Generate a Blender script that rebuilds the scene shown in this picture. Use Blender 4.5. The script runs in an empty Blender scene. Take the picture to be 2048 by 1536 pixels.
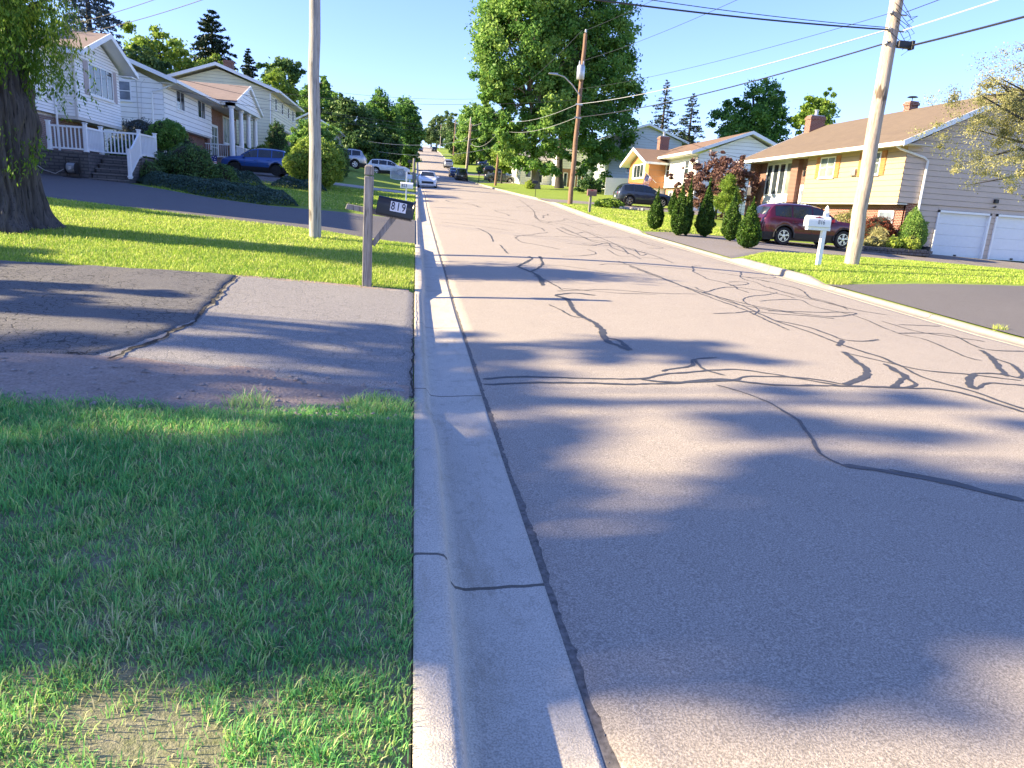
import bpy, math, random
import numpy as np
from mathutils import Vector, Matrix
C = bpy.context.scene.collection
rng = np.random.default_rng(7)
random.seed(7)

# ---------------------------------------------------------------- camera, world, sun, exposure
cam_d = bpy.data.cameras.new('camera'); cam = bpy.data.objects.new('camera', cam_d); C.objects.link(cam)
cam_d.sensor_fit = 'HORIZONTAL'; cam_d.sensor_width = 36.0; cam_d.lens = 36.0*1420/2048
cam_d.clip_start = 0.05; cam_d.clip_end = 4000
RT = (0.98923199, 0.0308273, 0.14307252); FW = (-0.13118463, -0.24665642, 0.9601829); DN = (-0.06488961, 0.96861256, 0.23995636)
cam.matrix_world = Matrix(((RT[0], -RT[1], -RT[2], 0), (FW[0], -FW[1], -FW[2], 0), (-DN[0], DN[1], DN[2], 1.6), (0, 0, 0, 1)))
bpy.context.scene.camera = cam

SUN_EL = 25.5; SUN_LX, SUN_LY = 1.0, -0.03      # light travels towards +X
w = bpy.data.worlds.new('World'); bpy.context.scene.world = w; w.use_nodes = True
nt = w.node_tree; bg = nt.nodes['Background']
sky = nt.nodes.new('ShaderNodeTexSky'); sky.sky_type = 'NISHITA'; sky.sun_disc = False
sky.sun_elevation = math.radians(SUN_EL); sky.sun_rotation = math.radians(270); sky.air_density = 1.0; sky.dust_density = 0.15; sky.ozone_density = 3.0
bg.inputs['Strength'].default_value = 0.115
wb = nt.nodes.new('ShaderNodeMix'); wb.data_type = 'RGBA'; wb.blend_type = 'MULTIPLY'; wb.inputs[0].default_value = 1.0; wb.inputs[7].default_value = (.52, .52, .72, 1)
nt.links.new(sky.outputs[0], wb.inputs[6]); nt.links.new(wb.outputs[2], bg.inputs['Color'])
sl = bpy.data.lights.new('sun', 'SUN'); sl.energy = 4.0; sl.angle = math.radians(0.53); sl.color = (1.0, 0.82, 0.52)
so = bpy.data.objects.new('sun', sl); C.objects.link(so)
so.rotation_euler = Vector((SUN_LX, SUN_LY, -math.tan(math.radians(SUN_EL)))).to_track_quat('-Z', 'Y').to_euler()
so.location = (-30, 0, 30)
vs = bpy.context.scene.view_settings; vs.view_transform = 'Standard'; vs.look = 'None'; vs.exposure = 2.2; vs.gamma = 1.0
bpy.context.scene.cycles.max_bounces = 6; bpy.context.scene.cycles.transparent_max_bounces = 8
bpy.context.scene.cycles.sample_clamp_indirect = 4

# ---------------------------------------------------------------- terrain functions
PY = [-60, 0, 5, 10, 16, 21, 29, 38, 50, 65, 83, 95, 111, 130, 146, 168, 190, 208, 245, 332, 420, 520, 700]
PZ = [-.6, 0, .03, .12, .36, .55, .9, 1.36, 2.13, 2.72, 3.5, 4.15, 5.0, 6.6, 8.2, 10.2, 12.2, 14.0, 17.5, 24.8, 31.5, 36, 38]
def zr(Y): return np.interp(Y, PY, PZ)
KLY = [-60, 0, 12, 15, 20, 28, 35, 45, 52, 60, 68, 80, 95, 130, 300]; KLK = [0, 0, .012, .03, .045, .043, .04, .02, .03, .09, .15, .19, .15, .07, .05]
KRY = [-60, 0, 16, 22, 28, 31, 40, 50, 65, 80, 130, 300]; KRK = [.02, .02, .03, -.01, -.04, -.025, -.015, -.03, .02, .05, .03, .03]
def XK(Y): return np.interp(Y, [70, 83, 95, 111, 146], [9.2, 9.1, 8.6, 7.9, 7.6])
def bump(Y, a, b, r=.7):
    return np.clip((Y-a+r)/r, 0, 1)*np.clip((b+r-Y)/r, 0, 1)
LDR = [(5.2, 11.0), (18.6, 28.2)]; RDR = [(-8, 15.2), (20.2, 28.8), (49.5, 55)]
def hkL(Y):
    h = np.full_like(np.asarray(Y, float), .15)
    for a, b in LDR: h = h-.105*bump(Y, a, b)
    return h
def hkR(Y):
    h = np.full_like(np.asarray(Y, float), .15)
    for a, b in RDR: h = h-.10*bump(Y, a, b)
    return h
def HL(X, Y):
    d = np.clip(.04-X, 0, 40); s = np.clip(d/2.5, 0, 1)
    return zr(Y)+hkL(Y)*(1-s)+.15*s+np.minimum(d, 30)*np.interp(Y, KLY, KLK)
def HR(X, Y):
    d = np.clip(X-XK(Y)-.2, 0, 40); s = np.clip(d/2.5, 0, 1)
    return zr(Y)+hkR(Y)*(1-s)+.15*s+np.minimum(d, 30)*np.interp(Y, KRY, KRK)
def HRD(X, Y):
    xe = XK(Y)-.3
    return zr(Y)+.09*(1-((X-.62-(xe-.62)/2)/((xe-.62)/2))**2)
def H(X, Y):
    if X <= .1: return float(HL(X, Y))
    if X >= XK(Y): return float(HR(X, Y))
    return float(HRD(X, Y))

# ---------------------------------------------------------------- materials
def new_mat(name):
    m = bpy.data.materials.new(name); m.use_nodes = True
    n = m.node_tree.nodes; b = n['Principled BSDF']
    return m, m.node_tree, b
def N(t, typ, **k):
    n = t.nodes.new(typ)
    for a, v in k.items():
        if a in n.inputs: n.inputs[a].default_value = v
        else: setattr(n, a, v)
    return n
def ramp(t, fac, stops, interp='LINEAR'):
    r = t.nodes.new('ShaderNodeValToRGB'); r.color_ramp.interpolation = interp
    while len(r.color_ramp.elements) < len(stops): r.color_ramp.elements.new(.5)
    for e, (p, c) in zip(r.color_ramp.elements, stops):
        e.position = p; e.color = (c[0], c[1], c[2], 1) if not isinstance(c, (int, float)) else (c, c, c, 1)
    t.links.new(fac, r.inputs['Fac']); return r.outputs['Color']
def mix(t, fac, a, b, mode='MIX'):
    m = t.nodes.new('ShaderNodeMix'); m.data_type = 'RGBA'; m.blend_type = mode
    for sock, v in ((m.inputs[0], fac), (m.inputs[6], a), (m.inputs[7], b)):
        if isinstance(v, (int, float)): sock.default_value = v
        elif isinstance(v, tuple): sock.default_value = (*v, 1)
        else: t.links.new(v, sock)
    return m.outputs[2]
def geo_pos(t):
    return t.nodes.new('ShaderNodeNewGeometry').outputs['Position']
def noise(t, scale, detail=4, rough=.6, vec=None, stretch=None):
    vec = vec or geo_pos(t)
    if stretch:
        mp = N(t, 'ShaderNodeMapping'); mp.inputs['Scale'].default_value = stretch; t.links.new(vec, mp.inputs['Vector']); vec = mp.outputs[0]
    n = N(t, 'ShaderNodeTexNoise', Scale=scale, Detail=detail, Roughness=rough); t.links.new(vec, n.inputs['Vector'])
    return n.outputs['Fac']
def math_(t, op, a, b=None, c=None):
    m = t.nodes.new('ShaderNodeMath'); m.operation = op
    for s, v in zip(m.inputs, (a, b, c)):
        if v is None: continue
        if isinstance(v, (int, float)): s.default_value = v
        else: t.links.new(v, s)
    return m.outputs[0]
def addbump(t, b, h, strength=.4, dist=.02):
    n = N(t, 'ShaderNodeBump', Strength=strength, Distance=dist); t.links.new(h, n.inputs['Height']); t.links.new(n.outputs[0], b.inputs['Normal'])
def scol(c, k): return tuple(x*k for x in c)

def plain(name, col, rough=.6, metal=0.0, spec=.5, vary=.12, scale=6.0, coat=0.0):
    m, t, b = new_mat(name)
    f = noise(t, scale, 5)
    t.links.new(ramp(t, f, [(.3, scol(col, 1-vary)), (.7, scol(col, 1+vary))]), b.inputs['Base Color'])
    b.inputs['Roughness'].default_value = rough; b.inputs['Metallic'].default_value = metal
    b.inputs['Specular IOR Level'].default_value = spec; b.inputs['Coat Weight'].default_value = coat
    return m
M = {}
def siding_mat(name, col, vary=.05):
    m, t, b = new_mat(name)
    f = noise(t, 1.5, 6, .7); g = noise(t, 30, 3, .6, stretch=(.05, .05, 1))
    c = ramp(t, f, [(.3, scol(col, 1-vary)), (.7, scol(col, 1+vary))])
    c = mix(t, math_(t, 'MULTIPLY', ramp(t, g, [(.5, 0.0), (.75, 1.0)]), .12), c, scol(col, .55))
    t.links.new(c, b.inputs['Base Color']); b.inputs['Roughness'].default_value = .45
    return m
M['white_siding'] = siding_mat('white_siding', (.88, .88, .87))
M['cream_siding'] = siding_mat('cream_siding', (.72, .70, .52))
M['tan_siding'] = siding_mat('tan_siding', (.44, .33, .20))
M['tan_siding_shade'] = siding_mat('tan_siding_shade', (.55, .44, .36))  # tan siding's shaded side, with shade and bounced light put into the colour
M['orange_siding'] = siding_mat('orange_siding', (.46, .19, .065))
M['grey_siding'] = siding_mat('grey_siding', (.50, .56, .62))
M['bright_siding'] = siding_mat('bright_siding', (.78, .77, .72))

def brick_mat(name, c1, c2, mortar, sc=1.0):
    m, t, b = new_mat(name)
    g = geo_pos(t); s = N(t, 'ShaderNodeSeparateXYZ'); t.links.new(g, s.inputs[0])
    cb = N(t, 'ShaderNodeCombineXYZ'); t.links.new(math_(t, 'ADD', s.outputs[0], s.outputs[1]), cb.inputs[0]); t.links.new(s.outputs[2], cb.inputs[1])
    br = N(t, 'ShaderNodeTexBrick'); br.inputs['Scale'].default_value = 1.0
    br.inputs['Brick Width'].default_value = .215*sc; br.inputs['Row Height'].default_value = .075*sc; br.inputs['Mortar Size'].default_value = .013*sc; br.inputs['Mortar Smooth'].default_value = .1
    br.inputs['Color1'].default_value = (*c1, 1); br.inputs['Color2'].default_value = (*c2, 1); br.inputs['Mortar'].default_value = (*mortar, 1); br.inputs['Bias'].default_value = -.1
    t.links.new(cb.outputs[0], br.inputs['Vector'])
    c = mix(t, .22, br.outputs['Color'], ramp(t, noise(t, 9, 5), [(.3, scol(c1, .5)), (.7, scol(c2, 1.3))]), 'MIX')
    t.links.new(c, b.inputs['Base Color']); b.inputs['Roughness'].default_value = .85
    addbump(t, b, br.outputs['Fac'], -.5, .01)
    return m
M['red_brick'] = brick_mat('red_brick', (.15, .028, .018), (.085, .018, .014), (.40, .31, .25))
M['brown_brick'] = brick_mat('brown_brick', (.22, .12, .09), (.14, .08, .07), (.30, .27, .25))
M['dark_stone'] = brick_mat('dark_stone', (.13, .12, .12), (.09, .085, .09), (.05, .05, .05), 1.6)
M['orange_brick'] = brick_mat('orange_brick', (.36, .17, .10), (.28, .12, .07), (.36, .27, .20))

def shingle_mat(name, col):
    m, t, b = new_mat(name)
    g = geo_pos(t); s = N(t, 'ShaderNodeSeparateXYZ'); t.links.new(g, s.inputs[0])
    cb = N(t, 'ShaderNodeCombineXYZ'); t.links.new(math_(t, 'ADD', s.outputs[0], s.outputs[1]), cb.inputs[0]); t.links.new(math_(t, 'MULTIPLY', s.outputs[2], 1.0), cb.inputs[1])
    br = N(t, 'ShaderNodeTexBrick'); br.inputs['Scale'].default_value = 1.0; br.inputs['Brick Width'].default_value = .33; br.inputs['Row Height'].default_value = .06; br.inputs['Mortar Size'].default_value = .004
    br.inputs['Color1'].default_value = (*scol(col, 1.15), 1); br.inputs['Color2'].default_value = (*scol(col, .82), 1); br.inputs['Mortar'].default_value = (*scol(col, .45), 1)
    t.links.new(cb.outputs[0], br.inputs['Vector'])
    c = mix(t, .4, br.outputs['Color'], ramp(t, noise(t, 1.2, 6, .7), [(.3, scol(col, .75)), (.7, scol(col, 1.2))]))
    c = mix(t, .25, c, ramp(t, noise(t, 60, 3), [(.35, scol(col, .5)), (.65, scol(col, 1.6))]))
    t.links.new(c, b.inputs['Base Color']); b.inputs['Roughness'].default_value = .95
    addbump(t, b, br.outputs['Fac'], -.6, .012)
    return m
M['tan_shingle'] = shingle_mat('tan_shingle', (.145, .108, .078))
M['orange_shingle'] = shingle_mat('orange_shingle', (.17, .108, .075))
M['pink_shingle'] = shingle_mat('pink_shingle', (.22, .17, .155))
M['grey_shingle'] = shingle_mat('grey_shingle', (.26, .25, .25))

M['white_paint'] = plain('white_paint', (.78, .79, .80), .4, vary=.04)
M['white_vinyl'] = plain('white_vinyl', (.80, .82, .84), .3, vary=.03)
M['door_white'] = plain('door_white', (.72, .75, .80), .4, vary=.03)
M['soffit'] = plain('soffit', (.62, .60, .56), .6, vary=.05)
M['orange_shutter'] = plain('orange_shutter', (.40, .18, .06), .6)
M['pink_shutter'] = plain('pink_shutter', (.42, .36, .37), .6)
M['dark_metal'] = plain('dark_metal', (.03, .03, .035), .45, .3)
M['black_plastic'] = plain('black_plastic', (.018, .018, .02), .5)
M['grey_metal'] = plain('grey_metal', (.42, .44, .46), .4, .7)
M['concrete_step'] = plain('concrete_step', (.20, .19, .19), .9, vary=.25)
M['red_plastic'] = plain('red_plastic', (.45, .02, .03), .4)
M['cable_black'] = plain('cable_black', (.02, .02, .025), .5)
M['cable_grey'] = plain('cable_grey', (.45, .46, .48), .45, .3)
M['tyre'] = plain('tyre', (.02, .02, .02), .85)
M['rim'] = plain('rim', (.62, .63, .65), .25, .9, vary=.03)
M['dark_rim'] = plain('dark_rim', (.03, .03, .035), .3, .6)
M['plate'] = plain('plate', (.6, .62, .6), .4)
M['black_paint'] = plain('black_paint', (.012, .013, .018), .35)
M['digit_black'] = plain('digit_black', (.02, .02, .05), .5)
M['digit_grey'] = plain('digit_grey', (.12, .14, .20), .5)
M['sticker'] = plain('sticker', (.72, .74, .82), .5, vary=.04)
M['brown_box'] = plain('brown_box', (.17, .10, .09), .6)
M['rubber_dark'] = plain('rubber_dark', (.03, .035, .04), .8)
M['blue_cloth'] = plain('blue_cloth', (.02, .03, .16), .8)
M['red_cloth'] = plain('red_cloth', (.50, .03, .05), .8)
M['white_cloth'] = plain('white_cloth', (.72, .70, .70), .8)
M['dry_flower'] = plain('dry_flower', (.65, .5, .05), .8)
M['curtain'] = plain('curtain', (.55, .6, .5), .9)
def glass_mat(name, col=(.03, .04, .05), rough=.04):
    m, t, b = new_mat(name)
    t.links.new(ramp(t, noise(t, .8, 3), [(.35, scol(col, .6)), (.65, scol(col, 1.8))]), b.inputs['Base Color'])
    b.inputs['Roughness'].default_value = rough; b.inputs['Specular IOR Level'].default_value = .9
    return m
M['glass'] = glass_mat('glass')
M['car_glass'] = glass_mat('car_glass', (.012, .016, .02), .03)
M['blind_glass'] = glass_mat('blind_glass', (.16, .19, .17), .12)
M['screen_glass'] = glass_mat('screen_glass', (.14, .17, .22), .25)
M['lamp_glass'] = glass_mat('lamp_glass', (.5, .5, .5), .1)
M['tail_red'] = glass_mat('tail_red', (.30, .006, .008), .15)
def car_paint(name, col, metal=.35):
    m, t, b = new_mat(name)
    t.links.new(ramp(t, noise(t, 300, 2), [(.3, scol(col, .85)), (.7, scol(col, 1.15))]), b.inputs['Base Color'])
    b.inputs['Metallic'].default_value = metal; b.inputs['Roughness'].default_value = .32; b.inputs['Coat Weight'].default_value = 1.0; b.inputs['Coat Roughness'].default_value = .04
    return m
M['maroon'] = car_paint('maroon_paint', (.09, .004, .018)); M['blue'] = car_paint('blue_paint', (.013, .08, .31))
M['carwhite'] = car_paint('white_car_paint', (.72, .74, .76), 0); M['silver'] = car_paint('silver_paint', (.42, .43, .45), .6)
M['navy'] = car_paint('slate_paint', (.045, .06, .085)); M['carblack'] = car_paint('black_car_paint', (.01, .011, .016))
M['sage'] = car_paint('sage_paint', (.10, .125, .12)); M['darkblue'] = car_paint('darkblue_paint', (.02, .04, .12))
M['wine'] = car_paint('wine_paint', (.25, .05, .05))

def wood_mat(name, c1, c2, dark, sc=1.0, knots=True):
    m, t, b = new_mat(name)
    f = noise(t, 22*sc, 6, .7, stretch=(1, 1, .07)); g = noise(t, 90*sc, 3, .6, stretch=(1, 1, .03)); k = noise(t, 5*sc, 2, .5, stretch=(1, 1, .35))
    c = ramp(t, f, [(.3, c1), (.7, c2)])
    c = mix(t, ramp(t, g, [(.55, 0.0), (.68, 1.0)]), c, dark)
    if knots: c = mix(t, ramp(t, k, [(.66, 0.0), (.72, .9)]), c, dark)
    t.links.new(c, b.inputs['Base Color']); b.inputs['Roughness'].default_value = .9
    addbump(t, b, math_(t, 'ADD', f, math_(t, 'MULTIPLY', g, -.8)), .7, .012)
    return m
M['pole_light'] = wood_mat('pole_light', (.30, .24, .19), (.56, .48, .40), (.10, .07, .05), .8)
M['pole_grey'] = wood_mat('pole_grey', (.24, .23, .22), (.46, .44, .42), (.09, .08, .07), .8)
M['pole_brown'] = wood_mat('pole_brown', (.17, .10, .07), (.29, .18, .12), (.08, .05, .035), .5)
M['post_wood'] = wood_mat('post_wood', (.17, .155, .15), (.36, .33, .31), (.03, .027, .027))
M['bark'] = wood_mat('bark', (.030, .028, .030), (.10, .088, .088), (.006, .006, .007), .45, False)
M['bark_light'] = wood_mat('bark_light', (.16, .13, .10), (.28, .23, .18), (.07, .05, .04), .5, False)

# road and ground
def asphalt(name, col, specks=.5, patch=.12, cracks=0.0, crack_scale=3.0, rough=.9):
    m, t, b = new_mat(name)
    big = noise(t, .35, 5, .6); mid = noise(t, 3.0, 5, .7); fine = noise(t, 120, 2, .6); fine2 = noise(t, 330, 1, .5)
    c = ramp(t, big, [(.3, scol(col, 1-patch)), (.7, scol(col, 1+patch))])
    c = mix(t, .35, c, ramp(t, mid, [(.3, scol(col, .78)), (.7, scol(col, 1.2))]))
    c = mix(t, specks, c, ramp(t, fine, [(.36, scol(col, .35)), (.5, col), (.66, scol(col, 1.9))]))
    c = mix(t, ramp(t, fine2, [(.60, 0.0), (.7, .55)]), c, scol(col, 2.4))
    h = math_(t, 'ADD', fine, math_(t, 'MULTIPLY', fine2, .5))
    if cracks:
        v = N(t, 'ShaderNodeTexVoronoi', Scale=crack_scale); v.feature = 'DISTANCE_TO_EDGE'
        p = geo_pos(t); nn = N(t, 'ShaderNodeTexNoise', Scale=2.5, Detail=4.0); t.links.new(p, nn.inputs['Vector'])
        vm = N(t, 'ShaderNodeVectorMath'); vm.operation = 'MULTIPLY_ADD'; t.links.new(nn.outputs['Color'], vm.inputs[0]); vm.inputs[1].default_value = (.35, .35, .35); t.links.new(p, vm.inputs[2])
        t.links.new(vm.outputs[0], v.inputs['Vector'])
        k = ramp(t, v.outputs['Distance'], [(.0, 1.0), (.055, 0.0)])
        k = math_(t, 'MULTIPLY', k, math_(t, 'MULTIPLY', ramp(t, noise(t, 1.4, 4, .6), [(.36, 0.0), (.5, 1.0)]), cracks))
        c = mix(t, k, c, scol(col, .18)); h = math_(t, 'SUBTRACT', h, math_(t, 'MULTIPLY', k, 2.0))
    t.links.new(c, b.inputs['Base Color']); b.inputs['Roughness'].default_value = rough; b.inputs['Specular IOR Level'].default_value = .35
    addbump(t, b, h, .55, .006)
    return m
M['road'] = asphalt('road_asphalt', (.315, .275, .238), .5, .09)
M['drive_old'] = asphalt('old_driveway_asphalt', (.24, .225, .215), .8, .18, .35, 7.0)
M['drive_cracked'] = asphalt('cracked_driveway_asphalt', (.125, .12, .12), .8, .2, 1.0, 9.0)
M['drive_dark'] = asphalt('dark_driveway_asphalt', (.115, .108, .112), .5, .15)
M['drive_grey'] = asphalt('grey_driveway_asphalt', (.19, .17, .165), .5, .15)
M['seal'] = plain('crack_seal', (.05, .052, .06), .55, vary=.3, scale=8)
def concrete(name, col, joint=0.0, joff=0.0, stain=(.1, .09, .08)):
    m, t, b = new_mat(name)
    f = noise(t, 2.2, 6, .7); fine = noise(t, 150, 2, .6); f3 = noise(t, 9, 5, .7)
    c = ramp(t, f, [(.3, scol(col, .82)), (.7, scol(col, 1.1))])
    c = mix(t, .5, c, ramp(t, fine, [(.36, scol(col, .50)), (.5, col), (.66, scol(col, 1.45))]))
    c = mix(t, ramp(t, f3, [(.55, 0.0), (.72, .6)]), c, scol(col, .55)); c = mix(t, ramp(t, noise(t, 1.1, 5, .75, stretch=(4, 1, 1)), [(.52, 0.0), (.66, .45)]), c, (col[0]*.62, col[1]*.56, col[2]*.48))
    h = fine
    if joint:
        p = geo_pos(t); s = N(t, 'ShaderNodeSeparateXYZ'); t.links.new(p, s.inputs[0])
        y = math_(t, 'ADD', s.outputs[1], math_(t, 'MULTIPLY', noise(t, 6, 2), .03))
        fr = math_(t, 'FRACT', math_(t, 'DIVIDE', math_(t, 'ADD', y, joff), joint))
        k = math_(t, 'LESS_THAN', fr, .022/joint)
        c = mix(t, math_(t, 'MULTIPLY', k, .85), c, scol(col, .12)); h = math_(t, 'SUBTRACT', h, math_(t, 'MULTIPLY', k, 3.0))
    t.links.new(c, b.inputs['Base Color']); b.inputs['Roughness'].default_value = .92
    addbump(t, b, h, .5, .006)
    return m
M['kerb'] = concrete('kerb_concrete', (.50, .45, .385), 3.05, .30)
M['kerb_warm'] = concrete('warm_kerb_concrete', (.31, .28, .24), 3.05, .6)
M['path'] = concrete('path_concrete', (.46, .41, .36))

def ground_mat():
    m, t, b = new_mat('lawn_ground')
    big = noise(t, .22, 5, .6); mid = noise(t, 1.6, 5, .7); fine = noise(t, 28, 4, .7); f2 = noise(t, 90, 3, .7)
    c = ramp(t, big, [(.3, (.20, .33, .05)), (.55, (.31, .42, .07)), (.75, (.46, .46, .14))])
    c = mix(t, .5, c, ramp(t, mid, [(.3, (.12, .23, .04)), (.7, (.36, .39, .09))]))
    c = mix(t, .55, c, ramp(t, fine, [(.35, (.07, .14, .02)), (.5, (.20, .31, .045)), (.68, (.44, .47, .12))]))
    c = mix(t, .3, c, ramp(t, f2, [(.4, (.015, .03, .006)), (.6, (.2, .25, .06))]))
    # bare soil in the near corner lawn
    p = geo_pos(t); s = N(t, 'ShaderNodeSeparateXYZ'); t.links.new(p, s.inputs[0])
    near = math_(t, 'LESS_THAN', s.outputs[1], 6.0)
    soil = mix(t, .5, ramp(t, noise(t, 5, 5, .7), [(.3, (.10, .14, .06)), (.7, (.30, .28, .22))]), ramp(t, noise(t, 60, 4, .7), [(.35, (.07, .055, .045)), (.65, (.36, .30, .25))]))
    c = mix(t, math_(t, 'MULTIPLY', near, .85), c, soil)
    t.links.new(c, b.inputs['Base Color']); b.inputs['Roughness'].default_value = 1.0; b.inputs['Specular IOR Level'].default_value = .1
    addbump(t, b, math_(t, 'ADD', fine, f2), .5, .015)
    return m
M['ground'] = ground_mat()
def soil_mat():
    m, t, b = new_mat('bare_soil')
    f = noise(t, 3, 6, .7); g = noise(t, 45, 4, .7)
    c = mix(t, .5, ramp(t, f, [(.3, (.22, .15, .12)), (.7, (.42, .32, .27))]), ramp(t, g, [(.3, (.11, .085, .07)), (.7, (.48, .40, .36))]))
    t.links.new(c, b.inputs['Base Color']); b.inputs['Roughness'].default_value = 1.0
    addbump(t, b, math_(t, 'ADD', f, math_(t, 'MULTIPLY', g, .4)), .9, .04); return m
M['soil'] = soil_mat()

def leaf_mat(name, stops, trans=.35, rough=.55, spec=.3):
    m, t, b = new_mat(name)
    a = N(t, 'ShaderNodeAttribute'); a.attribute_name = 'tint'
    c = ramp(t, a.outputs['Fac'], stops)
    t.links.new(c, b.inputs['Base Color']); b.inputs['Roughness'].default_value = rough; b.inputs['Specular IOR Level'].default_value = spec
    tr = N(t, 'ShaderNodeBsdfTranslucent'); t.links.new(mix(t, .0, c, c), tr.inputs['Color'])
    ms = N(t, 'ShaderNodeMixShader', Fac=trans); out = t.nodes['Material Output']
    t.links.new(b.outputs[0], ms.inputs[1]); t.links.new(tr.outputs[0], ms.inputs[2]); t.links.new(ms.outputs[0], out.inputs['Surface'])
    return m
L = {}
L['maple'] = leaf_mat('maple_leaves', trans=.45, stops=[(0, (.055, .15, .035)), (.5, (.15, .31, .065)), (1, (.34, .49, .115))])
L['lime'] = leaf_mat('light_green_leaves', [(0, (.10, .20, .03)), (.5, (.22, .34, .05)), (1, (.42, .50, .09))])
L['willow'] = leaf_mat('willow_leaves', [(0, (.06, .15, .018)), (.5, (.14, .26, .03)), (1, (.38, .46, .05))], .45)
L['dark'] = leaf_mat('dark_green_leaves', [(0, (.028, .08, .028)), (.5, (.08, .165, .048)), (1, (.19, .29, .08))], .25)
L['far'] = leaf_mat('hazed_leaves', [(0, (.07, .13, .055)), (.5, (.13, .21, .08)), (1, (.22, .30, .11))], .3)  # paler greens hold the distance haze in the leaf colour
L['needle'] = leaf_mat('spruce_needles', [(0, (.010, .024, .012)), (.5, (.02, .045, .022)), (1, (.045, .08, .035))], .1)
L['blue_needle'] = leaf_mat('blue_spruce_needles', [(0, (.03, .055, .075)), (.5, (.06, .095, .12)), (1, (.12, .17, .19))], .1)
L['arb'] = leaf_mat('arborvitae_leaves', [(0, (.016, .05, .008)), (.5, (.045, .11, .012)), (1, (.15, .24, .025))], .2)
L['juniper'] = leaf_mat('juniper_leaves', [(0, (.02, .05, .035)), (.5, (.05, .10, .075)), (1, (.11, .18, .14))], .15)
L['purple'] = leaf_mat('purple_maple_leaves', [(0, (.07, .04, .04)), (.5, (.18, .095, .08)), (1, (.34, .20, .16))], .25)
L['barberry'] = leaf_mat('barberry_leaves', [(0, (.06, .012, .008)), (.5, (.15, .03, .015)), (1, (.28, .08, .04))], .25)
L['birch'] = leaf_mat('olive_leaves', [(0, (.15, .16, .06)), (.5, (.31, .31, .12)), (1, (.52, .49, .24))], .4)
L['grass'] = leaf_mat('grass_blades', [(0, (.08, .28, .09)), (.45, (.21, .54, .15)), (.8, (.45, .64, .17)), (1, (.70, .62, .36))], .4, .6)
L['lawn'] = leaf_mat('lawn_blades', [(0, (.16, .32, .04)), (.5, (.36, .49, .07)), (.85, (.52, .60, .12)), (1, (.64, .60, .26))], .4, .6)

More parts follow.
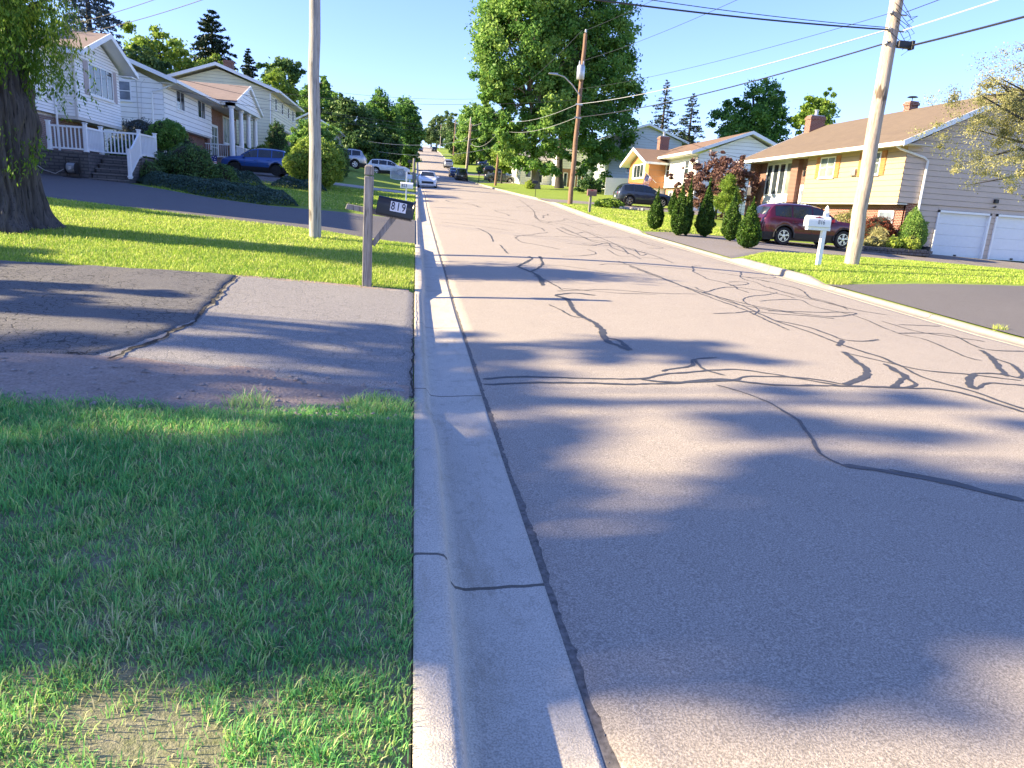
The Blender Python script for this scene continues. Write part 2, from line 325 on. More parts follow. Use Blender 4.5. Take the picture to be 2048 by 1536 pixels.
# ---------------------------------------------------------------- mesh helpers
def tag(o, label=None, cat=None, group=None, kind=None):
    if label: o['label'] = label
    if cat: o['category'] = cat
    if group: o['group'] = group
    if kind: o['kind'] = kind
    return o
def thing(name, label, cat, loc, rz=0.0, group=None):
    o = bpy.data.objects.new(name, None); C.objects.link(o); o.location = loc; o.rotation_euler = (0, 0, rz); o.empty_display_size = .1
    return tag(o, label, cat, group)
def absloc(p):
    v = Vector((0, 0, 0))
    while p is not None: v += p.location; p = p.parent
    return v
class MB:
    def __init__(s): s.v = []; s.f = []; s.m = []
    def add(s, vs, fs, mi=0):
        n = len(s.v); s.v += [tuple(map(float, v)) for v in vs]; s.f += [tuple(i+n for i in f) for f in fs]; s.m += [mi]*len(fs)
    def box(s, x0, x1, y0, y1, z0, z1, mi=0):
        s.hexa([(x0, y0, z0), (x1, y0, z0), (x1, y1, z0), (x0, y1, z0), (x0, y0, z1), (x1, y0, z1), (x1, y1, z1), (x0, y1, z1)], mi)
    def hexa(s, p, mi=0):
        s.add(p, [(0, 3, 2, 1), (4, 5, 6, 7), (0, 1, 5, 4), (1, 2, 6, 5), (2, 3, 7, 6), (3, 0, 4, 7)], mi)
    def slab(s, a, b, c, d, t, mi=0):      # quad a b c d, thickened downwards by t
        q = [a, b, c, d]; s.hexa([(p[0], p[1], p[2]-t) for p in q]+q, mi)
    def tube(s, pts, r, seg=6, mi=0, caps=True):
        pts = [Vector(p) for p in pts]; rr = r if isinstance(r, (list, tuple)) else [r]*len(pts)
        vs = []; 
        for i, p in enumerate(pts):
            d = (pts[min(i+1, len(pts)-1)]-pts[max(i-1, 0)]).normalized()
            a = Vector((0, 0, 1)) if abs(d.z) < .9 else Vector((1, 0, 0))
            u = d.cross(a).normalized(); v = d.cross(u)
            for k in range(seg):
                t = 2*math.pi*k/seg; vs.append(p+(u*math.cos(t)+v*math.sin(t))*rr[i])
        fs = [(i*seg+k, i*seg+(k+1) % seg, (i+1)*seg+(k+1) % seg, (i+1)*seg+k) for i in range(len(pts)-1) for k in range(seg)]
        if caps: fs += [tuple(range(seg)), tuple(range((len(pts)-1)*seg, len(pts)*seg))[::-1]]
        s.add(vs, fs, mi)
    def lathe(s, prof, c, axis='z', seg=24, mi=0):
        vs = []
        for r, h in prof:
            for k in range(seg):
                t = 2*math.pi*k/seg; a, b = r*math.cos(t), r*math.sin(t)
                vs.append((c[0]+a, c[1]+b, c[2]+h) if axis == 'z' else (c[0]+a, c[1]+h, c[2]+b) if axis == 'y' else (c[0]+h, c[1]+a, c[2]+b))
        n = len(prof)
        fs = [(i*seg+k, i*seg+(k+1) % seg, (i+1)*seg+(k+1) % seg, (i+1)*seg+k) for i in range(n-1) for k in range(seg)]
        if prof[0][0] > 1e-4: fs.append(tuple(range(seg))[::-1])
        if prof[-1][0] > 1e-4: fs.append(tuple(range((n-1)*seg, n*seg)))
        s.add(vs, fs, mi)
    def build(s, name, mats, parent=None, smooth=False, bevel=0.0, local=False):
        if not isinstance(mats, (list, tuple)): mats = [mats]
        me = bpy.data.meshes.new(name)
        off = Vector((0, 0, 0)) if (local or parent is None) else absloc(parent)
        me.from_pydata([(v[0]-off.x, v[1]-off.y, v[2]-off.z) for v in s.v], [], s.f)
        for m in mats: me.materials.append(m)
        me.polygons.foreach_set('material_index', s.m)
        if smooth: me.polygons.foreach_set('use_smooth', [True]*len(s.f))
        import bmesh
        bm = bmesh.new(); bm.from_mesh(me); bmesh.ops.recalc_face_normals(bm, faces=bm.faces); bm.to_mesh(me); bm.free()
        o = bpy.data.objects.new(name, me); C.objects.link(o); o.parent = parent
        if smooth: 
            try: me.set_sharp_from_angle(angle=math.radians(38))
            except Exception: pass
        if bevel:
            b = o.modifiers.new('bevel', 'BEVEL'); b.width = bevel; b.segments = 2; b.limit_method = 'ANGLE'
        return o
def npmesh(name, V, F, mat, parent=None, tint=None, smooth=False, off=None):
    """V (n,3), F (m,k) all faces of one size k; tint one value per face"""
    me = bpy.data.meshes.new(name); V = np.asarray(V, np.float32); F = np.asarray(F, np.int32); k = F.shape[1]
    if off is None: off = absloc(parent) if parent else (0, 0, 0)
    V = V-np.array(off, np.float32)
    me.vertices.add(len(V)); me.vertices.foreach_set('co', V.ravel())
    me.loops.add(F.size); me.loops.foreach_set('vertex_index', F.ravel())
    me.polygons.add(len(F)); me.polygons.foreach_set('loop_start', np.arange(len(F), dtype=np.int32)*k); me.polygons.foreach_set('loop_total', np.full(len(F), k, np.int32))
    if smooth: me.polygons.foreach_set('use_smooth', np.ones(len(F), bool))
    me.materials.append(mat); me.update(calc_edges=True)
    if tint is not None:
        a = me.attributes.new('tint', 'FLOAT', 'FACE'); a.data.foreach_set('value', np.asarray(tint, np.float32))
    o = bpy.data.objects.new(name, me); C.objects.link(o); o.parent = parent
    return o
def grid(name, X, Y, Z, mat, parent=None, smooth=True):
    """X, Y, Z 2-D arrays of the same shape"""
    n, m = X.shape; V = np.stack([X, Y, Z], -1).reshape(-1, 3)
    i, j = np.meshgrid(np.arange(n-1), np.arange(m-1), indexing='ij'); a = (i*m+j).ravel()
    F = np.stack([a, a+1, a+m+1, a+m], -1)
    o = npmesh(name, V, F, mat, parent, smooth=smooth)
    # normals up
    me = o.data; p = me.polygons[0]
    if p.normal.z < 0: me.flip_normals()
    return o
def struct(o): o['kind'] = 'structure'; return o
def snoise(x, y, s, seed=0):
    r = np.random.default_rng(seed); v = 0
    for i in range(6):
        a = r.uniform(0, 6.28); f = s*r.uniform(.6, 1.8); v = v+np.sin((x*math.cos(a)+y*math.sin(a))*f+r.uniform(0, 6.28))
    return v/6

# ---------------------------------------------------------------- the setting
YS = np.unique(np.concatenate([np.arange(-12, 35, .25), np.arange(35, 130, 1.0), np.arange(130, 700, 6.0)]))
# ground: one sheet from far left to far right; it dips under the road and kerbs
xl = np.concatenate([[-900, -400, -180, -90, -55], -np.arange(1.0, 41, 1.0)[::-1], [-.75, -.5, -.25, -.1, .035]])
Yg = np.concatenate([[-600, -200, -60], YS, [900, 1500]])
YY, XX = np.meshgrid(Yg, xl, indexing='ij')
def gz(X, Y): return X
bz = .012*snoise(XX, YY, 1.3, 3)*np.clip(-XX, 0, 1)
ZL = HL(XX, YY)-.012+bz
t_ = np.array([.10, .25, .45, .6, .8, .95, 1, 1.3, 1.8, 2.5, 4, 6, 8, 10, 13, 16, 20, 25, 30, 35, 42, 60, 90, 180, 400, 900])
XR_ = XK(Yg)[:, None]+.175+np.concatenate([[0], t_])[None, :]; YR_ = np.repeat(Yg[:, None], XR_.shape[1], 1)
ZR = HR(XR_, YR_)-.012+.012*snoise(XR_, YR_, 1.3, 4)
xm = np.array([.05, .3]); 
XM = np.concatenate([np.repeat(xm[None], len(Yg), 0), (XK(Yg)[:, None]-.3), (XK(Yg)[:, None]+.165)], 1); YM = np.repeat(Yg[:, None], 4, 1)
ZM = zr(YM)-.14
ground = struct(grid('ground', np.concatenate([XX, XM, XR_], 1), np.concatenate([YY, YM, YR_], 1), np.concatenate([ZL, ZM, ZR], 1), M['ground']))

# road: crowned asphalt with a ragged left edge
u = np.concatenate([[0, .004], np.linspace(.02, .98, 22), [.996, 1]])
Yr = np.unique(np.concatenate([np.arange(-12, 14, .04), np.arange(14, 40, .2), np.arange(40, 130, 1.0), np.arange(130, 700, 5.0)]))
xa = .619+.012*snoise(Yr, 0*Yr, 6, 5)+.012*snoise(Yr, 0*Yr, 27, 6)+.012*snoise(Yr, 0*Yr, 70, 16)+.03*np.clip(snoise(Yr, 0*Yr, 3.1, 8)-.2, 0, 1); xb = XK(Yr)-.30
XX = xa[:, None]+(xb-xa)[:, None]*u[None]; YY = np.repeat(Yr[:, None], len(u), 1)
ZZ = HRD(XX, YY)+.002
ZZ[:, 0] = zr(Yr)-.05; ZZ[:, -1] -= .02
struct(grid('road', XX, YY, ZZ, M['road']))

# kerbs with gutters
def kerb(name, prof, side, mat):
    Yk = np.unique(np.concatenate([np.arange(-12, 35, .1), np.arange(35, 130, 1.0), np.arange(130, 700, 5.0)])); zz = zr(Yk)
    hk = hkL(Yk) if side < 0 else hkR(Yk)
    cols = []
    for dx, a, c in prof:
        z = zz+a*hk+c
        x = (.04+dx if side < 0 else XK(Yk)+.165-dx)
        x = x+0*Yk+(.004*snoise(Yk, Yk*0, 7, int(dx*100)) if 0 < dx < .4 else 0)
        # smooth run-out of the face into the apron where the kerb is lowered
        if .12 < dx < .2: x = x-(1 if side < 0 else -1)*(.15-hk)*.35
        cols.append((x, Yk, z))
    X = np.stack([c[0] for c in cols], 1); Y = np.stack([c[1] for c in cols], 1); Z = np.stack([c[2] for c in cols], 1)
    return struct(grid(name, X, Y, Z, mat))
prof = [(0, 1, -.16), (0, 1, -.006), (.008, 1, 0), (.05, 1, .001), (.10, 1, 0), (.128, 1, -.008), (.142, .86, -.004), (.152, .5, 0), (.162, .12, -.004), (.18, 0, -.012), (.22, 0, -.022), (.4, 0, -.012), (.55, 0, -.003), (.570, 0, -.002), (.574, 0, -.1)]
kerb('left_kerb', prof, -1, M['kerb'])
prof = [(0, 1, -.16), (0, 1, -.006), (.01, 1, 0), (.08, 1, 0), (.128, 1, -.008), (.145, .8, 0), (.155, .45, 0), (.165, .1, -.004), (.2, 0, -.015), (.34, 0, -.008), (.455, 0, -.002), (.46, 0, -.1)]
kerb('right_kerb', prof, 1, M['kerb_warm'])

def sheet(name, xs, y0, y1, n, mat, lift=.016, HF=None, zf=None):
    xs = np.asarray(xs, float); t = np.linspace(0, 1, n)
    a = np.array([y0(x) for x in xs]); b = np.array([y1(x) for x in xs])
    Y = a[:, None]+(b-a)[:, None]*t[None]; X = np.repeat(xs[:, None], n, 1)
    Z = (HF or HL)(X, Y)+lift
    if zf is not None: Z = Z+zf(X, Y)
    Z[:, 0] -= lift+.03; Z[:, -1] -= lift+.03
    return struct(grid(name, X, Y, Z, mat))
ns = lambda x, f, a, sd=1: a*float(snoise(np.array(x), np.array(0.0), f, sd))
# nearest left driveway, an old apron and a more broken older part beyond a diagonal crack
fx = lambda x: 11.15+ns(x, 5, .07)+ns(x, 17, .05, 3)
nx_ = lambda x: 5.72+ns(x, 1.4, .12, 2)+(.25 if x < -1.2 else 0)*min(1, (-1.2-x)) - .15*max(0, min(1, (x+.6)/.6))
cx = lambda y: -1.35-(y-5.5)*.0 if False else None
def crack_x(y): return np.interp(y, [5.0, 5.8, 6.6, 7.6, 9.0, 10.2, 11.4], [-2.75, -2.45, -2.3, -2.25, -2.4, -2.55, -2.6])
jag = lambda y: .05*snoise(np.asarray(y), np.asarray(y)*0, 6, 9)+.03*snoise(np.asarray(y), np.asarray(y)*0, 23, 10)
def two(name, left, mat, lift):
    s_ = np.linspace(0, 1, 120); Yc = 5.55+5.6*s_; XC = crack_x(Yc)+jag(Yc)
    if left: t = np.concatenate([np.linspace(0, .8, 40), np.linspace(.81, .9996, 50), [1.0]]); lo = np.full(120, -34.); hi = XC
    else: t = np.linspace(0, 1, 50); lo = np.full(120, -2.95); hi = np.full(120, .03)
    X = lo[:, None]+(hi-lo)[:, None]*t[None]
    near = np.array([[nx_(x) for x in r] for r in X]); far = np.array([[fx(x) for x in r] for r in X]); Y = near+(far-near)*s_[:, None]
    Z = HL(X, Y)+lift+.012*snoise(X, Y, 1.1, 5)*np.clip(-X-.5, 0, 1)+(.012*(snoise(X, Y, 5, 6)+.6) if left else 0)*np.clip(-X-2, 0, 1)
    Z[0] -= .05; Z[-1] -= .05; Z[:, -1] -= .02
    return struct(grid(name, X, Y, Z, mat))
two('driveway', False, M['drive_old'], .014); two('driveway', True, M['drive_cracked'], .021)
def crackline(name, pts, wd, mat, zo, seed=1, HF=HL):
    P = np.array(pts, float); d = np.concatenate([[0], np.cumsum(np.hypot(*np.diff(P, axis=0).T))]); s_ = np.arange(0, d[-1], .03)
    x = np.interp(s_, d, P[:, 0]); y = np.interp(s_, d, P[:, 1]); g = np.stack([np.gradient(x), np.gradient(y)], 1); g /= np.linalg.norm(g, axis=1)[:, None]; nn = np.stack([-g[:, 1], g[:, 0]], 1)
    o_ = .02*snoise(s_, s_*0, 9, seed)+.012*snoise(s_, s_*0, 31, seed+1); w_ = wd*.5*(1+.7*snoise(s_, s_*0, 14, seed+2)).clip(.1, 2)
    a = np.stack([x, y], 1)+nn*(o_-w_)[:, None]; b = np.stack([x, y], 1)+nn*(o_+w_)[:, None]
    X = np.stack([a[:, 0], b[:, 0]], 1); Y = np.stack([a[:, 1], b[:, 1]], 1); return struct(grid(name, X, Y, HF(X, Y)+zo, mat))
M['crack_dark'] = plain('dark_crack_strip', (.02, .018, .016), 1.0, vary=.4, scale=30)  # near-black strip drawn along the crack line
yy_ = np.linspace(5.9, 11.0, 60); crackline('driveway_crack', np.stack([crack_x(yy_)+jag(yy_)+.03, yy_], 1), .032, M['crack_dark'], .026, 3)
crackline('driveway_crack', [(.025, 5.2), (.022, 8), (.025, 11.1)], .016, M['crack_dark'], .022, 5)
struct(sheet('soil_verge', np.linspace(-14, .0, 180), lambda x: 4.65+ns(x, 3, .10, 12)+ns(x, 9, .06, 13)+(.35 if x > -1.0 else 0)*min(1, x+1.0), lambda x: nx_(x)+.35+ns(x, 4, .08, 6), 12, M['soil'], .010, zf=lambda X, Y: .010*snoise(X, Y, 6, 3)))
struct(sheet('soil_verge', np.linspace(-9, -.05, 120), lambda x: 11.02+ns(x, 4, .05, 15), lambda x: 11.3+ns(x, 6, .07, 16), 6, M['soil'], .006))
# second left driveway, sweeping up to the porch
struct(sheet('driveway', np.linspace(-30, .03, 80), lambda x: np.interp(-x, [0, 1, 3, 9, 14, 30], [18.5, 18.8, 19.3, 20.2, 20.5, 19])+ns(x, 5, .06), lambda x: np.interp(-x, [0, 2, 5, 7, 9, 11, 13, 30], [28.3, 27.0, 26.0, 26.8, 28.6, 30.2, 31.4, 31.4]), 30, M['drive_dark'], .02))
# concrete walk and far left driveways
struct(sheet('footpath', np.linspace(-6.6, .03, 30), lambda x: 45.4+(-x)*.62, lambda x: 47.8+(-x)*.62, 8, M['path'], .03))
struct(sheet('driveway', np.linspace(-14, -5.6, 20), lambda x: 42.4, lambda x: 56.5, 16, M['drive_grey'], .02))
struct(sheet('driveway', np.linspace(-22, .03, 30), lambda x: 101, lambda x: 108, 10, M['drive_grey'], .03))
struct(sheet('driveway', np.linspace(-22, .03, 30), lambda x: 118, lambda x: 124, 8, M['drive_grey'], .03))
# right side: driveways
R0 = 9.38
struct(sheet('driveway', np.linspace(R0, 40, 60), lambda x: -9, lambda x: 15.35+ns(x, 4, .06), 40, M['drive_dark'], .018, HR))
struct(sheet('driveway', np.linspace(R0, 34, 60), lambda x: np.interp(x, [9, 11.5, 14, 19, 24, 34], [19.8, 22.6, 23.6, 25.2, 25.9, 26]), lambda x: np.interp(x, [9, 12, 19.3, 19.7, 23.0, 23.2, 34], [29.2, 30.2, 31.0, 29.6, 29.6, 31.0, 31.0]), 30, M['drive_grey'], .018, HR))
struct(sheet('driveway', np.linspace(R0, 22, 30), lambda x: 50.5, lambda x: 56, 10, M['drive_grey'], .02, HR))
struct(sheet('driveway', np.linspace(9.0, 24, 30), lambda x: 104.5+.0*x, lambda x: 109.5, 8, M['drive_grey'], .03, HR))
struct(sheet('driveway', np.linspace(7.9, 24, 30), lambda x: 128.5, lambda x: 133.5, 8, M['drive_grey'], .03, HR))

# crack sealant on the road
SEAMS = [(0.07, [(0.66, 6.12), (1.25, 6.18), (1.89, 6.12), (2.44, 6.16), (2.92, 6.32), (3.42, 6.16), (4.14, 6.16), (4.73, 6.16), (5.28, 6.08), (5.43, 5.42)]), (0.05, [(0.67, 6.3), (1.05, 6.4), (1.63, 6.32), (2.17, 6.32), (2.45, 6.5), (2.78, 6.6), (3.25, 6.74), (3.59, 6.62), (3.8, 6.44), (4.12, 6.18)]), (0.05, [(2.16, 6.28), (2.46, 6.2), (3.05, 6.28), (3.31, 6.46), (3.72, 6.46), (3.99, 6.4), (4.18, 6.22)]), (0.05, [(2.47, 6.62), (2.89, 6.88), (3.03, 7.16), (3.35, 7.28)]), (0.04, [(3.03, 7.16), (2.97, 6.72), (3.08, 6.48)]), (0.035, [(2.84, 6.12), (3.01, 5.84), (3.09, 5.38), (3.05, 4.94), (2.9, 4.52), (2.81, 4.26), (2.84, 4.08)]), (0.08, [(2.84, 4.08), (3.08, 3.96), (3.39, 3.74), (3.64, 3.48)]), (0.03, [(3.11, 4.0), (3.42, 3.78), (3.52, 3.66)]), (0.1, [(2.43, 7.56), (2.37, 7.8), (2.3, 8.04), (2.38, 8.54), (2.45, 9.22), (2.39, 9.76), (2.39, 10.32), (2.48, 11.18), (2.36, 11.52), (2.43, 11.64), (2.72, 11.86), (3.06, 11.68)]), (0.07, [(2.34, 8.2), (2.46, 8.12), (2.45, 7.58)]), (0.04, [(2.07, 10.7), (2.17, 10.3), (2.26, 9.74), (2.4, 9.64)]), (0.1, [(2.31, 12.62), (2.45, 13.9), (2.26, 15.12), (2.26, 15.36), (2.76, 16.8), (2.79, 17.38)]), (0.08, [(3.08, 17.48), (2.85, 15.76), (2.4, 14.5)]), (0.04, [(2.36, 13.88), (2.51, 13.16), (2.59, 12.18)]), (0.05, [(5.02, 17.28), (5.17, 14.72), (5.2, 12.86), (5.26, 11.8), (5.35, 10.78), (5.23, 9.2)]), (0.06, [(5.01, 16.28), (5.22, 13.2), (5.49, 11.74), (5.44, 10.02), (5.5, 9.16), (5.46, 8.16), (5.53, 7.48), (5.36, 6.68), (5.5, 6.16), (5.53, 5.52)]), (0.04, [(5.42, 13.28), (5.42, 11.58), (5.82, 11.04), (6.23, 10.8)]), (0.06, [(5.44, 10.02), (5.72, 9.54), (5.71, 8.74), (5.96, 8.62), (6.35, 8.84)]), (0.12, [(5.34, 8.18), (5.68, 8.64)]), (0.1, [(5.2, 7.84), (5.05, 7.4), (4.85, 6.84), (4.58, 6.52), (4.18, 6.22)]), (0.06, [(5.2, 7.74), (5.42, 7.32), (5.66, 6.98), (6.11, 6.9), (6.61, 6.72)]), (0.16, [(5.33, 7.24), (5.23, 6.9), (5.15, 6.66), (4.67, 6.16)]), (0.06, [(5.15, 6.66), (5.02, 6.3), (4.67, 6.16)]), (0.18, [(6.23, 6.96), (5.85, 6.58), (5.61, 6.22)]), (0.07, [(5.61, 6.22), (6.01, 6.5), (6.44, 6.5)]), (0.07, [(6.23, 6.96), (6.59, 7.0), (6.71, 6.8)]), (0.04, [(5.31, 12.56), (5.79, 11.28), (6.68, 10.72), (7.59, 11.28), (7.35, 11.32), (6.69, 11.08), (5.75, 10.9)]), (0.04, [(6.11, 11.94), (7.17, 12.5), (7.07, 11.74), (7.39, 10.96), (7.15, 9.54), (7.26, 9.08), (6.94, 7.94), (7.02, 7.76)]), (0.05, [(7.69, 15.74), (8.08, 14.88), (8.14, 14.14), (7.72, 13.06), (7.63, 12.7), (7.86, 11.78), (8.29, 11.44)]), (0.04, [(6.43, 13.86), (7.02, 14.32), (7.13, 14.7), (6.64, 14.46)]), (0.04, [(5.28, 12.5), (6.34, 13.64), (7.08, 13.2), (7.2, 12.66)]), (0.05, [(7.65, 10.66), (7.67, 10.26), (7.78, 9.76), (8.39, 9.46), (8.42, 9.38)]), (0.04, [(7.78, 10.42), (8.73, 10.66)]), (0.05, [(7.15, 9.54), (8.21, 9.82), (7.83, 8.7), (8.54, 8.76)]), (0.14, [(7.67, 8.56), (7.4, 8.06), (6.9, 7.36), (6.6, 6.9)]), (0.06, [(7.4, 8.06), (7.29, 7.58), (6.82, 6.94), (6.64, 6.9)]), (0.03, [(2.46, 12.02), (3.44, 12.36), (4.32, 12.2), (5.11, 12.34)]), (0.03, [(2.62, 12.34), (3.55, 12.02), (4.28, 12.08)]), (0.05, [(2.25, 25.86), (2.44, 23.68), (2.3, 21.02)]), (0.06, [(2.4, 20.06), (2.33, 17.88)]), (0.05, [(5.52, 28.0), (5.44, 25.46), (5.74, 24.08), (5.79, 22.68), (6.41, 22.24), (6.49, 20.68), (6.68, 19.68), (6.62, 17.7)]), (0.05, [(5.96, 29.1), (5.84, 26.36), (5.83, 23.64), (6.24, 23.0), (5.91, 21.08), (5.99, 19.58), (5.87, 18.16)]), (0.05, [(5.12, 21.8), (5.74, 21.78), (6.26, 21.72), (6.42, 21.02), (6.68, 20.2)]), (0.04, [(4.88, 20.02), (4.86, 18.92), (4.28, 18.1), (3.69, 17.72)]), (0.04, [(5.57, 20.44), (5.41, 18.68), (5.74, 18.74), (6.65, 18.64)]), (0.05, [(8.11, 26.74), (7.86, 23.88), (8.06, 22.72), (7.28, 22.06)]), (0.03, [(5.16, 31.32), (6.31, 30.82), (6.56, 27.64), (6.92, 25.58), (8.09, 24.58), (8.79, 22.12)]), (0.04, [(7.17, 51.02), (6.48, 40.02), (5.56, 33.12), (6.12, 30.92)]), (0.04, [(5.96, 35.92), (5.48, 31.62), (5.71, 29.88)]), (0.05, [(5.81, 28.78), (5.79, 27.02), (5.86, 26.02), (6.47, 27.08), (6.47, 25.54), (6.42, 23.28), (6.27, 21.3), (5.9, 19.38)]), (0.05, [(4.56, 21.64), (4.94, 21.5), (5.38, 21.4), (6.08, 22.62), (6.56, 22.6)]), (0.05, [(6.51, 21.46), (6.62, 21.2), (6.22, 19.28), (6.57, 19.82)])]
def seams():
    V = []; F = []; rg = np.random.default_rng(3)
    for k in range(24):
        x, y = rg.uniform(2.2, 8.6), rg.uniform(7, 44); a = rg.normal(1.75, .35) if rg.random() < .65 else rg.normal(.1, .25); L_ = rg.uniform(1.0, 4.5)*(1+y/30); p = [(x, y)]
        for q in range(int(L_/.45)): a += rg.normal(0, .28); x += math.cos(a)*.45; y += math.sin(a)*.45; p.append((x, y))
        p = [q for q in p if .9 < q[0] < 8.9 and q[1] > 6.6]
        if len(p) > 2: SEAMS.append((rg.uniform(.02, .038)*(1+y/60), p))
    for wdt, pts in SEAMS:
        P = np.array(pts, float)
        # Catmull-Rom resample
        out = []
        n = len(P)
        for i in range(n-1):
            p0, p1, p2, p3 = P[max(i-1, 0)], P[i], P[i+1], P[min(i+2, n-1)]
            k = max(3, int(np.linalg.norm(p2-p1)/.06))
            for t in np.linspace(0, 1, k, endpoint=False):
                out.append(.5*((2*p1)+(-p0+p2)*t+(2*p0-5*p1+4*p2-p3)*t*t+(-p0+3*p1-3*p2+p3)*t**3))
        out.append(P[-1]); Q = np.array(out)
        d = np.gradient(Q, axis=0); d /= np.linalg.norm(d, axis=1)[:, None]+1e-9; nn = np.stack([-d[:, 1], d[:, 0]], 1)
        s = np.arange(len(Q))*.06; ph = rg.uniform(0, 50)
        ww = min(wdt, .10)*.37*(1+.45*snoise(s+ph, s*0, 4, 2)+.35*rg.normal(0, .5, len(s))).clip(.25, 2); wob = .022*snoise(s+ph, s*0, 8, 7)+.016*snoise(s+ph, s*0, 25, 9)
        ww[0] *= .3; ww[-1] *= .3; Q = Q+nn*wob[:, None]
        b = len(V)
        for q, m_, w_ in zip(Q, nn, ww):
            for sg in (-1, 1):
                x, y = q+m_*w_*sg; x = min(max(x, .66), XK(y)-.33)
                V.append((x, y, float(HRD(x, y))+.006))
        F += [(b+2*i, b+2*i+1, b+2*i+3, b+2*i+2) for i in range(len(Q)-1)]
    o = npmesh('crack_seal_lines', V, F, M['seal']); o['kind'] = 'structure'
seams()

# ---------------------------------------------------------------- grass blades
def blades(name, x0, x1, y0, y1, dens, hgt, wid, mat, keep=None, HF=HL, seed=1, tint=(.2, .75), label=None, clump=0.0):
    r = np.random.default_rng(seed); n = int((x1-x0)*(y1-y0)*dens)
    x = r.uniform(x0, x1, n); y = r.uniform(y0, y1, n)
    if clump:
        nc = max(1, int(n/28)); cxs = r.uniform(x0, x1, nc); cys = r.uniform(y0, y1, nc); ci = r.integers(0, nc, n); k = r.uniform(0, 1, n) < clump
        x = np.where(k, cxs[ci]+r.normal(0, .022, n), x); y = np.where(k, cys[ci]+r.normal(0, .022, n), y); ctint = r.normal(0, .20, nc)[ci]*k; ch = (1+.6*r.normal(0, 1, nc)[ci]*k).clip(.5, 2)
        m = (x > x0) & (x < x1) & (y > y0) & (y < y1); x, y, ctint, ch, k = x[m], y[m], ctint[m], ch[m], k[m]; ccx, ccy = cxs[ci][m], cys[ci][m]
    else: ctint = 0; ch = 1; k = None
    if keep is not None:
        p = keep(x, y); m = r.uniform(0, 1, len(x)) < p; x, y = x[m], y[m]
        if clump: ctint, ch, k, ccx, ccy = ctint[m], ch[m], k[m], ccx[m], ccy[m]
    n = len(x); z = HF(x, y)-.012
    h = hgt*r.uniform(.5, 1.35, n)*ch*(1+.25*snoise(x, y, 2.5, seed+2)); th = r.uniform(0, 2*math.pi, n)
    if clump:
        out = np.arctan2(y-ccy, x-ccx); th = np.where(k, out+r.normal(0, .5, n), th)
    lean = h*r.uniform(.25, 1.0, n); dx, dy = np.cos(th)*lean, np.sin(th)*lean
    fa = th+r.choice([-1.57, 1.57], n)+r.normal(0, .5, n); wx, wy = np.cos(fa)*wid*.5, np.sin(fa)*wid*.5
    b1 = np.stack([x-wx, y-wy, z], 1); b2 = np.stack([x+wx, y+wy, z], 1)
    m1 = np.stack([x-wx*.8+dx*.4, y-wy*.8+dy*.4, z+h*.62], 1); m2 = np.stack([x+wx*.8+dx*.4, y+wy*.8+dy*.4, z+h*.62], 1)
    tp = np.stack([x+dx, y+dy, z+h*.85], 1)
    V = np.stack([b1, b2, m1, m2, tp], 1).reshape(-1, 3); a = np.arange(n)*5
    F = np.stack([np.stack([a, a+1, a+3], 1), np.stack([a, a+3, a+2], 1), np.stack([a+2, a+3, a+4], 1)], 1).reshape(-1, 3)
    t = np.clip(r.normal((tint[0]+tint[1])/2, (tint[1]-tint[0])/3, n)+.22*snoise(x, y, 1.1, seed+5)+.22*snoise(x, y, 4.3, seed+6)+ctint, 0, 1)
    t = np.where(r.uniform(0, 1, n) < .09, r.uniform(.9, 1.0, n), t)
    o = npmesh(name, V, F, mat, tint=np.repeat(t, 3)); tag(o, label, 'grass', kind='stuff'); return o
def keep_near(x, y):
    bare = snoise(x, y, 3.6, 21)+.45*snoise(x, y, 9, 22)
    bare = bare+.30*snoise(x, y, 28, 23)
    p = np.clip(1.0-np.clip(bare-.20, 0, 1)*2.6*np.clip((4.1-y)/1.3, 0, 1), .10, 1)
    edge = 4.75+.10*snoise(x, y*0, 3, 12)+.15*snoise(x, y*0, 9, 13)+.4*np.clip(x+1.0, 0, 1)
    return p*(1-np.clip((y-edge)/.14, 0, 1))
blades('grass', -4.2, .03, 1.3, 3.1, 14000, .032, .0040, L['grass'], keep_near, seed=11, tint=(.15, .75), label='shaded foreground grass beside the kerb with bare patches', clump=.55)
blades('grass', -5.6, .03, 3.1, 5.6, 9000, .042, .0048, L['grass'], keep_near, seed=12, tint=(.1, .65), label='thick shaded grass below the cracked driveway edge', clump=.5)
keep_l1 = lambda x, y: np.clip((y-11.15-.10*snoise(x, 0*y, 5, 31)-.06*snoise(x, 0*y, 19, 32))/.12, 0, 1)*np.clip((np.interp(-x, [0, 1, 3, 9, 14, 30], [18.5, 18.8, 19.3, 20.2, 20.5, 19])-y)/.1, 0, 1)*(1-.6*np.clip(1.2-np.hypot(x+7.0, y-14.6), 0, 1))
blades('grass', -11.5, .02, 11.0, 15, 1500, .055, .010, L['lawn'], keep_l1, seed=13, tint=(.2, .8), label='sunlit lawn strip around the 819 mailbox post')
blades('grass', -12.5, .02, 15, 20.6, 750, .05, .014, L['lawn'], keep_l1, seed=14, tint=(.3, .85), label='sunlit lawn strip around the bare utility pole')
keep_r1 = lambda x, y: np.clip((y-15.3-.05*snoise(x, 0*y, 6, 33))/.1, 0, 1)*np.clip((np.interp(x, [9, 11.5, 14, 19, 24, 34], [19.8, 22.6, 23.6, 25.2, 25.9, 26])-y)/.1, 0, 1)
blades('grass', 9.4, 18, 15.2, 24, 800, .055, .014, L['lawn'], keep_r1, HR, 15, (.25, .8), 'sunlit lawn island around the 816 mailbox and leaning pole')
blades('grass', 18, 30, 15.2, 26, 420, .06, .02, L['lawn'], keep_r1, HR, 16, (.2, .75), 'sunlit lawn between the dark driveway and the garages')
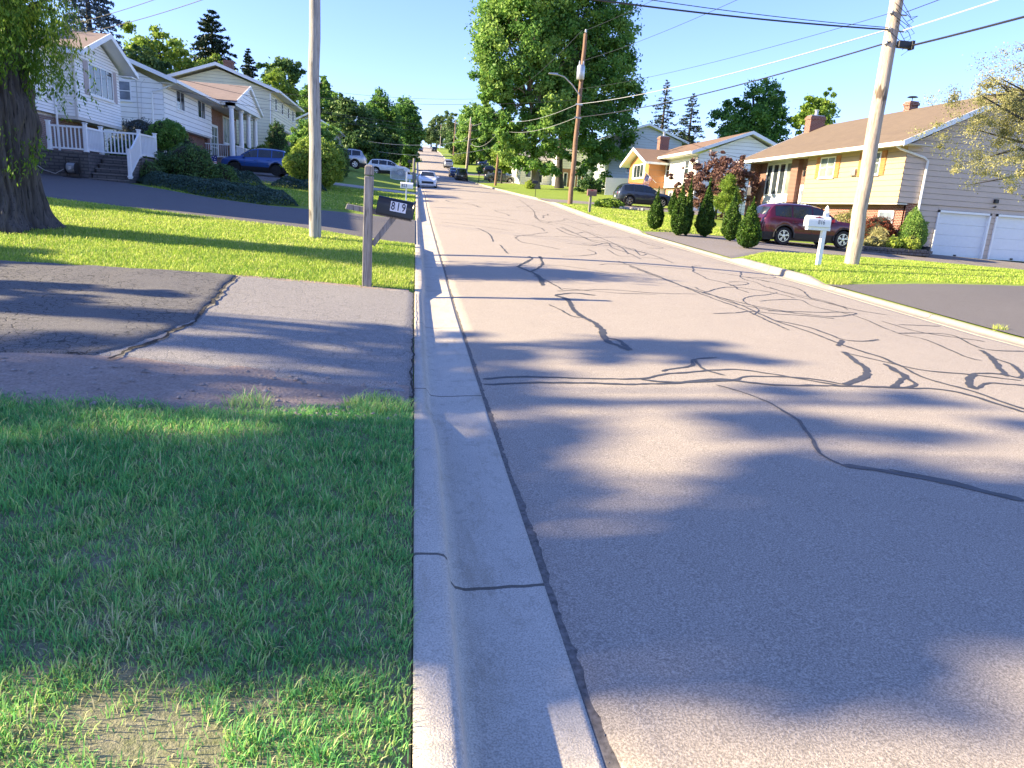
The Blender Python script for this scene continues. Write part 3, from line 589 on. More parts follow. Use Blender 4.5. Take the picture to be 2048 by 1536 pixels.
blades('grass', 9.38, 16, 29, 47, 160, .07, .03, L['lawn'], lambda x, y: ((y > 30.6) | (y > 29.6) & (x < 12))*1.0, HR, 17, (.3, .9), 'sunlit lawn behind the row of arborvitaes')
blades('grass', -10, .02, 28, 46, 160, .07, .03, L['lawn'], lambda x, y: (y > np.interp(-x, [0, 2, 5, 7, 9, 11], [28.3, 27.0, 26.0, 26.8, 28.6, 30.2]))*1.0, HL, 18, (.1, .7), 'shaded lawn beyond the second driveway')
def weed(x, y, r_, n, seed, HF, label):
    rr = np.random.default_rng(seed); blades('grass', x-r_, x+r_, y-r_, y+r_, n/(4*r_*r_), .10, .007, L['lawn'] if x > 5 else L['grass'], lambda a, b: (np.hypot(a-x, b-y) < r_)*1.0, HF, seed, (.4, .9), label)
weed(9.75, 15.45, .35, 900, 41, HR, 'tall green tuft at the lawn corner by the kerb end')
weed(9.5, 10.3, .12, 120, 42, HR, 'small weed growing behind the right kerb at the driveway')
weed(-.22, 5.15, .25, 900, 43, HL, 'bright grass tuft where the driveway meets the kerb')
weed(-1.1, 4.95, .16, 260, 44, HL, 'small grass tuft in the bare soil verge')

def pebbles(name, label, x0, x1, y0, y1, n, s0, s1, mat, HF, seed, keep=None, lift=.02):
    r = np.random.default_rng(seed); X = r.uniform(x0, x1, n); Y = r.uniform(y0, y1, n)
    if keep is not None: m = keep(X, Y); X, Y = X[m], Y[m]
    n = len(X); S = s0*(s1/s0)**(r.uniform(0, 1, n)**3); base = np.array([(1, 0, 0), (.3, .95, 0), (-.8, .6, 0), (-.85, -.5, 0), (.25, -.95, 0), (.5, .2, .5), (-.35, .35, .55), (-.2, -.45, .5)])
    a = r.uniform(0, 6.28, n); c, s = np.cos(a), np.sin(a); sh = r.uniform(.6, 1.3, (n, 8, 3)); B = base[None]*sh; bx = B[..., 0]*c[:, None]-B[..., 1]*s[:, None]*.7; by = B[..., 0]*s[:, None]+B[..., 1]*c[:, None]*.7
    V = np.stack([X[:, None]+bx*S[:, None], Y[:, None]+by*S[:, None], (HF(X, Y)+lift-.004)[:, None]+B[..., 2]*S[:, None]*.8], -1).reshape(-1, 3)
    T = np.array([(0, 1, 5), (1, 2, 6), (2, 3, 6), (3, 4, 7), (4, 0, 5), (1, 6, 5), (3, 7, 6), (4, 5, 7), (5, 6, 7)]); F = (np.arange(n)[:, None, None]*8+T[None]).reshape(-1, 3)
    tag(npmesh(name, V, F, mat), label, 'gravel', kind='stuff')
M['pebble'] = plain('pebbles', (.26, .22, .20), .9, vary=.5, scale=25)
pebbles('gravel', 'loose stones in the bare soil along the cracked driveway', -9, -.05, 4.6, 5.9, 2600, .004, .035, M['pebble'], HL, 51)
pebbles('grit', 'dark grit gathered along the edge of the left gutter', .55, .75, 1.2, 16, 1500, .002, .007, M['drive_cracked'], HRD, 52, lift=.0)
pebbles('grit', 'fine grit lying in the left gutter by the kerb', .2, .34, 1.2, 9, 900, .0015, .006, M['pebble'], lambda X, Y: zr(Y)-.02, 53, lift=.0)

M['seam_dirt'] = plain('gutter_seam_dirt', (.15, .135, .125), 1.0, vary=.5, scale=40)
Yd = np.arange(-10, 60, .2); struct(grid('gutter_seam', np.stack([Yd*0+.58, Yd*0+.72], 1), np.stack([Yd, Yd], 1), np.stack([zr(Yd)-.005, zr(Yd)-.005], 1), M['seam_dirt']))

# ---------------------------------------------------------------- foliage
def leafquads(P, size, r, up=.3, aspect=.55, jitter=.35):
    n = len(P); nr = r.normal(0, 1, (n, 3)); nr[:, 2] += up; nr /= np.linalg.norm(nr, axis=1)[:, None]+1e-9
    a = r.normal(0, 1, (n, 3)); uu = np.cross(nr, a); uu /= np.linalg.norm(uu, axis=1)[:, None]+1e-9; vv = np.cross(nr, uu)
    s = size*r.uniform(1-jitter, 1+jitter, n)[:, None]
    V = np.stack([P-uu*s*.5, P+vv*s*.5*aspect+nr*s*.08, P+uu*s*.5, P-vv*s*.5*aspect+nr*s*.08], 1).reshape(-1, 3)
    return V, np.arange(n*4).reshape(-1, 4)
def crown_points(lobes, n, r, clump=.16, gap=.35, shell=.55):
    """leaf positions grouped in clumps near the surface of a union of ellipsoids"""
    vol = np.array([l[3]*l[4]*l[5] for l in lobes])**.75; vol /= vol.sum()
    sizes = np.array([(l[3]+l[4]+l[5])/3 for l in lobes])
    nc = max(14, int(n/110)); li = r.choice(len(lobes), nc, p=vol)
    d = r.normal(0, 1, (nc, 3)); d /= np.linalg.norm(d, axis=1)[:, None]
    rad = shell+(1-shell)*r.uniform(0, 1, nc)**.6; rad *= 1+.12*r.normal(0, 1, nc)
    Lb = np.array(lobes); Cc = Lb[li, :3]+d*rad[:, None]*Lb[li, 3:6]
    f = snoise(Cc[:, 0]*1.0+Cc[:, 2]*.7, Cc[:, 1]+Cc[:, 2], 2.2/sizes.mean(), int(r.integers(1e6)))
    m = f > -gap*.0-.35+gap*0; Cc, li, d = Cc[m], li[m], d[m]; nc = len(Cc)
    ci = r.integers(0, nc, n); cr = clump*sizes[li]*r.uniform(.6, 1.4, nc)
    P = Cc[ci]+r.normal(0, 1, (n, 3))*cr[ci][:, None]*np.array([1, 1, .7])*.55
    ct = r.normal(0, .22, nc)
    return P, ct[ci], Cc
def limbs(mb, base, top, r0, targets, r, n=9, mi=0):
    base = Vector(base); top = Vector(top); pts = []
    for i in range(7):
        t = i/6; pts.append(base.lerp(top, t)+Vector((r.normal(0, .5)*r0*t, r.normal(0, .5)*r0*t, 0)))
    mb.tube(pts, [r0*(1.45 if i == 0 else 1-.12*i) for i in range(7)], 10, mi)
    if len(targets) == 0: return
    for j in r.choice(len(targets), min(n, len(targets)), replace=False):
        tg = Vector(targets[j]); t = r.uniform(.35, .95); a = base.lerp(top, t); mid = a.lerp(tg, .5)+Vector((0, 0, (tg-a).length*.12))
        mb.tube([a, mid, tg], [r0*.42*(1.1-t*.5), r0*.22, r0*.05], 6, mi)
def tree(name, label, x, y, lobes, n, leaf, size, trunk_r, bark='bark', seed=1, group=None, trunk_top=None, z0=None, aspect=.6, clump=.2, tint=.5, shell=.62, cat='tree', nl=9, base_off=(0, 0)):
    """lobes: (dx, dy, z above base, rx, ry, rz)"""
    r = np.random.default_rng(seed); z = H(x, y) if z0 is None else z0
    t = thing(name, label, cat, (x, y, z), 0, group)
    P, ct, Cc = crown_points([(l[0], l[1], l[2], l[3], l[4], l[5]) for l in lobes], n, r, clump, shell=shell)
    P = P[P[:, 2] > .15]; ct = ct[:len(P)]
    V, F = leafquads(P, size, r, aspect=aspect)
    tt = np.clip(tint+ct+r.normal(0, .14, len(P)), 0, 1)
    npmesh('crown', V, F, L[leaf], t, tint=tt, off=(0, 0, 0))
    if trunk_r:
        mb = MB(); zc = trunk_top or max(l[2] for l in lobes); limbs(mb, (base_off[0], base_off[1], -.3), (lobes[0][0]*.5, lobes[0][1]*.5, zc), trunk_r, Cc, r, nl)
        mb.build('trunk', M[bark], t, smooth=True, local=True)
    return t
def autolobes(w, h, z0, n, r, flat=.6, dw=None):
    """n overlapping lobes filling a crown w wide, h tall from z0 up"""
    out = [(0, 0, z0+h*.5, w*.36, w*.36, h*.42)]
    for i in range(n):
        t = (i+.5)/n; zz = z0+h*(.14+.78*t); prof = math.sin(math.pi*min(1, .18+.72*t))**flat
        a = i*2.4+r.uniform(-.4, .4); rr = w*.5*prof; k = r.uniform(.36, .52)
        out.append((math.cos(a)*rr*(1-k), math.sin(a)*rr*(1-k), zz, rr*k+.1, rr*k+.1, min(h*.24, rr*k*1.05+.1)))
    return out
def broadleaf(name, label, x, y, w, ztop, zlow, leaf='maple', n=14000, size=.3, seed=1, tr=.3, group=None, lob=9, **k):
    r = np.random.default_rng(seed); z = H(x, y)
    k.setdefault('clump', .24); return tree(name, label, x, y, autolobes(w*1.08, ztop-zlow, zlow-z, lob+3, r), int(n*1.5), leaf, size*1.05, tr, seed=seed, group=group, **k)
def conifer(name, label, x, y, ztop, w, leaf='needle', seed=1, group=None, z_low=.6, dens=1.0, droop=.25, z0=None, size=.22, sparse=False, cat='tree', power=.85, layers=None):
    r = np.random.default_rng(seed); z = H(x, y) if z0 is None else z0; h = ztop-z
    t = thing(name, label, cat, (x, y, z), 0, group); P = []; D = []; mb = MB()
    mb.tube([(0, 0, -.3), (0, 0, h*.5), (0, 0, h*.98)], [w*.045+.03, w*.03+.02, .02], 8)
    nl = layers or int(1.9*h/(w*.11+.25)); 
    for i in range(nl):
        f = (i+.3)/nl; zz = z_low+(h-z_low)*f; rad = w*.5*(1-f)**power+.04
        nb = int(r.integers(7, 11)) if not sparse else int(r.integers(4, 7))
        for k in range(nb):
            a = r.uniform(0, 6.283); L_ = rad*r.uniform(.7, 1.12); dr = -droop*L_*r.uniform(.5, 1.3)+ (.3*L_ if f > .75 else 0)
            tipv = np.array([math.cos(a)*L_, math.sin(a)*L_, dr])
            if rad > .5: mb.tube([(0, 0, zz), (tipv[0]*.5, tipv[1]*.5, zz+dr*.3), (tipv[0], tipv[1], zz+dr)], [.02+.008*L_, .015, .005], 4)
            m = max(4, int(30*dens*L_/max(size*4, .4)))
            s = r.uniform(.18, 1, m)**(.8); pp = np.array([0, 0, zz])+tipv[None]*s[:, None]*np.array([1, 1, 0])+np.array([0, 0, 1])*(dr*s**1.6)[:, None]
            side = np.array([-math.sin(a), math.cos(a), 0]); spread = (.22*L_*(1.15-s)+.05)
            pp = pp+side[None]*(r.normal(0, 1, m)*spread*.8)[:, None]+np.array([0, 0, 1])*(-abs(r.normal(0, .06, m))*L_)[:, None]
            P.append(pp)
    P = np.concatenate(P); V, F = leafquads(P, size, r, up=1.0, aspect=.4)
    npmesh('crown', V, F, L[leaf], t, tint=np.clip(.45+r.normal(0, .2, len(P))+.15*snoise(P[:, 0], P[:, 2], 3, seed), 0, 1), off=(0, 0, 0))
    mb.build('trunk', M['bark'], t, smooth=True, local=True); return t
def shrub(name, label, x, y, prof, n, leaf, size, seed=1, group=None, core=True, lump=.08, z0=None, cat='shrub', tint=.5, stem=0.0, aspect=.7, gap=0.0, core_mat='dark', thick=.12, sq=(1, 1)):
    """a clipped or mounded shrub: prof is a list of (radius, z) from bottom to top"""
    r = np.random.default_rng(seed); z = H(x, y) if z0 is None else z0
    t = thing(name, label, cat, (x, y, z), 0, group)
    R = np.array([p[0] for p in prof], float); Z = np.array([p[1] for p in prof], float)
    s = r.uniform(0, 1, n); seg = np.hypot(np.diff(R), np.diff(Z)); cum = np.concatenate([[0], np.cumsum(seg*(R[1:]+R[:-1]+.05))]); cum /= cum[-1]
    rr = np.interp(s, cum, R); zz = np.interp(s, cum, Z); a = r.uniform(0, 6.283, n)
    f = 1+lump*snoise(a*1.7+zz*0, zz*2.3, 1.5, seed)*2+lump*.7*snoise(np.cos(a)*4, np.sin(a)*4+zz*3, 1.6/max(R.max(), .3), seed+1)
    k = f*(1-abs(r.normal(0, thick, n)))+r.normal(0, .02, n)
    nt_ = int(18+R.max()*22); ta, tz_ = r.uniform(0, 6.283, nt_), r.uniform(Z.min(), Z.max(), nt_); ti = r.integers(0, nt_, n); tu = r.uniform(0, 1, n) < .16
    a = np.where(tu, ta[ti]+r.normal(0, .09, n), a); zz = np.where(tu, tz_[ti]+r.normal(0, .05, n), zz); rr = np.where(tu, np.interp(zz, Z, R), rr) if np.all(np.diff(Z) > 0) else rr; k = np.where(tu, 1+abs(r.normal(0, .10, n)), k)
    gap_ = snoise(a*2.2, zz*3.1, 1.6, seed+9) < -.42; k = np.where(gap_ & ~tu, k*.86, k)
    P = np.stack([np.cos(a)*rr*k*sq[0], np.sin(a)*rr*k*sq[1], Z[0]+(zz-Z[0])*(1-.5*thick+ .5*(k-1)*.6+.03*r.normal(0, 1, n))], 1)
    V, F = leafquads(P, size, r, aspect=aspect)
    npmesh('foliage', V, F, L[leaf], t, tint=np.clip(tint+r.normal(0, .16, n)+.2*snoise(a*3, zz*4, 1.3, seed+4), 0, 1), off=(0, 0, 0))
    if core or stem:
        mb = MB()
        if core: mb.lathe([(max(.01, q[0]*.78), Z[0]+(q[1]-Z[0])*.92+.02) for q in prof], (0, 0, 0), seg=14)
        if stem: mb.tube([(0, 0, -.2), (.02, 0, Z[0]+.15)], [stem*1.15, stem], 8)
        mb.build('stem', M['core_stem'], t, smooth=True, local=True)  # opaque dark core added inside the foliage to hide gaps, plus any stem
    return t
M['core_stem'] = plain('dark_core_stem', (.022, .026, .012), .95, vary=.5, scale=20)

# ---------------------------------------------------------------- cars
def car(name, label, x, y, rz, paint, kind='suv', z=None, pitch=0.0, roll=0.0, group=None, rim='rim', Ln=4.6, W=1.85, Hh=1.69, cat='car', detail=True, plate=True, clad=True, rails=True):
    z = H(x, y)+.02 if z is None else z
    t = thing(name, label, cat, (x, y, z), rz, group); t.rotation_euler = (roll, pitch, rz)
    hl = Ln/2; wb = Ln*.292; wr = .36 if kind in ('suv', 'van') else .32; Ra = wr+.075
    if kind == 'suv':
        tp = [(-1, .78), (-.985, 1.05), (-.93, 1.16), (-.84, 1.52), (-.76, 1.64), (-.5, 1.69), (-.1, 1.69), (.12, 1.60), (.30, 1.36), (.44, 1.15), (.52, 1.11), (.75, 1.05), (.93, .92), (.985, .80), (1, .62)]
        bl = [(-1, .78), (-.98, 1.0), (-.9, 1.12), (-.5, 1.06), (.3, 1.0), (.44, 1.0), (.75, .97), (.93, .86), (1, .6)]; cab = (-.80, .30); scz = Hh/1.69
    elif kind == 'van':
        tp = [(-1, .7), (-.99, 1.05), (-.96, 1.3), (-.90, 1.66), (-.84, 1.75), (-.4, 1.78), (.1, 1.75), (.3, 1.62), (.52, 1.28), (.66, 1.08), (.85, .98), (.96, .85), (1, .6)]
        bl = [(-1, .7), (-.98, 1.0), (-.9, 1.06), (.3, 1.02), (.55, 1.0), (.66, .98), (.85, .9), (.96, .8), (1, .58)]; cab = (-.93, .50); scz = Hh/1.78
    elif kind == 'wagon':
        tp = [(-1, .72), (-.985, .98), (-.94, 1.08), (-.88, 1.42), (-.80, 1.50), (-.5, 1.53), (-.05, 1.52), (.15, 1.43), (.36, 1.14), (.46, 1.02), (.75, .94), (.93, .82), (.985, .72), (1, .56)]
        bl = [(-1, .72), (-.98, .94), (-.9, 1.02), (.3, .96), (.46, .93), (.75, .86), (.93, .76), (1, .54)]; cab = (-.86, .34); scz = Hh/1.53
    else:
        tp = [(-1, .62), (-.985, .86), (-.95, .98), (-.86, 1.03), (-.70, 1.07), (-.60, 1.14), (-.42, 1.36), (-.28, 1.44), (-.05, 1.47), (.10, 1.43), (.28, 1.20), (.42, 1.02), (.5, .98), (.75, .90), (.93, .78), (.985, .68), (1, .52)]
        bl = [(-1, .6), (-.97, .88), (-.7, .98), (.3, .93), (.44, .93), (.75, .82), (.93, .72), (1, .5)]; cab = (-.62, .30); scz = Hh/1.47
    tx, tz = np.array(tp).T; bx, bz_ = np.array(bl).T
    def top(x_): return np.interp(x_/hl, tx, tz)*scz
    def belt(x_): return min(np.interp(x_/hl, bx, bz_)*scz, top(x_)-.03)
    def hw(x_): return W/2*(1-.10*abs(x_/hl)**3-.16*max(0, (abs(x_/hl)-.9)/.1)**2)
    st = sorted(set([round(v, 4) for v in list(np.linspace(-hl, hl, 44))+[hl*.985, -hl*.985]+[s*wb+d for s in (-1, 1) for d in np.linspace(-Ra, Ra, 13)]]))
    gc = .26 if kind in ('suv',) else .2
    rings = []
    for x_ in st:
        zb = gc+(.14 if abs(x_) > hl*.96 else 0)
        for s in (-1, 1):
            d = x_-s*wb
            if abs(d) <= Ra: zb = max(zb, wr+math.sqrt(max(0, Ra*Ra-d*d)))
        w_ = hw(x_); T = top(x_); B = belt(x_); cabin = np.interp(x_/hl, [cab[0]-.16, cab[0]+.06, cab[1]-.1, cab[1]+.18], [0, 1, 1, 0])
        wroof = w_*(.90-.17*cabin); zc = max(zb+.015, min(.5, B-.2)); zm = max(zc+.01, B*.74)
        rings.append([(w_*.93, zb), (w_*.995, zc), (w_, zm), (w_*.985, max(zm+.01, B-.05)), (w_*.955, B+.01 if T-B > .05 else B), (wroof, T-.045*(1 if T-B > .12 else .4)), (wroof*.86, T-.008), (0, T+.014)])
    mb = MB(); k = 8; vs = []
    for x_, rg_ in zip(st, rings):
        vs += [(x_, yy, zz) for yy, zz in rg_]+[(x_, -yy, zz) for yy, zz in rg_[:-1][::-1]]
    nn = 15; fs = []; ms = []
    for i in range(len(st)-1):
        for j in range(nn-1):
            fs.append((i*nn+j, i*nn+j+1, (i+1)*nn+j+1, (i+1)*nn+j)); ms.append(1 if (clad and kind == 'suv' and j in (0, nn-2)) else 0)
    mb.v = vs; mb.f = fs+[tuple(range(nn)), tuple(range((len(st)-1)*nn, len(st)*nn))]; mb.m = ms+[0, 0]
    body = mb.build('body', [M[paint], M['black_plastic']], t, smooth=True, local=True)
    ub = MB(); ub.box(-hl*.93, hl*.93, -W*.40, W*.40, .18, .62); ub.build('underbody', M['black_plastic'], t, local=True)
    # glass panels a few millimetres proud of the body
    def panel(nm, xs, j0, j1, a, b, sides, shrink=0):
        g = MB()
        for sd in sides:
            v = []
            for x_ in xs:
                rg_ = [np.interp(x_, st, [r_[q][c] for r_ in rings]) for q in (j0, j1) for c in (0, 1)]
                p0 = np.array(rg_[:2]); p1 = np.array(rg_[2:]); 
                for f_ in (a, b):
                    q = p0+(p1-p0)*f_; v.append((x_, sd*(q[0]+.007), q[1]+.002))
            n_ = len(xs); g.add(v, [(2*i, 2*i+1, 2*i+3, 2*i+2) for i in range(n_-1)])
        return g.build(nm, M['car_glass'], t, local=True)
    xf = hl*(cab[1]+(.10 if kind != 'van' else .12)); xr = hl*cab[0]
    cuts = {'suv': [-.78, -.47, -.44, -.08, -.05, .36], 'van': [-.88, -.45, -.42, .02, .05, .58], 'wagon': [-.84, -.42, -.39, -.04, -.01, .38], 'sedan': [-.52, -.42, -.17, -.14, .27, .27]}[kind]
    if kind == 'sedan': cuts = [-.56, -.15, -.12, .36]
    for i in range(0, len(cuts), 2):
        for sd_ in (1, -1):
            if kind in ('sedan',): panel('side_window', np.linspace(cuts[i]*hl, cuts[i+1]*hl, 9), 4, 5, .10, .90, (sd_,))
            else: panel('side_window', np.linspace(cuts[i]*hl, cuts[i+1]*hl, 9), 4, 5, .10, .90, (sd_,))
    def across(nm, xs):
        g = MB(); v = []
        for x_ in xs:
            T = float(top(x_)); w5 = np.interp(x_, st, [r_[6][0] for r_ in rings]); 
            sl = (top(x_+.02)-top(x_-.02))/.04; nx, nz = -sl, 1; q = math.hypot(nx, nz)
            for yy in (-1, -.5, 0, .5, 1): v.append((x_+nx/q*.012, yy*w5*1.0, T+nz/q*.02-.008*yy*yy))
        n_ = len(xs); g.add(v, [(5*i+j, 5*i+j+1, 5*i+6+j, 5*i+5+j) for i in range(n_-1) for j in range(4)])
        g.build(nm, M['car_glass'], t, local=True)
    ws = {'suv': (.14, .42), 'van': (.31, .63), 'wagon': (.17, .43), 'sedan': (.12, .40)}[kind]; rw = {'suv': (-.925, -.845), 'van': (-.955, -.90), 'wagon': (-.93, -.885), 'sedan': (-.60, -.42)}[kind]
    across('windshield', np.linspace(ws[0]*hl, ws[1]*hl, 7)); across('rear_window', np.linspace(rw[0]*hl, rw[1]*hl, 5))
    # lights, bumpers, plate, mirrors, handles
    for s in (-1, 1):
        a = MB(); zt = .90*scz if kind != 'sedan' else .80*scz
        wl = hw(-hl*.955); a.hexa([(-hl*1.0, s*wl*.62, zt-.06), (-hl*.93, s*wl*1.015, zt-.10), (-hl*.86, s*wl*1.02, zt+.0), (-hl*.97, s*wl*.6, zt+.0), (-hl*.995, s*wl*.62, zt+.12), (-hl*.93, s*wl*1.0, zt+.13), (-hl*.84, s*wl*1.0, zt+.13), (-hl*.96, s*wl*.6, zt+.12)])
        a.build('taillight', M['tail_red'], t, local=True)
        a = MB(); zt = .76*scz if kind != 'sedan' else .66*scz
        wl = hw(hl*.955); a.hexa([(hl*1.0, s*wl*.60, zt-.05), (hl*.95, s*wl*.99, zt-.03), (hl*.86, s*wl*1.012, zt+.03), (hl*.96, s*wl*.55, zt), (hl*.985, s*wl*.60, zt+.07), (hl*.94, s*wl*.97, zt+.10), (hl*.84, s*wl*1.0, zt+.12), (hl*.94, s*wl*.55, zt+.08)])
        a.build('headlight', M['lamp_glass'], t, local=True)
        a = MB(); xm_ = hl*(cab[1]+.04); w_ = hw(xm_); zb = belt(xm_); a.hexa([(xm_-.08, s*(w_*.95), zb+.03), (xm_+.06, s*(w_*.95), zb+.03), (xm_+.04, s*(w_+.20), zb+.02), (xm_-.07, s*(w_+.20), zb+.02), (xm_-.08, s*(w_*.95), zb+.14), (xm_+.04, s*(w_*.95), zb+.14), (xm_+.02, s*(w_+.19), zb+.17), (xm_-.07, s*(w_+.19), zb+.17)])
        a.build('mirror', M[paint], t, bevel=.02, local=True)
    a = MB(); a.box(hl*.985, hl*1.008, -W*.30, W*.30, .40*scz, .60*scz); a.build('grille', M['black_plastic'], t, bevel=.01, local=True)
    for b0, b1, b2, b3 in ((-hl*1.0, -hl*.95, .24, .46), (hl*.95, hl*1.002, .22, .34)):
        a = MB(); a.box(b0, b1, -W*.42, W*.42, b2, b3); a.build('bumper', M['black_plastic'] if kind == 'suv' else M[paint], t, bevel=.02, local=True)
    if plate:
        a = MB(); a.box(-hl*1.004-.012, -hl*1.0, -.15, .15, .62*scz, .77*scz); a.build('plate', M['plate'], t, local=True)
    if detail:
        a = MB()
        for s in (-1, 1):
            for xd in ([-.44, -.06, .30] if kind != 'sedan' else [-.44, -.14, .30]):
                x_ = xd*hl; w_ = hw(x_)+.0015; a.box(x_-.005, x_+.005, min(s*w_*.98, s*w_), max(s*w_*.98, s*w_), .45, belt(x_)-.06)
        a.build('door_gap', M['black_plastic'], t, local=True)
        for s in (-1, 1):
            for xd in (-.36, .0):
                a = MB(); x_ = xd*hl; w_ = hw(x_); a.box(x_-.09, x_+.09, min(s*(w_-.01), s*(w_+.03)), max(s*(w_-.01), s*(w_+.03)), belt(x_)-.13, belt(x_)-.10); a.build('door_handle', M[paint], t, bevel=.008, local=True)
        if kind == 'suv' and rails:
            a = MB()
            for s in (-1, 1): a.tube([(-.72*hl, s*W*.37, 1.66*scz), (-.6*hl, s*W*.365, 1.73*scz), (0, s*W*.36, 1.73*scz), (.08*hl, s*W*.36, 1.65*scz)], .016, 6)
            a.build('roof_rail', M['dark_metal'], t, smooth=True, local=True)
        if kind == 'suv' and clad:
            a = MB()
            for s in (-1, 1):
                for sw in (-1, 1):
                    pts = [(sw*wb+Ra*1.03*math.cos(q), s*(hw(sw*wb)*1.0), wr+Ra*1.03*math.sin(q)) for q in np.linspace(-.15, math.pi+.15, 16)]
                    a.tube(pts, .032, 6)
            a.build('arch_trim', M['black_plastic'], t, smooth=True, local=True)
    for sx in (-1, 1):
        for sy in (-1, 1):
            w_ = MB(); yc = sy*(W/2-.125); pr = [(wr*.62, -.10), (wr*.93, -.11), (wr, -.075), (wr, .075), (wr*.93, .11), (wr*.62, .10)]
            w_.lathe(pr, (sx*wb, yc, wr), 'y', 28); wo = w_.build('wheel', M['tyre'], t, smooth=True, local=True)
            q = MB(); yo = yc+sy*.085
            q.lathe([(wr*.66, -.05*sy), (wr*.66, .02*sy), (wr*.60, .02*sy), (wr*.58, -.04*sy)], (sx*wb, yo, wr), 'y', 24)
            for j in range(5):
                for e in (-.16, .16):
                    an = 2*math.pi*j/5+.3; c_, s_ = math.cos(an), math.sin(an); c2, s2 = math.cos(an+e), math.sin(an+e)
                    p0 = (sx*wb+c_*wr*.08, wr+s_*wr*.08); p1 = (sx*wb+c2*wr*.62, wr+s2*wr*.62); nx, nz = -(p1[1]-p0[1]), p1[0]-p0[0]; ql = math.hypot(nx, nz); nx, nz = nx/ql*.018, nz/ql*.018
                    y0, y1 = yo-.005*sy, yo+.016*sy
                    q.hexa([(p0[0]-nx, y0, p0[1]-nz), (p1[0]-nx, y0, p1[1]-nz), (p1[0]+nx, y0, p1[1]+nz), (p0[0]+nx, y0, p0[1]+nz), (p0[0]-nx, y1, p0[1]-nz), (p1[0]-nx, y1, p1[1]-nz), (p1[0]+nx, y1, p1[1]+nz), (p0[0]+nx, y1, p0[1]+nz)])
            q.lathe([(.07, 0), (.065, .022*sy), (.001, .025*sy)], (sx*wb, yo, wr), 'y', 12)
            q.build('rim', M[rim], wo, local=True)
    return t

# ---------------------------------------------------------------- small street things
def text(parent, s, size, loc, rot, mat, name='number', extr=.002, squeeze=1.0):
    cu = bpy.data.curves.new(name, 'FONT'); cu.body = s; cu.size = size; cu.extrude = extr; cu.align_x = 'CENTER'; cu.align_y = 'CENTER'; cu.offset = size*(.012 if s == '819'[:len(s)] or s in '819' else .002)
    o = bpy.data.objects.new(name, cu); C.objects.link(o); bpy.context.view_layer.update()
    me = bpy.data.meshes.new_from_object(o.evaluated_get(bpy.context.evaluated_depsgraph_get())); bpy.data.objects.remove(o)
    n = bpy.data.objects.new(name, me); C.objects.link(n); n.parent = parent; me.materials.clear(); me.materials.append(mat)
    n.location = loc; n.rotation_euler = rot; n.scale = (squeeze, 1, 1); return n
def pole(name, label, x, y, h, r, mat, lean=(0, 0), group=None, z=None):
    z = H(x, y)-.1 if z is None else z
    t = thing(name, label, 'utility pole', (x, y, z), 0, group)
    a = MB(); rg = np.random.default_rng(int(abs(x*100+y*7))); n = 14
    a.tube([(lean[0]*i/n+rg.normal(0, .012), lean[1]*i/n+rg.normal(0, .012), h*i/n) for i in range(n+1)], [r*(1.12-.34*i/n)*(1+rg.normal(0, .012)) for i in range(n+1)], 16)
    a.build('shaft', M[mat], t, smooth=True, local=True); return t
def wire(label, pts, sag=.5, r=.012, mat='cable_black', group='overhead wires', n=24, name='overhead_wire'):
    a = MB(); P = []
    for i in range(len(pts)-1):
        p, q = Vector(pts[i]), Vector(pts[i+1])
        for k in range(n if i < len(pts)-2 else n+1):
            f = k/n; v = p.lerp(q, f); v.z -= 4*sag*f*(1-f); P.append(v)
    a.tube(P, r, 5); o = a.build(name, M[mat], None, smooth=True); tag(o, label, 'overhead wire', group); return o
def box_mailbox(t, L_, W_, Hh, z, axis, mat, dx=0.0, dy=0.0, flag=True, flare=0.0):
    """US post box: flat bottom, rounded top, along axis 'x' or 'y'"""
    seg = 10; prof = [(-W_/2, 0), (W_/2, 0), (W_/2, Hh*.55)]+[(W_/2*math.cos(a), Hh*.55+Hh*.45*math.sin(a)) for a in np.linspace(0, math.pi, seg)[1:-1]]+[(-W_/2, Hh*.55)]
    a = MB(); n = len(prof)
    vs = [((l, p, z+q) if axis == 'x' else (p, l, z+q)) for l in (-L_/2, L_/2) for p, q in prof]
    vs = [(v[0]+dx, v[1]+dy, v[2]) for v in vs]
    a.add(vs, [tuple(range(n)), tuple(range(n, 2*n))]+[(i, (i+1) % n, n+(i+1) % n, n+i) for i in range(n)])
    return a.build('box', M[mat], t, local=True, bevel=.006)

# ---------------------------------------------------------------- house helpers
class Face:
    """a vertical wall plane: origin (ox, oy), u along the wall, n outward"""
    def __init__(s, ox, oy, u, n): s.o = (ox, oy); s.u = u; s.n = n
    def p(s, u, n, z): return (s.o[0]+s.u[0]*u+s.n[0]*n, s.o[1]+s.u[1]*u+s.n[1]*n, z)
    def box(s, mb, u0, u1, n0, n1, z0, z1, mi=0):
        mb.hexa([s.p(u0, n0, z0), s.p(u1, n0, z0), s.p(u1, n1, z0), s.p(u0, n1, z0), s.p(u0, n0, z1), s.p(u1, n0, z1), s.p(u1, n1, z1), s.p(u0, n1, z1)], mi)
def faceE(x): return Face(x, 0, (0, 1), (1, 0))      # faces +X, u = world Y
def faceW(x): return Face(x, 0, (0, 1), (-1, 0))     # faces -X, u = world Y
def faceS(y): return Face(0, y, (1, 0), (0, -1))     # faces -Y, u = world X
def span(poly, z):
    xs = []
    for (a, za), (b, zb) in zip(poly, poly[1:]+poly[:1]):
        if (za-z)*(zb-z) <= 0 and za != zb: xs.append(a+(b-a)*(z-za)/(zb-za))
        elif za == zb and abs(za-z) < 1e-6: xs += [a, b]
    return (min(xs), max(xs)) if xs else None
M['siding_gap'] = plain('siding_gap_shade', (.22, .22, .22), .9)  # grey stands in for the shade in the slot under each board
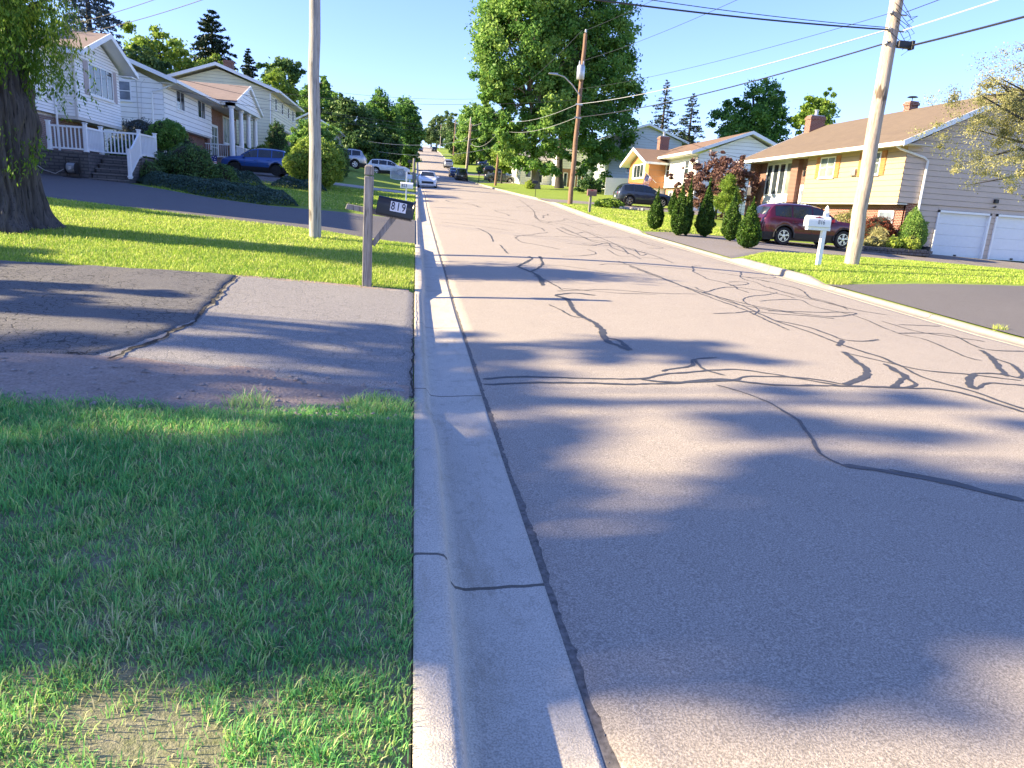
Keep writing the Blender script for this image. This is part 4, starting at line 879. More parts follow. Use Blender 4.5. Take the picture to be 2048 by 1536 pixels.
def siding(F, poly, pitch, name, mat, parent, lap=.024):
    """lapped boards clipped to a convex polygon of (u, z)"""
    zs = [p[1] for p in poly]; z0, z1 = min(zs), max(zs); cuts = sorted(set([round(z0+i*pitch, 4) for i in range(int((z1-z0)/pitch)+1)]+[round(z, 4) for z in zs]))
    mb = MB()
    for a, b in zip(cuts[:-1], cuts[1:]):
        if b-a < 1e-3: continue
        sa, sb = span(poly, a+1e-4), span(poly, b-1e-4)
        if not sa or not sb: continue
        ph = ((a-z0) % pitch)/pitch; ph = 0 if ph > .999 else ph
        na = lap*(1-ph); nb = max(0, na-lap*(b-a)/pitch)
        g_ = min(.06*pitch, .015, (b-a)*.5) if ph < .01 else 0
        q = [F.p(sa[0], na, a+g_), F.p(sa[1], na, a+g_), F.p(sb[1], nb, b), F.p(sb[0], nb, b)]
        mb.add(q, [(0, 1, 2, 3)])
        if g_: mb.add([F.p(sa[0], 0, a), F.p(sa[1], 0, a), F.p(sa[1], 0, a+g_+.01), F.p(sa[0], 0, a+g_+.01)], [(0, 1, 2, 3)], 1)
        if g_: mb.add([F.p(sa[0], -.002, a+g_), F.p(sa[1], -.002, a+g_), F.p(sa[1], na, a+g_), F.p(sa[0], na, a+g_)], [(0, 1, 2, 3)], 1)
    # a solid backing just behind the boards
    n = len(poly); mb.add([F.p(u, -.012, z) for u, z in poly]+[F.p(u, -.15, z) for u, z in poly], [tuple(range(n)), tuple(range(n, 2*n))]+[(i, (i+1) % n, n+(i+1) % n, n+i) for i in range(n)])
    return mb.build(name, [mat, M['siding_gap']], parent)
def window(F, u0, u1, z0, z1, parent, cols=1, rows=1, frame=.06, glass='glass', name='window', fm='white_vinyl', shutters=None, sw=.3, proud=.05, sill=True):
    mb = MB()
    F.box(mb, u0, u0+frame, 0, proud, z0, z1); F.box(mb, u1-frame, u1, 0, proud, z0, z1); F.box(mb, u0+frame, u1-frame, 0, proud, z1-frame, z1); F.box(mb, u0+frame, u1-frame, 0, proud, z0, z0+frame)
    b = .03
    for i in range(1, cols):
        u = u0+(u1-u0)*i/cols; F.box(mb, u-b, u+b, 0, proud-.006, z0+frame, z1-frame)
    for i in range(1, rows):
        z = z0+(z1-z0)*i/rows; F.box(mb, u0+frame, u1-frame, .004, proud-.015, z-.022, z+.022)
    if sill: F.box(mb, u0-.04, u1+.04, 0, proud+.03, z0-.05, z0)
    w_ = mb.build(name, M[fm], parent)
    g = MB(); F.box(g, u0+frame*.5, u1-frame*.5, .004, .027, z0+frame*.5, z1-frame*.5); g.build('pane', M[glass], w_)
    if shutters:
        for a, c in ((u0-sw-.02, u0-.02), (u1+.02, u1+sw+.02)):
            s = MB(); F.box(s, a, c, 0, .035, z0-.02, z1+.02)
            for k in range(8):
                zz = z0+.06+(z1-z0-.12)*k/8; F.box(s, a+.04, c-.04, .035, .045, zz, zz+.05)
            s.build('shutter', M[shutters], parent)
    return w_
def ashlar(F, u0, u1, z0, z1, name, mat, parent, depth=.2):
    mb = MB(); F.box(mb, u0, u1, -depth, 0, z0, z1); return mb.build(name, M[mat], parent)
def slabs(name, quads, t, mat, parent):
    mb = MB()
    for q in quads: mb.slab(*q, t)
    o = mb.build(name, M[mat], parent)
    for q in quads:
        sb_ = MB(); sb_.slab(*[(p[0], p[1], p[2]-t-.003) for p in q], .025); sb_.build('soffit', M['white_vinyl'], parent)
    return o
def board(parent, pts, w_, h_, name='fascia', mat='white_vinyl'):
    """a board along a line: pts two points, h_ tall, w_ thick"""
    a, b = Vector(pts[0]), Vector(pts[1]); d = (b-a); hz = Vector((d.y, -d.x, 0))
    hz = hz.normalized()*w_*.5; up = Vector((0, 0, h_))
    mb = MB(); mb.hexa([a-hz, b-hz, b+hz, a+hz, a-hz+up, b-hz+up, b+hz+up, a+hz+up]); return mb.build(name, M[mat], parent)
def chimney(parent, x, y, w_, d_, z0, z1, mat='red_brick', pot=True, capm='concrete_step'):
    mb = MB(); mb.box(x-w_/2, x+w_/2, y-d_/2, y+d_/2, z0, z1); mb.box(x-w_/2-.05, x+w_/2+.05, y-d_/2-.05, y+d_/2+.05, z1-.22, z1-.08)
    c = mb.build('chimney', M[mat], parent)
    if pot:
        q = MB(); q.box(x-w_/2+.05, x+w_/2-.05, y-d_/2+.05, y+d_/2-.05, z1, z1+.05); q.lathe([(.11, 0), (.11, .3), (.15, .32), (.15, .36)], (x, y, z1+.05), seg=10); q.build('flue_cap', M['grey_metal'], c)
def downspout(parent, pts, r=.045):
    mb = MB(); mb.tube(pts, r, 6); mb.build('downspout', M['white_vinyl'], parent, smooth=True)

# ---------------------------------------------------------------- left side houses

t = thing('house', 'white sided house with projecting gable bay and white porch, nearest on the uphill side', 'house', (-16, 34, 1.5)); h1 = t
siding(faceE(-14), [(33.5, 4.12), (38.1, 4.12), (38.1, 6.62), (35.8, 7.55), (33.5, 6.62)], .125, 'front_wall', M['white_siding'], t)
siding(faceS(33.5), [(-14.75, 4.12), (-14.0, 4.12), (-14.0, 6.62), (-14.75, 6.62)], .125, 'side_wall', M['white_siding'], t)
siding(faceE(-14.75), [(21, 4.12), (33.5, 4.12), (33.5, 6.7), (21, 6.7)], .125, 'front_wall', M['white_siding'], t)
mb = MB(); mb.box(-17.6, -13.98, 33.48, 38.12, 4.0, 4.12); mb.box(-14.06, -13.97, 33.44, 33.52, 4.12, 6.62); mb.build('soffit', M['soffit'], t)
ashlar(faceE(-14.8), 21, 38.1, 1.2, 4.0, 'brick_wall', 'brown_brick', t)
mb = MB(); mb.box(-26, -15.0, 21.1, 38.0, 1.2, 6.7); mb.build('core_wall', M['white_siding'], t)
slabs('roof', [((-13.4, 32.9, 6.62), (-13.4, 35.85, 7.82), (-19, 35.85, 7.82), (-19, 32.9, 6.62)), ((-13.4, 35.85, 7.82), (-13.4, 38.85, 6.6), (-19, 38.85, 6.6), (-19, 35.85, 7.82)),
               ((-14.2, 20.5, 6.75), (-14.2, 33.4, 6.75), (-20, 33.4, 8.4), (-20, 20.5, 8.4)), ((-20, 20.5, 8.4), (-20, 38.3, 8.4), (-26.5, 38.3, 6.6), (-26.5, 20.5, 6.6))], .10, 'pink_shingle', t)
for a, b in (((-13.38, 32.88, 6.44), (-13.38, 35.85, 7.64)), ((-13.38, 38.87, 6.42), (-13.38, 35.85, 7.64))): board(t, [a, b], .05, .22)
board(t, [(-13.4, 32.88, 6.46), (-17, 32.88, 6.46)], .06, .18, 'gutter')
mb = MB()
for y0, y1, z0, z1 in ((32.95, 35.85, 6.48, 7.66),): mb.hexa([(-14, y0, z0), (-13.42, y0, z0), (-13.42, y1, z1), (-14, y1, z1), (-14, y0, z0+.03), (-13.42, y0, z0+.03), (-13.42, y1, z1+.03), (-14, y1, z1+.03)])
mb.hexa([(-14, 38.8, 6.47), (-13.42, 38.8, 6.47), (-13.42, 35.85, 7.66), (-14, 35.85, 7.66), (-14, 38.8, 6.5), (-13.42, 38.8, 6.5), (-13.42, 35.85, 7.69), (-14, 35.85, 7.69)])
mb.box(-14, -13.42, 38.1, 38.83, 6.40, 6.45); mb.build('soffit', M['white_vinyl'], t)
window(faceE(-14), 34.75, 37.3, 5.15, 6.45, t, cols=4, glass='glass', frame=.07, shutters='pink_shutter', sw=.42)
window(faceE(-14.8), 30.6, 31.7, 2.5, 3.85, t, cols=1, glass='glass', frame=.12)
window(faceE(-14.75), 27, 28.8, 4.9, 6.2, t, cols=2)
downspout(t, [(-14.68, 33.2, 6.6), (-14.68, 33.2, 2.7)])
# porch of stone with white railing and steps
t = thing('porch', 'dark stone porch with white baluster railing and steps beside the nearest uphill house', 'porch', (-12.6, 31, 1.6))
mb = MB(); mb.box(-14.6, -12.28, 30.0, 33.4, 1.3, 2.6); mb.box(-12.28, -10.85, 31.4, 33.4, 1.3, 2.6); mb.build('base', M['dark_stone'], t)
mb = MB()
for i in range(5): mb.box(-12.2, -10.92, 31.4-.32*(i+1), 31.4-.32*i, 1.3, 2.6-.19*(i+1)+.0); 
mb.build('steps', M['dark_stone'], t)
mb = MB()
for i in range(5): mb.box(-12.22, -10.9, 31.4-.32*(i+1)-.02, 31.4-.32*i, 2.41-.19*i, 2.44-.19*i)
mb.build('tread', M['concrete_step'], t)
def rail(parent, a, b, z0, z1, hgt=.92, n=None, posts=(1, 1), r=.02, zb=None):
    a = Vector((a[0], a[1], z0)); b = Vector((b[0], b[1], z1)); L_ = (b-a).length; n = n or int(L_/.13)
    mb = MB(); up = Vector((0, 0, 1))
    d = (b-a).normalized(); s = Vector((-d.y, d.x, 0))*.035
    for h0, h1, nm_ in ((hgt-.07, hgt, 'top_rail'), (.07, .13, 'bottom_rail')):
        mb = MB(); mb.hexa([a-s+up*h0, b-s+up*h0, b+s+up*h0, a+s+up*h0, a-s+up*h1, b-s+up*h1, b+s+up*h1, a+s+up*h1])
        mb.build(nm_, M['white_vinyl'], parent)
    mb = MB()
    for i in range(n):
        p = a.lerp(b, (i+.5)/n); mb.box(p.x-r, p.x+r, p.y-r, p.y+r, p.z+.12, p.z+hgt-.06)
    mb.build('balusters', M['white_vinyl'], parent)
    for k, p in zip(posts, (a, b)):
        if k:
            mb = MB(); mb.box(p.x-.06, p.x+.06, p.y-.06, p.y+.06, p.z-.05, p.z+hgt+.10); mb.box(p.x-.08, p.x+.08, p.y-.08, p.y+.08, p.z+hgt+.10, p.z+hgt+.14); mb.box(p.x-.08, p.x+.08, p.y-.08, p.y+.08, p.z, p.z+.06)
            mb.build('post', M['white_vinyl'], parent, bevel=.01)
rail(t, (-13.62, 30.06), (-12.34, 30.06), 2.6, 2.6, posts=(1, 1)); rail(t, (-12.34, 30.1), (-12.34, 31.45), 2.6, 2.6, posts=(0, 1)); rail(t, (-12.34, 31.45), (-10.94, 31.45), 2.6, 2.6, posts=(0, 1))
rail(t, (-10.92, 31.45), (-10.80, 29.95), 2.6, 1.78, posts=(0, 1)); rail(t, (-10.92, 31.5), (-10.85, 33.0), 2.6, 2.6, posts=(0, 1))
# hose reel
t = thing('hose_reel', 'garden hose reel cart standing against the dark stone porch', 'hose reel', (-12.75, 29.75, H(-12.75, 29.75)))
mb = MB(); zz = H(-12.75, 29.75)
for x_ in (-13.0, -12.5): mb.tube([(x_, 29.85, zz), (x_, 29.8, zz+.75)], .02, 6); mb.tube([(x_, 29.85, zz+.02), (x_, 29.5, zz+.02)], .02, 6)
mb.tube([(-13.0, 29.8, zz+.75), (-12.5, 29.8, zz+.75)], .02, 6); mb.tube([(-13.0, 29.5, zz+.02), (-12.5, 29.5, zz+.02)], .02, 6); mb.build('frame', M['dark_metal'], t, smooth=True)
mb = MB(); mb.lathe([(.22, 0), (.22, .02), (.1, .03), (.1, .33), (.22, .34), (.22, .36)], (-12.93, 29.7, zz+.36), 'x', 18); mb.build('drum', M['black_plastic'], t)
mb = MB(); mb.tube([(-12.9+.3*i/80, 29.7+.17*math.cos(i*.62), zz+.36+.17*math.sin(i*.62)) for i in range(80)], .016, 5); mb.tube([(-13.0, 29.6, zz+.3), (-13.3, 29.6, zz+.12), (-13.7, 29.65, zz+.22), (-14.0, 29.7, zz+.4)], .014, 5); mb.build('hose', M['cable_grey'], t, smooth=True)

t = thing('house', 'white sided split level house with columned portico behind the dark mounded shrubs', 'house', (-16, 52, 2.3))
siding(faceS(44.3), [(-22.5, 2.4), (-14, 2.4), (-14, 6.98), (-18.3, 8.75), (-22.5, 7.1)], .27, 'side_wall', M['white_siding'], t)
siding(faceE(-14), [(44.3, 4.95), (54.0, 4.95), (54.0, 7.05), (44.3, 7.05)], .27, 'front_wall', M['white_siding'], t)
ashlar(faceE(-14.5), 44.4, 54.0, 2.0, 4.9, 'brick_wall', 'red_brick', t)
ashlar(faceE(-14.3), 54.0, 62.4, 3.5, 7.1, 'brick_wall', 'red_brick', t)
ashlar(faceE(-14.5), 54.0, 62.4, 2.0, 3.5, 'brick_wall', 'brown_brick', t)
ashlar(faceS(54.0), -14.5, -14.02, 4.96, 7.1, 'brick_wall', 'red_brick', t, .1)
mb = MB(); mb.box(-22.4, -14.7, 44.5, 62.3, 2.2, 6.9); mb.build('core_wall', M['white_siding'], t)
mb = MB(); mb.box(-14.5, -13.98, 44.3, 54.02, 4.88, 4.94); mb.box(-14.3, -12.9, 54, 62.4, 7.0, 7.06); mb.box(-14.0, -13.2, 44.0, 54.0, 7.0, 7.05); mb.build('soffit', M['soffit'], t)
slabs('roof', [((-13.1, 43.7, 7.2), (-13.1, 62.8, 7.2), (-18.3, 62.8, 9.1), (-18.3, 43.7, 9.1)), ((-18.3, 43.7, 9.1), (-18.3, 62.8, 9.1), (-23.2, 62.8, 7.3), (-23.2, 43.7, 7.3)),
               ((-11.95, 52.5, 7.35), (-11.95, 56.7, 8.85), (-17.5, 56.7, 8.85), (-14.5, 52.5, 7.35)), ((-11.95, 56.7, 8.85), (-11.95, 60.9, 7.3), (-14.5, 60.9, 7.3), (-17.5, 56.7, 8.85))], .10, 'pink_shingle', t)
board(t, [(-13.08, 43.68, 7.04), (-13.08, 52.6, 7.04)], .08, .16, 'gutter'); board(t, [(-13.1, 43.68, 7.0), (-18.3, 43.68, 8.9)], .05, .22); board(t, [(-23.2, 43.68, 7.1), (-18.3, 43.68, 8.9)], .05, .22)
siding(faceE(-12.1), [(52.9, 7.3), (60.6, 7.3), (56.7, 8.7)], .27, 'pediment', M['white_siding'], t)
board(t, [(-11.93, 52.5, 7.2), (-11.93, 56.7, 8.68)], .05, .2); board(t, [(-11.93, 60.9, 7.15), (-11.93, 56.7, 8.68)], .05, .2)
mb = MB(); mb.box(-12.75, -12.08, 52.7, 60.8, 7.06, 7.3); mb.box(-14.2, -12.1, 52.7, 52.95, 7.06, 7.3); mb.build('beam', M['white_vinyl'], t)
for y in (53.05, 55.75, 58.1, 60.5):
    mb = MB(); mb.lathe([(.24, 0), (.24, .12), (.19, .14), (.165, 1.7), (.15, 3.25), (.2, 3.3), (.22, 3.34), (.22, 3.42)], (-12.45, y, 3.62), seg=18); mb.build('column', M['white_vinyl'], t, smooth=True)
mb = MB(); mb.box(-14.3, -12.15, 52.9, 62.2, 2.2, 3.62); mb.build('porch_base', M['brown_brick'], t)
mb = MB(); mb.box(-14.3, -12.1, 52.85, 62.3, 3.6, 3.66); mb.build('porch_floor', M['concrete_step'], t)
window(faceE(-14), 46.5, 48.0, 5.95, 7.02, t, cols=2, frame=.045); window(faceE(-14), 50.75, 52.4, 5.95, 7.02, t, cols=2, frame=.045)
window(faceS(44.3), -16.35, -15.65, 5.95, 7.0, t, rows=2, glass='screen_glass')
window(faceE(-14.5), 46.2, 47.0, 3.2, 4.6, t); window(faceE(-14.5), 50.2, 51.3, 3.2, 4.3, t, cols=1); window(faceE(-14.3), 58.2, 60.2, 4.9, 6.85, t, cols=2, glass='blind_glass', frame=.1); window(faceE(-14.3), 61.2, 61.9, 4.9, 6.85, t)
d = window(faceE(-14.3), 54.6, 56.6, 3.66, 5.95, t, cols=2, rows=3, name='door', glass='blind_glass', frame=.16, sill=False)
rail(t, (-12.25, 53.3), (-12.25, 55.5), 3.62, 3.62, r=.012, posts=(0, 0)); rail(t, (-12.25, 55.9), (-12.25, 58.0), 3.62, 3.62, r=.012, posts=(0, 0)); rail(t, (-12.25, 58.2), (-12.1, 63.0), 3.62, 3.2, r=.012, posts=(0, 0)); rail(t, (-14.2, 52.95), (-12.7, 52.95), 3.62, 3.62, r=.012, posts=(0, 0))
downspout(t, [(-13.15, 44.1, 7.1), (-14.1, 44.2, 6.7), (-14.55, 44.2, 6.55), (-14.55, 44.2, 2.6)])
mb = MB(); mb.tube([(-15.35, 44.22, 7.6), (-15.3, 44.22, 3)], .02, 5); mb.tube([(-14.9, 44.22, 7.15), (-15.1, 44.22, 6.9), (-15.2, 44.22, 4.5)], .012, 5); mb.build('conduit', M['cable_grey'], t)

t = thing('house', 'cream sided house with a wide gable rising beyond the white columned house', 'house', (-16, 72, 3))
siding(faceS(66), [(-20.6, 3.2), (-12.2, 3.2), (-12.2, 9.75), (-16.5, 11.2), (-20.6, 9.8)], .25, 'side_wall', M['cream_siding'], t)
siding(faceE(-12.2), [(66, 7.2), (78.4, 7.2), (78.4, 9.75), (66, 9.75)], .25, 'front_wall', M['cream_siding'], t)
ashlar(faceE(-12.8), 66.1, 78.4, 3, 7.15, 'brick_wall', 'brown_brick', t)
mb = MB(); mb.box(-20.4, -13.1, 66.3, 78.3, 3, 9.6); mb.build('core_wall', M['cream_siding'], t)
slabs('roof', [((-11.5, 65.4, 9.85), (-11.5, 79, 9.85), (-16.5, 79, 11.6), (-16.5, 65.4, 11.6)), ((-16.5, 65.4, 11.6), (-16.5, 79, 11.6), (-21.4, 79, 9.9), (-21.4, 65.4, 9.9))], .12, 'grey_shingle', t)
board(t, [(-11.5, 65.38, 9.62), (-16.5, 65.38, 11.36)], .05, .25); board(t, [(-21.4, 65.38, 9.66), (-16.5, 65.38, 11.36)], .05, .25); board(t, [(-11.46, 65.4, 9.68), (-11.46, 79, 9.68)], .08, .16, 'gutter')
mb = MB(); mb.box(-12.2, -11.5, 65.5, 79, 9.66, 9.70); mb.box(-12.8, -12.18, 66, 78.4, 7.1, 7.16); mb.build('soffit', M['soffit'], t)
for y in (67.3, 70.4, 73.6, 76.2): window(faceE(-12.2), y, y+.75, 8.45, 9.45, t, rows=2)
window(faceE(-12.8), 67, 67.7, 4.6, 6.6, t); window(faceE(-12.8), 71, 72, 4.3, 6.3, t, name='door', sill=False)
chimney(t, -16.3, 69, .75, .6, 11.2, 12.35, pot=False)
downspout(t, [(-12.3, 65.9, 9.6), (-12.35, 65.9, 4.6)])
t = thing('house', 'pale house with low gable and white porch posts half hidden behind the round bushes', 'house', (-13, 100, 4.5))
siding(faceS(95), [(-16.4, 4.5), (-9.9, 4.5), (-9.9, 9.35), (-13.1, 11.0), (-16.4, 9.35)], .25, 'side_wall', M['grey_siding'], t)
siding(faceE(-9.9), [(95, 4.5), (106, 4.5), (106, 9.35), (95, 9.35)], .25, 'front_wall', M['grey_siding'], t)
slabs('roof', [((-9.2, 94.4, 9.3), (-9.2, 107, 9.3), (-13.1, 107, 11.35), (-13.1, 94.4, 11.35)), ((-13.1, 94.4, 11.35), (-13.1, 107, 11.35), (-17, 107, 9.3), (-17, 94.4, 9.3)), ((-8.6, 94.2, 8.1), (-8.6, 98, 8.1), (-10, 98, 8.8), (-10, 94.2, 8.8))], .12, 'grey_shingle', t)
board(t, [(-9.2, 94.38, 9.08), (-13.1, 94.38, 11.1)], .05, .22); board(t, [(-17, 94.38, 9.08), (-13.1, 94.38, 11.1)], .05, .22)
for y in (94.5, 97.6):
    mb = MB(); mb.box(-8.95, -8.7, y, y+.25, 4.3, 8.05); mb.build('porch_post', M['white_vinyl'], t)
window(faceS(95), -12.3, -11.4, 8.3, 9.2, t); window(faceS(95), -15, -14, 8.3, 9.2, t); window(faceE(-9.9), 99, 101, 6, 7.4, t, cols=2)

# ---------------------------------------------------------------- right side houses
t = thing('house', 'tan sided house with brick base, orange shutters and two white garage doors', 'house', (26, 38, .6)); tan = t
siding(faceW(21.9), [(31, 3.0), (39.4, 3.0), (39.4, 5.48), (31, 5.48)], .25, 'front_wall', M['tan_siding'], t)
siding(faceS(31), [(21.9, 3.0), (31.2, 3.0), (31.2, 5.5), (26.6, 7.85), (21.9, 5.5)], .25, 'side_wall', M['tan_siding_shade'], t)
siding(faceS(31.03), [(22.95, .72), (24.02, .72), (24.02, 3.0), (22.95, 3.0)], .25, 'side_wall', M['tan_siding_shade'], t)
siding(faceS(31.03), [(24.02, 2.80), (31.2, 2.80), (31.2, 3.0), (24.02, 3.0)], .2, 'side_wall', M['tan_siding_shade'], t)
for a, b in ((26.76, 27.04), (29.8, 31.2)): siding(faceS(31.03), [(a, .6), (b, .6), (b, 2.80), (a, 2.80)], .25, 'side_wall', M['tan_siding_shade'], t)
ashlar(faceW(22.4), 31.1, 39.4, .7, 3.0, 'brick_wall', 'red_brick', t); ashlar(faceS(31.05), 22.4, 22.95, .7, 3.0, 'brick_wall', 'red_brick', t, .15)
ashlar(faceW(22.3), 39.4, 41.35, .9, 5.5, 'brick_wall', 'red_brick', t); ashlar(faceW(22.0), 40.6, 41.4, .9, 5.5, 'brick_pier', 'red_brick', t, .3)
ashlar(faceW(22.3), 44.9, 46.8, .9, 5.5, 'brick_wall', 'red_brick', t); ashlar(faceW(22.0), 46.0, 46.8, .9, 5.5, 'brick_pier', 'red_brick', t, .3); ashlar(faceW(22.3), 41.35, 44.9, .9, 2.3, 'brick_wall', 'red_brick', t)
ashlar(faceS(39.42), 21.92, 22.3, 3.0, 5.5, 'brick_wall', 'red_brick', t, .1)
mb = MB(); mb.box(22.62, 31.1, 31.9, 46.7, .6, 5.45); mb.build('core_wall', M['tan_siding_shade'], t)
mb = MB(); mb.box(21.88, 22.4, 31.0, 39.42, 2.92, 2.985); mb.box(21.2, 22.6, 30.35, 47.0, 5.47, 5.5); mb.build('soffit', M['soffit'], t)
rz_ = lambda x: 5.58+(x-21.2)*.485 if x < 26.6 else 8.2-(x-26.6)*.485
slabs('roof', [((21.15, 30.3, 5.6), (21.15, 47.1, 5.6), (26.6, 47.1, 8.22), (26.6, 30.3, 8.22)), ((26.6, 30.3, 8.22), (26.6, 47.1, 8.22), (32.1, 47.1, 5.6), (32.1, 30.3, 5.6))], .11, 'tan_shingle', t)
board(t, [(21.12, 30.3, 5.40), (21.12, 47.1, 5.40)], .10, .17, 'gutter'); board(t, [(21.15, 30.28, 5.37), (26.6, 30.28, 8.0)], .05, .24); board(t, [(32.1, 30.28, 5.37), (26.6, 30.28, 8.0)], .05, .24); board(t, [(21.15, 47.12, 5.37), (26.6, 47.12, 8.0)], .05, .24)
mb = MB(); mb.hexa([(21.2, 30.32, 5.42), (26.6, 30.32, 8.05), (26.6, 31.0, 8.05), (21.2, 31.0, 5.42), (21.2, 30.32, 5.45), (26.6, 30.32, 8.08), (26.6, 31.0, 8.08), (21.2, 31.0, 5.45)]); mb.hexa([(26.6, 30.32, 8.05), (32.0, 30.32, 5.42), (32.0, 31.0, 5.42), (26.6, 31.0, 8.05), (26.6, 30.32, 8.08), (32.0, 30.32, 5.45), (32.0, 31.0, 5.45), (26.6, 31.0, 8.08)]); mb.build('soffit', M['soffit'], t)
FW_ = faceW(21.88)
window(FW_, 36.55, 38.0, 4.28, 5.36, t, cols=2, rows=2, glass='blind_glass', shutters='orange_shutter', sw=.38, frame=.07)
window(FW_, 32.75, 34.1, 4.28, 5.36, t, cols=2, rows=2, glass='blind_glass', shutters='orange_shutter', sw=.36, frame=.07)
mb = MB(); FW_.box(mb, 34.55, 34.95, 0, .12, 4.3, 4.62); mb.build('air_conditioner', M['grey_metal'], t, bevel=.015)
window(faceW(22.38), 31.75, 32.9, 2.0, 2.65, t, glass='screen_glass', frame=.08)
mb = MB(); F_ = faceW(22.28); F_.box(mb, 41.4, 44.9, -.1, .02, 2.3, 5.5)
for k in range(4): F_.box(mb, 41.5+.86*k, 42.22+.86*k, .02, .04, 2.4, 3.3)
mb.build('entry_panel', M['door_white'], t)
for k in range(3): window(Face(22.27, 0, (0, 1), (-1, 0)), 42.45+.82*k, 43.2+.82*k, 3.45, 5.35, t, frame=.07, glass='glass', sill=False)
window(Face(22.27, 0, (0, 1), (-1, 0)), 41.45, 42.35, 3.45, 5.35, t, frame=.06, glass='blind_glass', sill=False)
mb = MB(); F_ = faceW(22.27); F_.box(mb, 39.5, 40.45, 0, .05, 1.6, 4.0); F_.box(mb, 39.62, 40.33, .05, .06, 2.0, 3.8); d = mb.build('door', M['door_white'], t); mb = MB(); F_.box(mb, 39.7, 40.25, .062, .07, 2.6, 3.7); mb.build('pane', M['screen_glass'], d)
mb = MB(); mb.lathe([(.02, 0), (.09, .03), (.09, .28), (.02, .34)], (22.1, 40.0, 4.45), seg=8); mb.build('wall_lantern', M['dark_metal'], t)
for a, b in ((24.1, 26.68), (27.12, 29.72)):
    F_ = faceS(31.0); mb = MB()
    for u0, u1, z0, z1 in ((a-.08, a, .68, 2.80), (b, b+.08, .68, 2.80), (a-.08, b+.08, 2.70, 2.80)): F_.box(mb, u0, u1, -.16, .05, z0, z1)
    fr = mb.build('door_frame', M['white_vinyl'], t); mb = MB()
    for k in range(4): F_.box(mb, a, b, -.14, -.10, .70+.5*k+.006, 1.2+.5*k-.006)
    F_.box(mb, a, b, -.15, -.125, .7, 2.7); g = mb.build('garage_door', M['door_white'], t, bevel=.006)
    mb = MB(); F_.box(mb, (a+b)/2-.06, (a+b)/2+.06, -.10, -.06, .74, .82); mb.build('handle', M['dark_metal'], g)
mb = MB(); mb.box(26.72, 26.9, 30.86, 30.98, 3.28, 3.46); mb.tube([(26.8, 30.95, 3.1), (26.75, 30.82, 3.12)], .04, 8); mb.build('wall_lamp', M['dark_metal'], t)
downspout(t, [(21.25, 30.9, 5.42), (21.5, 30.9, 5.30), (22.72, 30.9, 5.02), (22.93, 30.9, 4.9), (22.93, 30.9, .95), (22.95, 30.8, .85)], .05)
chimney(t, 26.0, 46.7, 1.0, .7, 7.2, 8.75); chimney(t, 26.7, 38.2, .5, .5, 7.8, 8.65, pot=False)
mb = MB(); mb.lathe([(.02, 0), (.02, .2), (.28, .22), (.2, .27), (.01, .3)], (26.7, 38.2, 8.65), seg=12); mb.build('chimney_cap', M['dark_metal'], t)
window(faceS(31), 28.4, 29.3, 3.9, 5.0, t, rows=2)

t = thing('house', 'white house with orange gable wing and flag behind the slate suv', 'house', (24, 60, 2))
siding(faceS(55), [(21.5, 1.8), (29.3, 1.8), (29.3, 6.5), (25.4, 8.2), (21.5, 6.55)], .28, 'side_wall', M['white_siding'], t)
siding(faceW(21.5), [(55, 4.15), (63.6, 4.15), (63.6, 6.55), (55, 6.55)], .28, 'front_wall', M['bright_siding'], t)
ashlar(faceW(21.7), 55.1, 70, 1.8, 4.13, 'brick_wall', 'orange_brick', t)
siding(faceW(20), [(62.2, 4.1), (68, 4.1), (68, 6.35), (65.1, 7.25), (62.2, 6.35)], .5, 'wing_wall', M['orange_siding'], t, lap=.006)
siding(faceS(62.2), [(20.0, 4.1), (21.5, 4.1), (21.5, 6.35), (20.0, 6.35)], .5, 'wing_side', M['orange_siding'], t, lap=.006)
mb = MB(); mb.box(20.2, 29.2, 62.4, 67.9, 1.8, 6.3); mb.box(21.9, 29.2, 55.2, 62.4, 1.8, 6.4); mb.build('core_wall', M['white_siding'], t)
slabs('roof', [((20.7, 54.4, 6.7), (20.7, 70, 6.7), (25.4, 70, 8.5), (25.4, 54.4, 8.5)), ((25.4, 54.4, 8.5), (25.4, 70, 8.5), (30.1, 70, 6.7), (30.1, 54.4, 6.7)),
               ((19.3, 61.3, 6.2), (19.3, 65.1, 7.55), (25, 65.1, 7.6), (22, 61.3, 6.25)), ((19.3, 65.1, 7.55), (19.3, 68.9, 6.2), (22, 68.9, 6.25), (25, 65.1, 7.6))], .12, 'orange_shingle', t)
for p in ([(19.28, 61.3, 6.0), (19.28, 65.1, 7.35)], [(19.28, 68.9, 6.0), (19.28, 65.1, 7.35)], [(20.7, 54.38, 6.47), (25.4, 54.38, 8.27)], [(30.1, 54.38, 6.47), (25.4, 54.38, 8.27)]): board(t, p, .05, .24)
board(t, [(20.66, 54.4, 6.52), (20.66, 62, 6.52)], .09, .18, 'gutter'); board(t, [(19.3, 61.28, 6.03), (22, 61.28, 6.03)], .06, .18, 'gutter')
mb = MB(); mb.box(20.7, 21.5, 54.4, 62, 6.5, 6.53); mb.build('soffit', M['soffit'], t)
window(faceW(20), 63.6, 66.6, 4.95, 6.2, t, cols=3, shutters='white_vinyl', sw=.3, frame=.1); window(faceW(21.5), 56.6, 57.5, 5.0, 6.2, t, rows=2, shutters='white_paint', sw=.25); window(faceW(21.5), 61.0, 61.9, 5.0, 6.2, t, rows=2, shutters='white_paint', sw=.25)
window(faceW(21.7), 60.2, 61.2, 2.2, 3.9, t, name='door', frame=.15, sill=False); window(faceW(21.7), 57, 58.4, 2.7, 3.7, t, frame=.12)
mb = MB(); mb.box(19.9, 20.1, 62.1, 62.3, 2, 4.1); mb.box(19.9, 20.1, 67.8, 68.0, 2, 4.1); mb.build('porch_post', M['white_vinyl'], t)
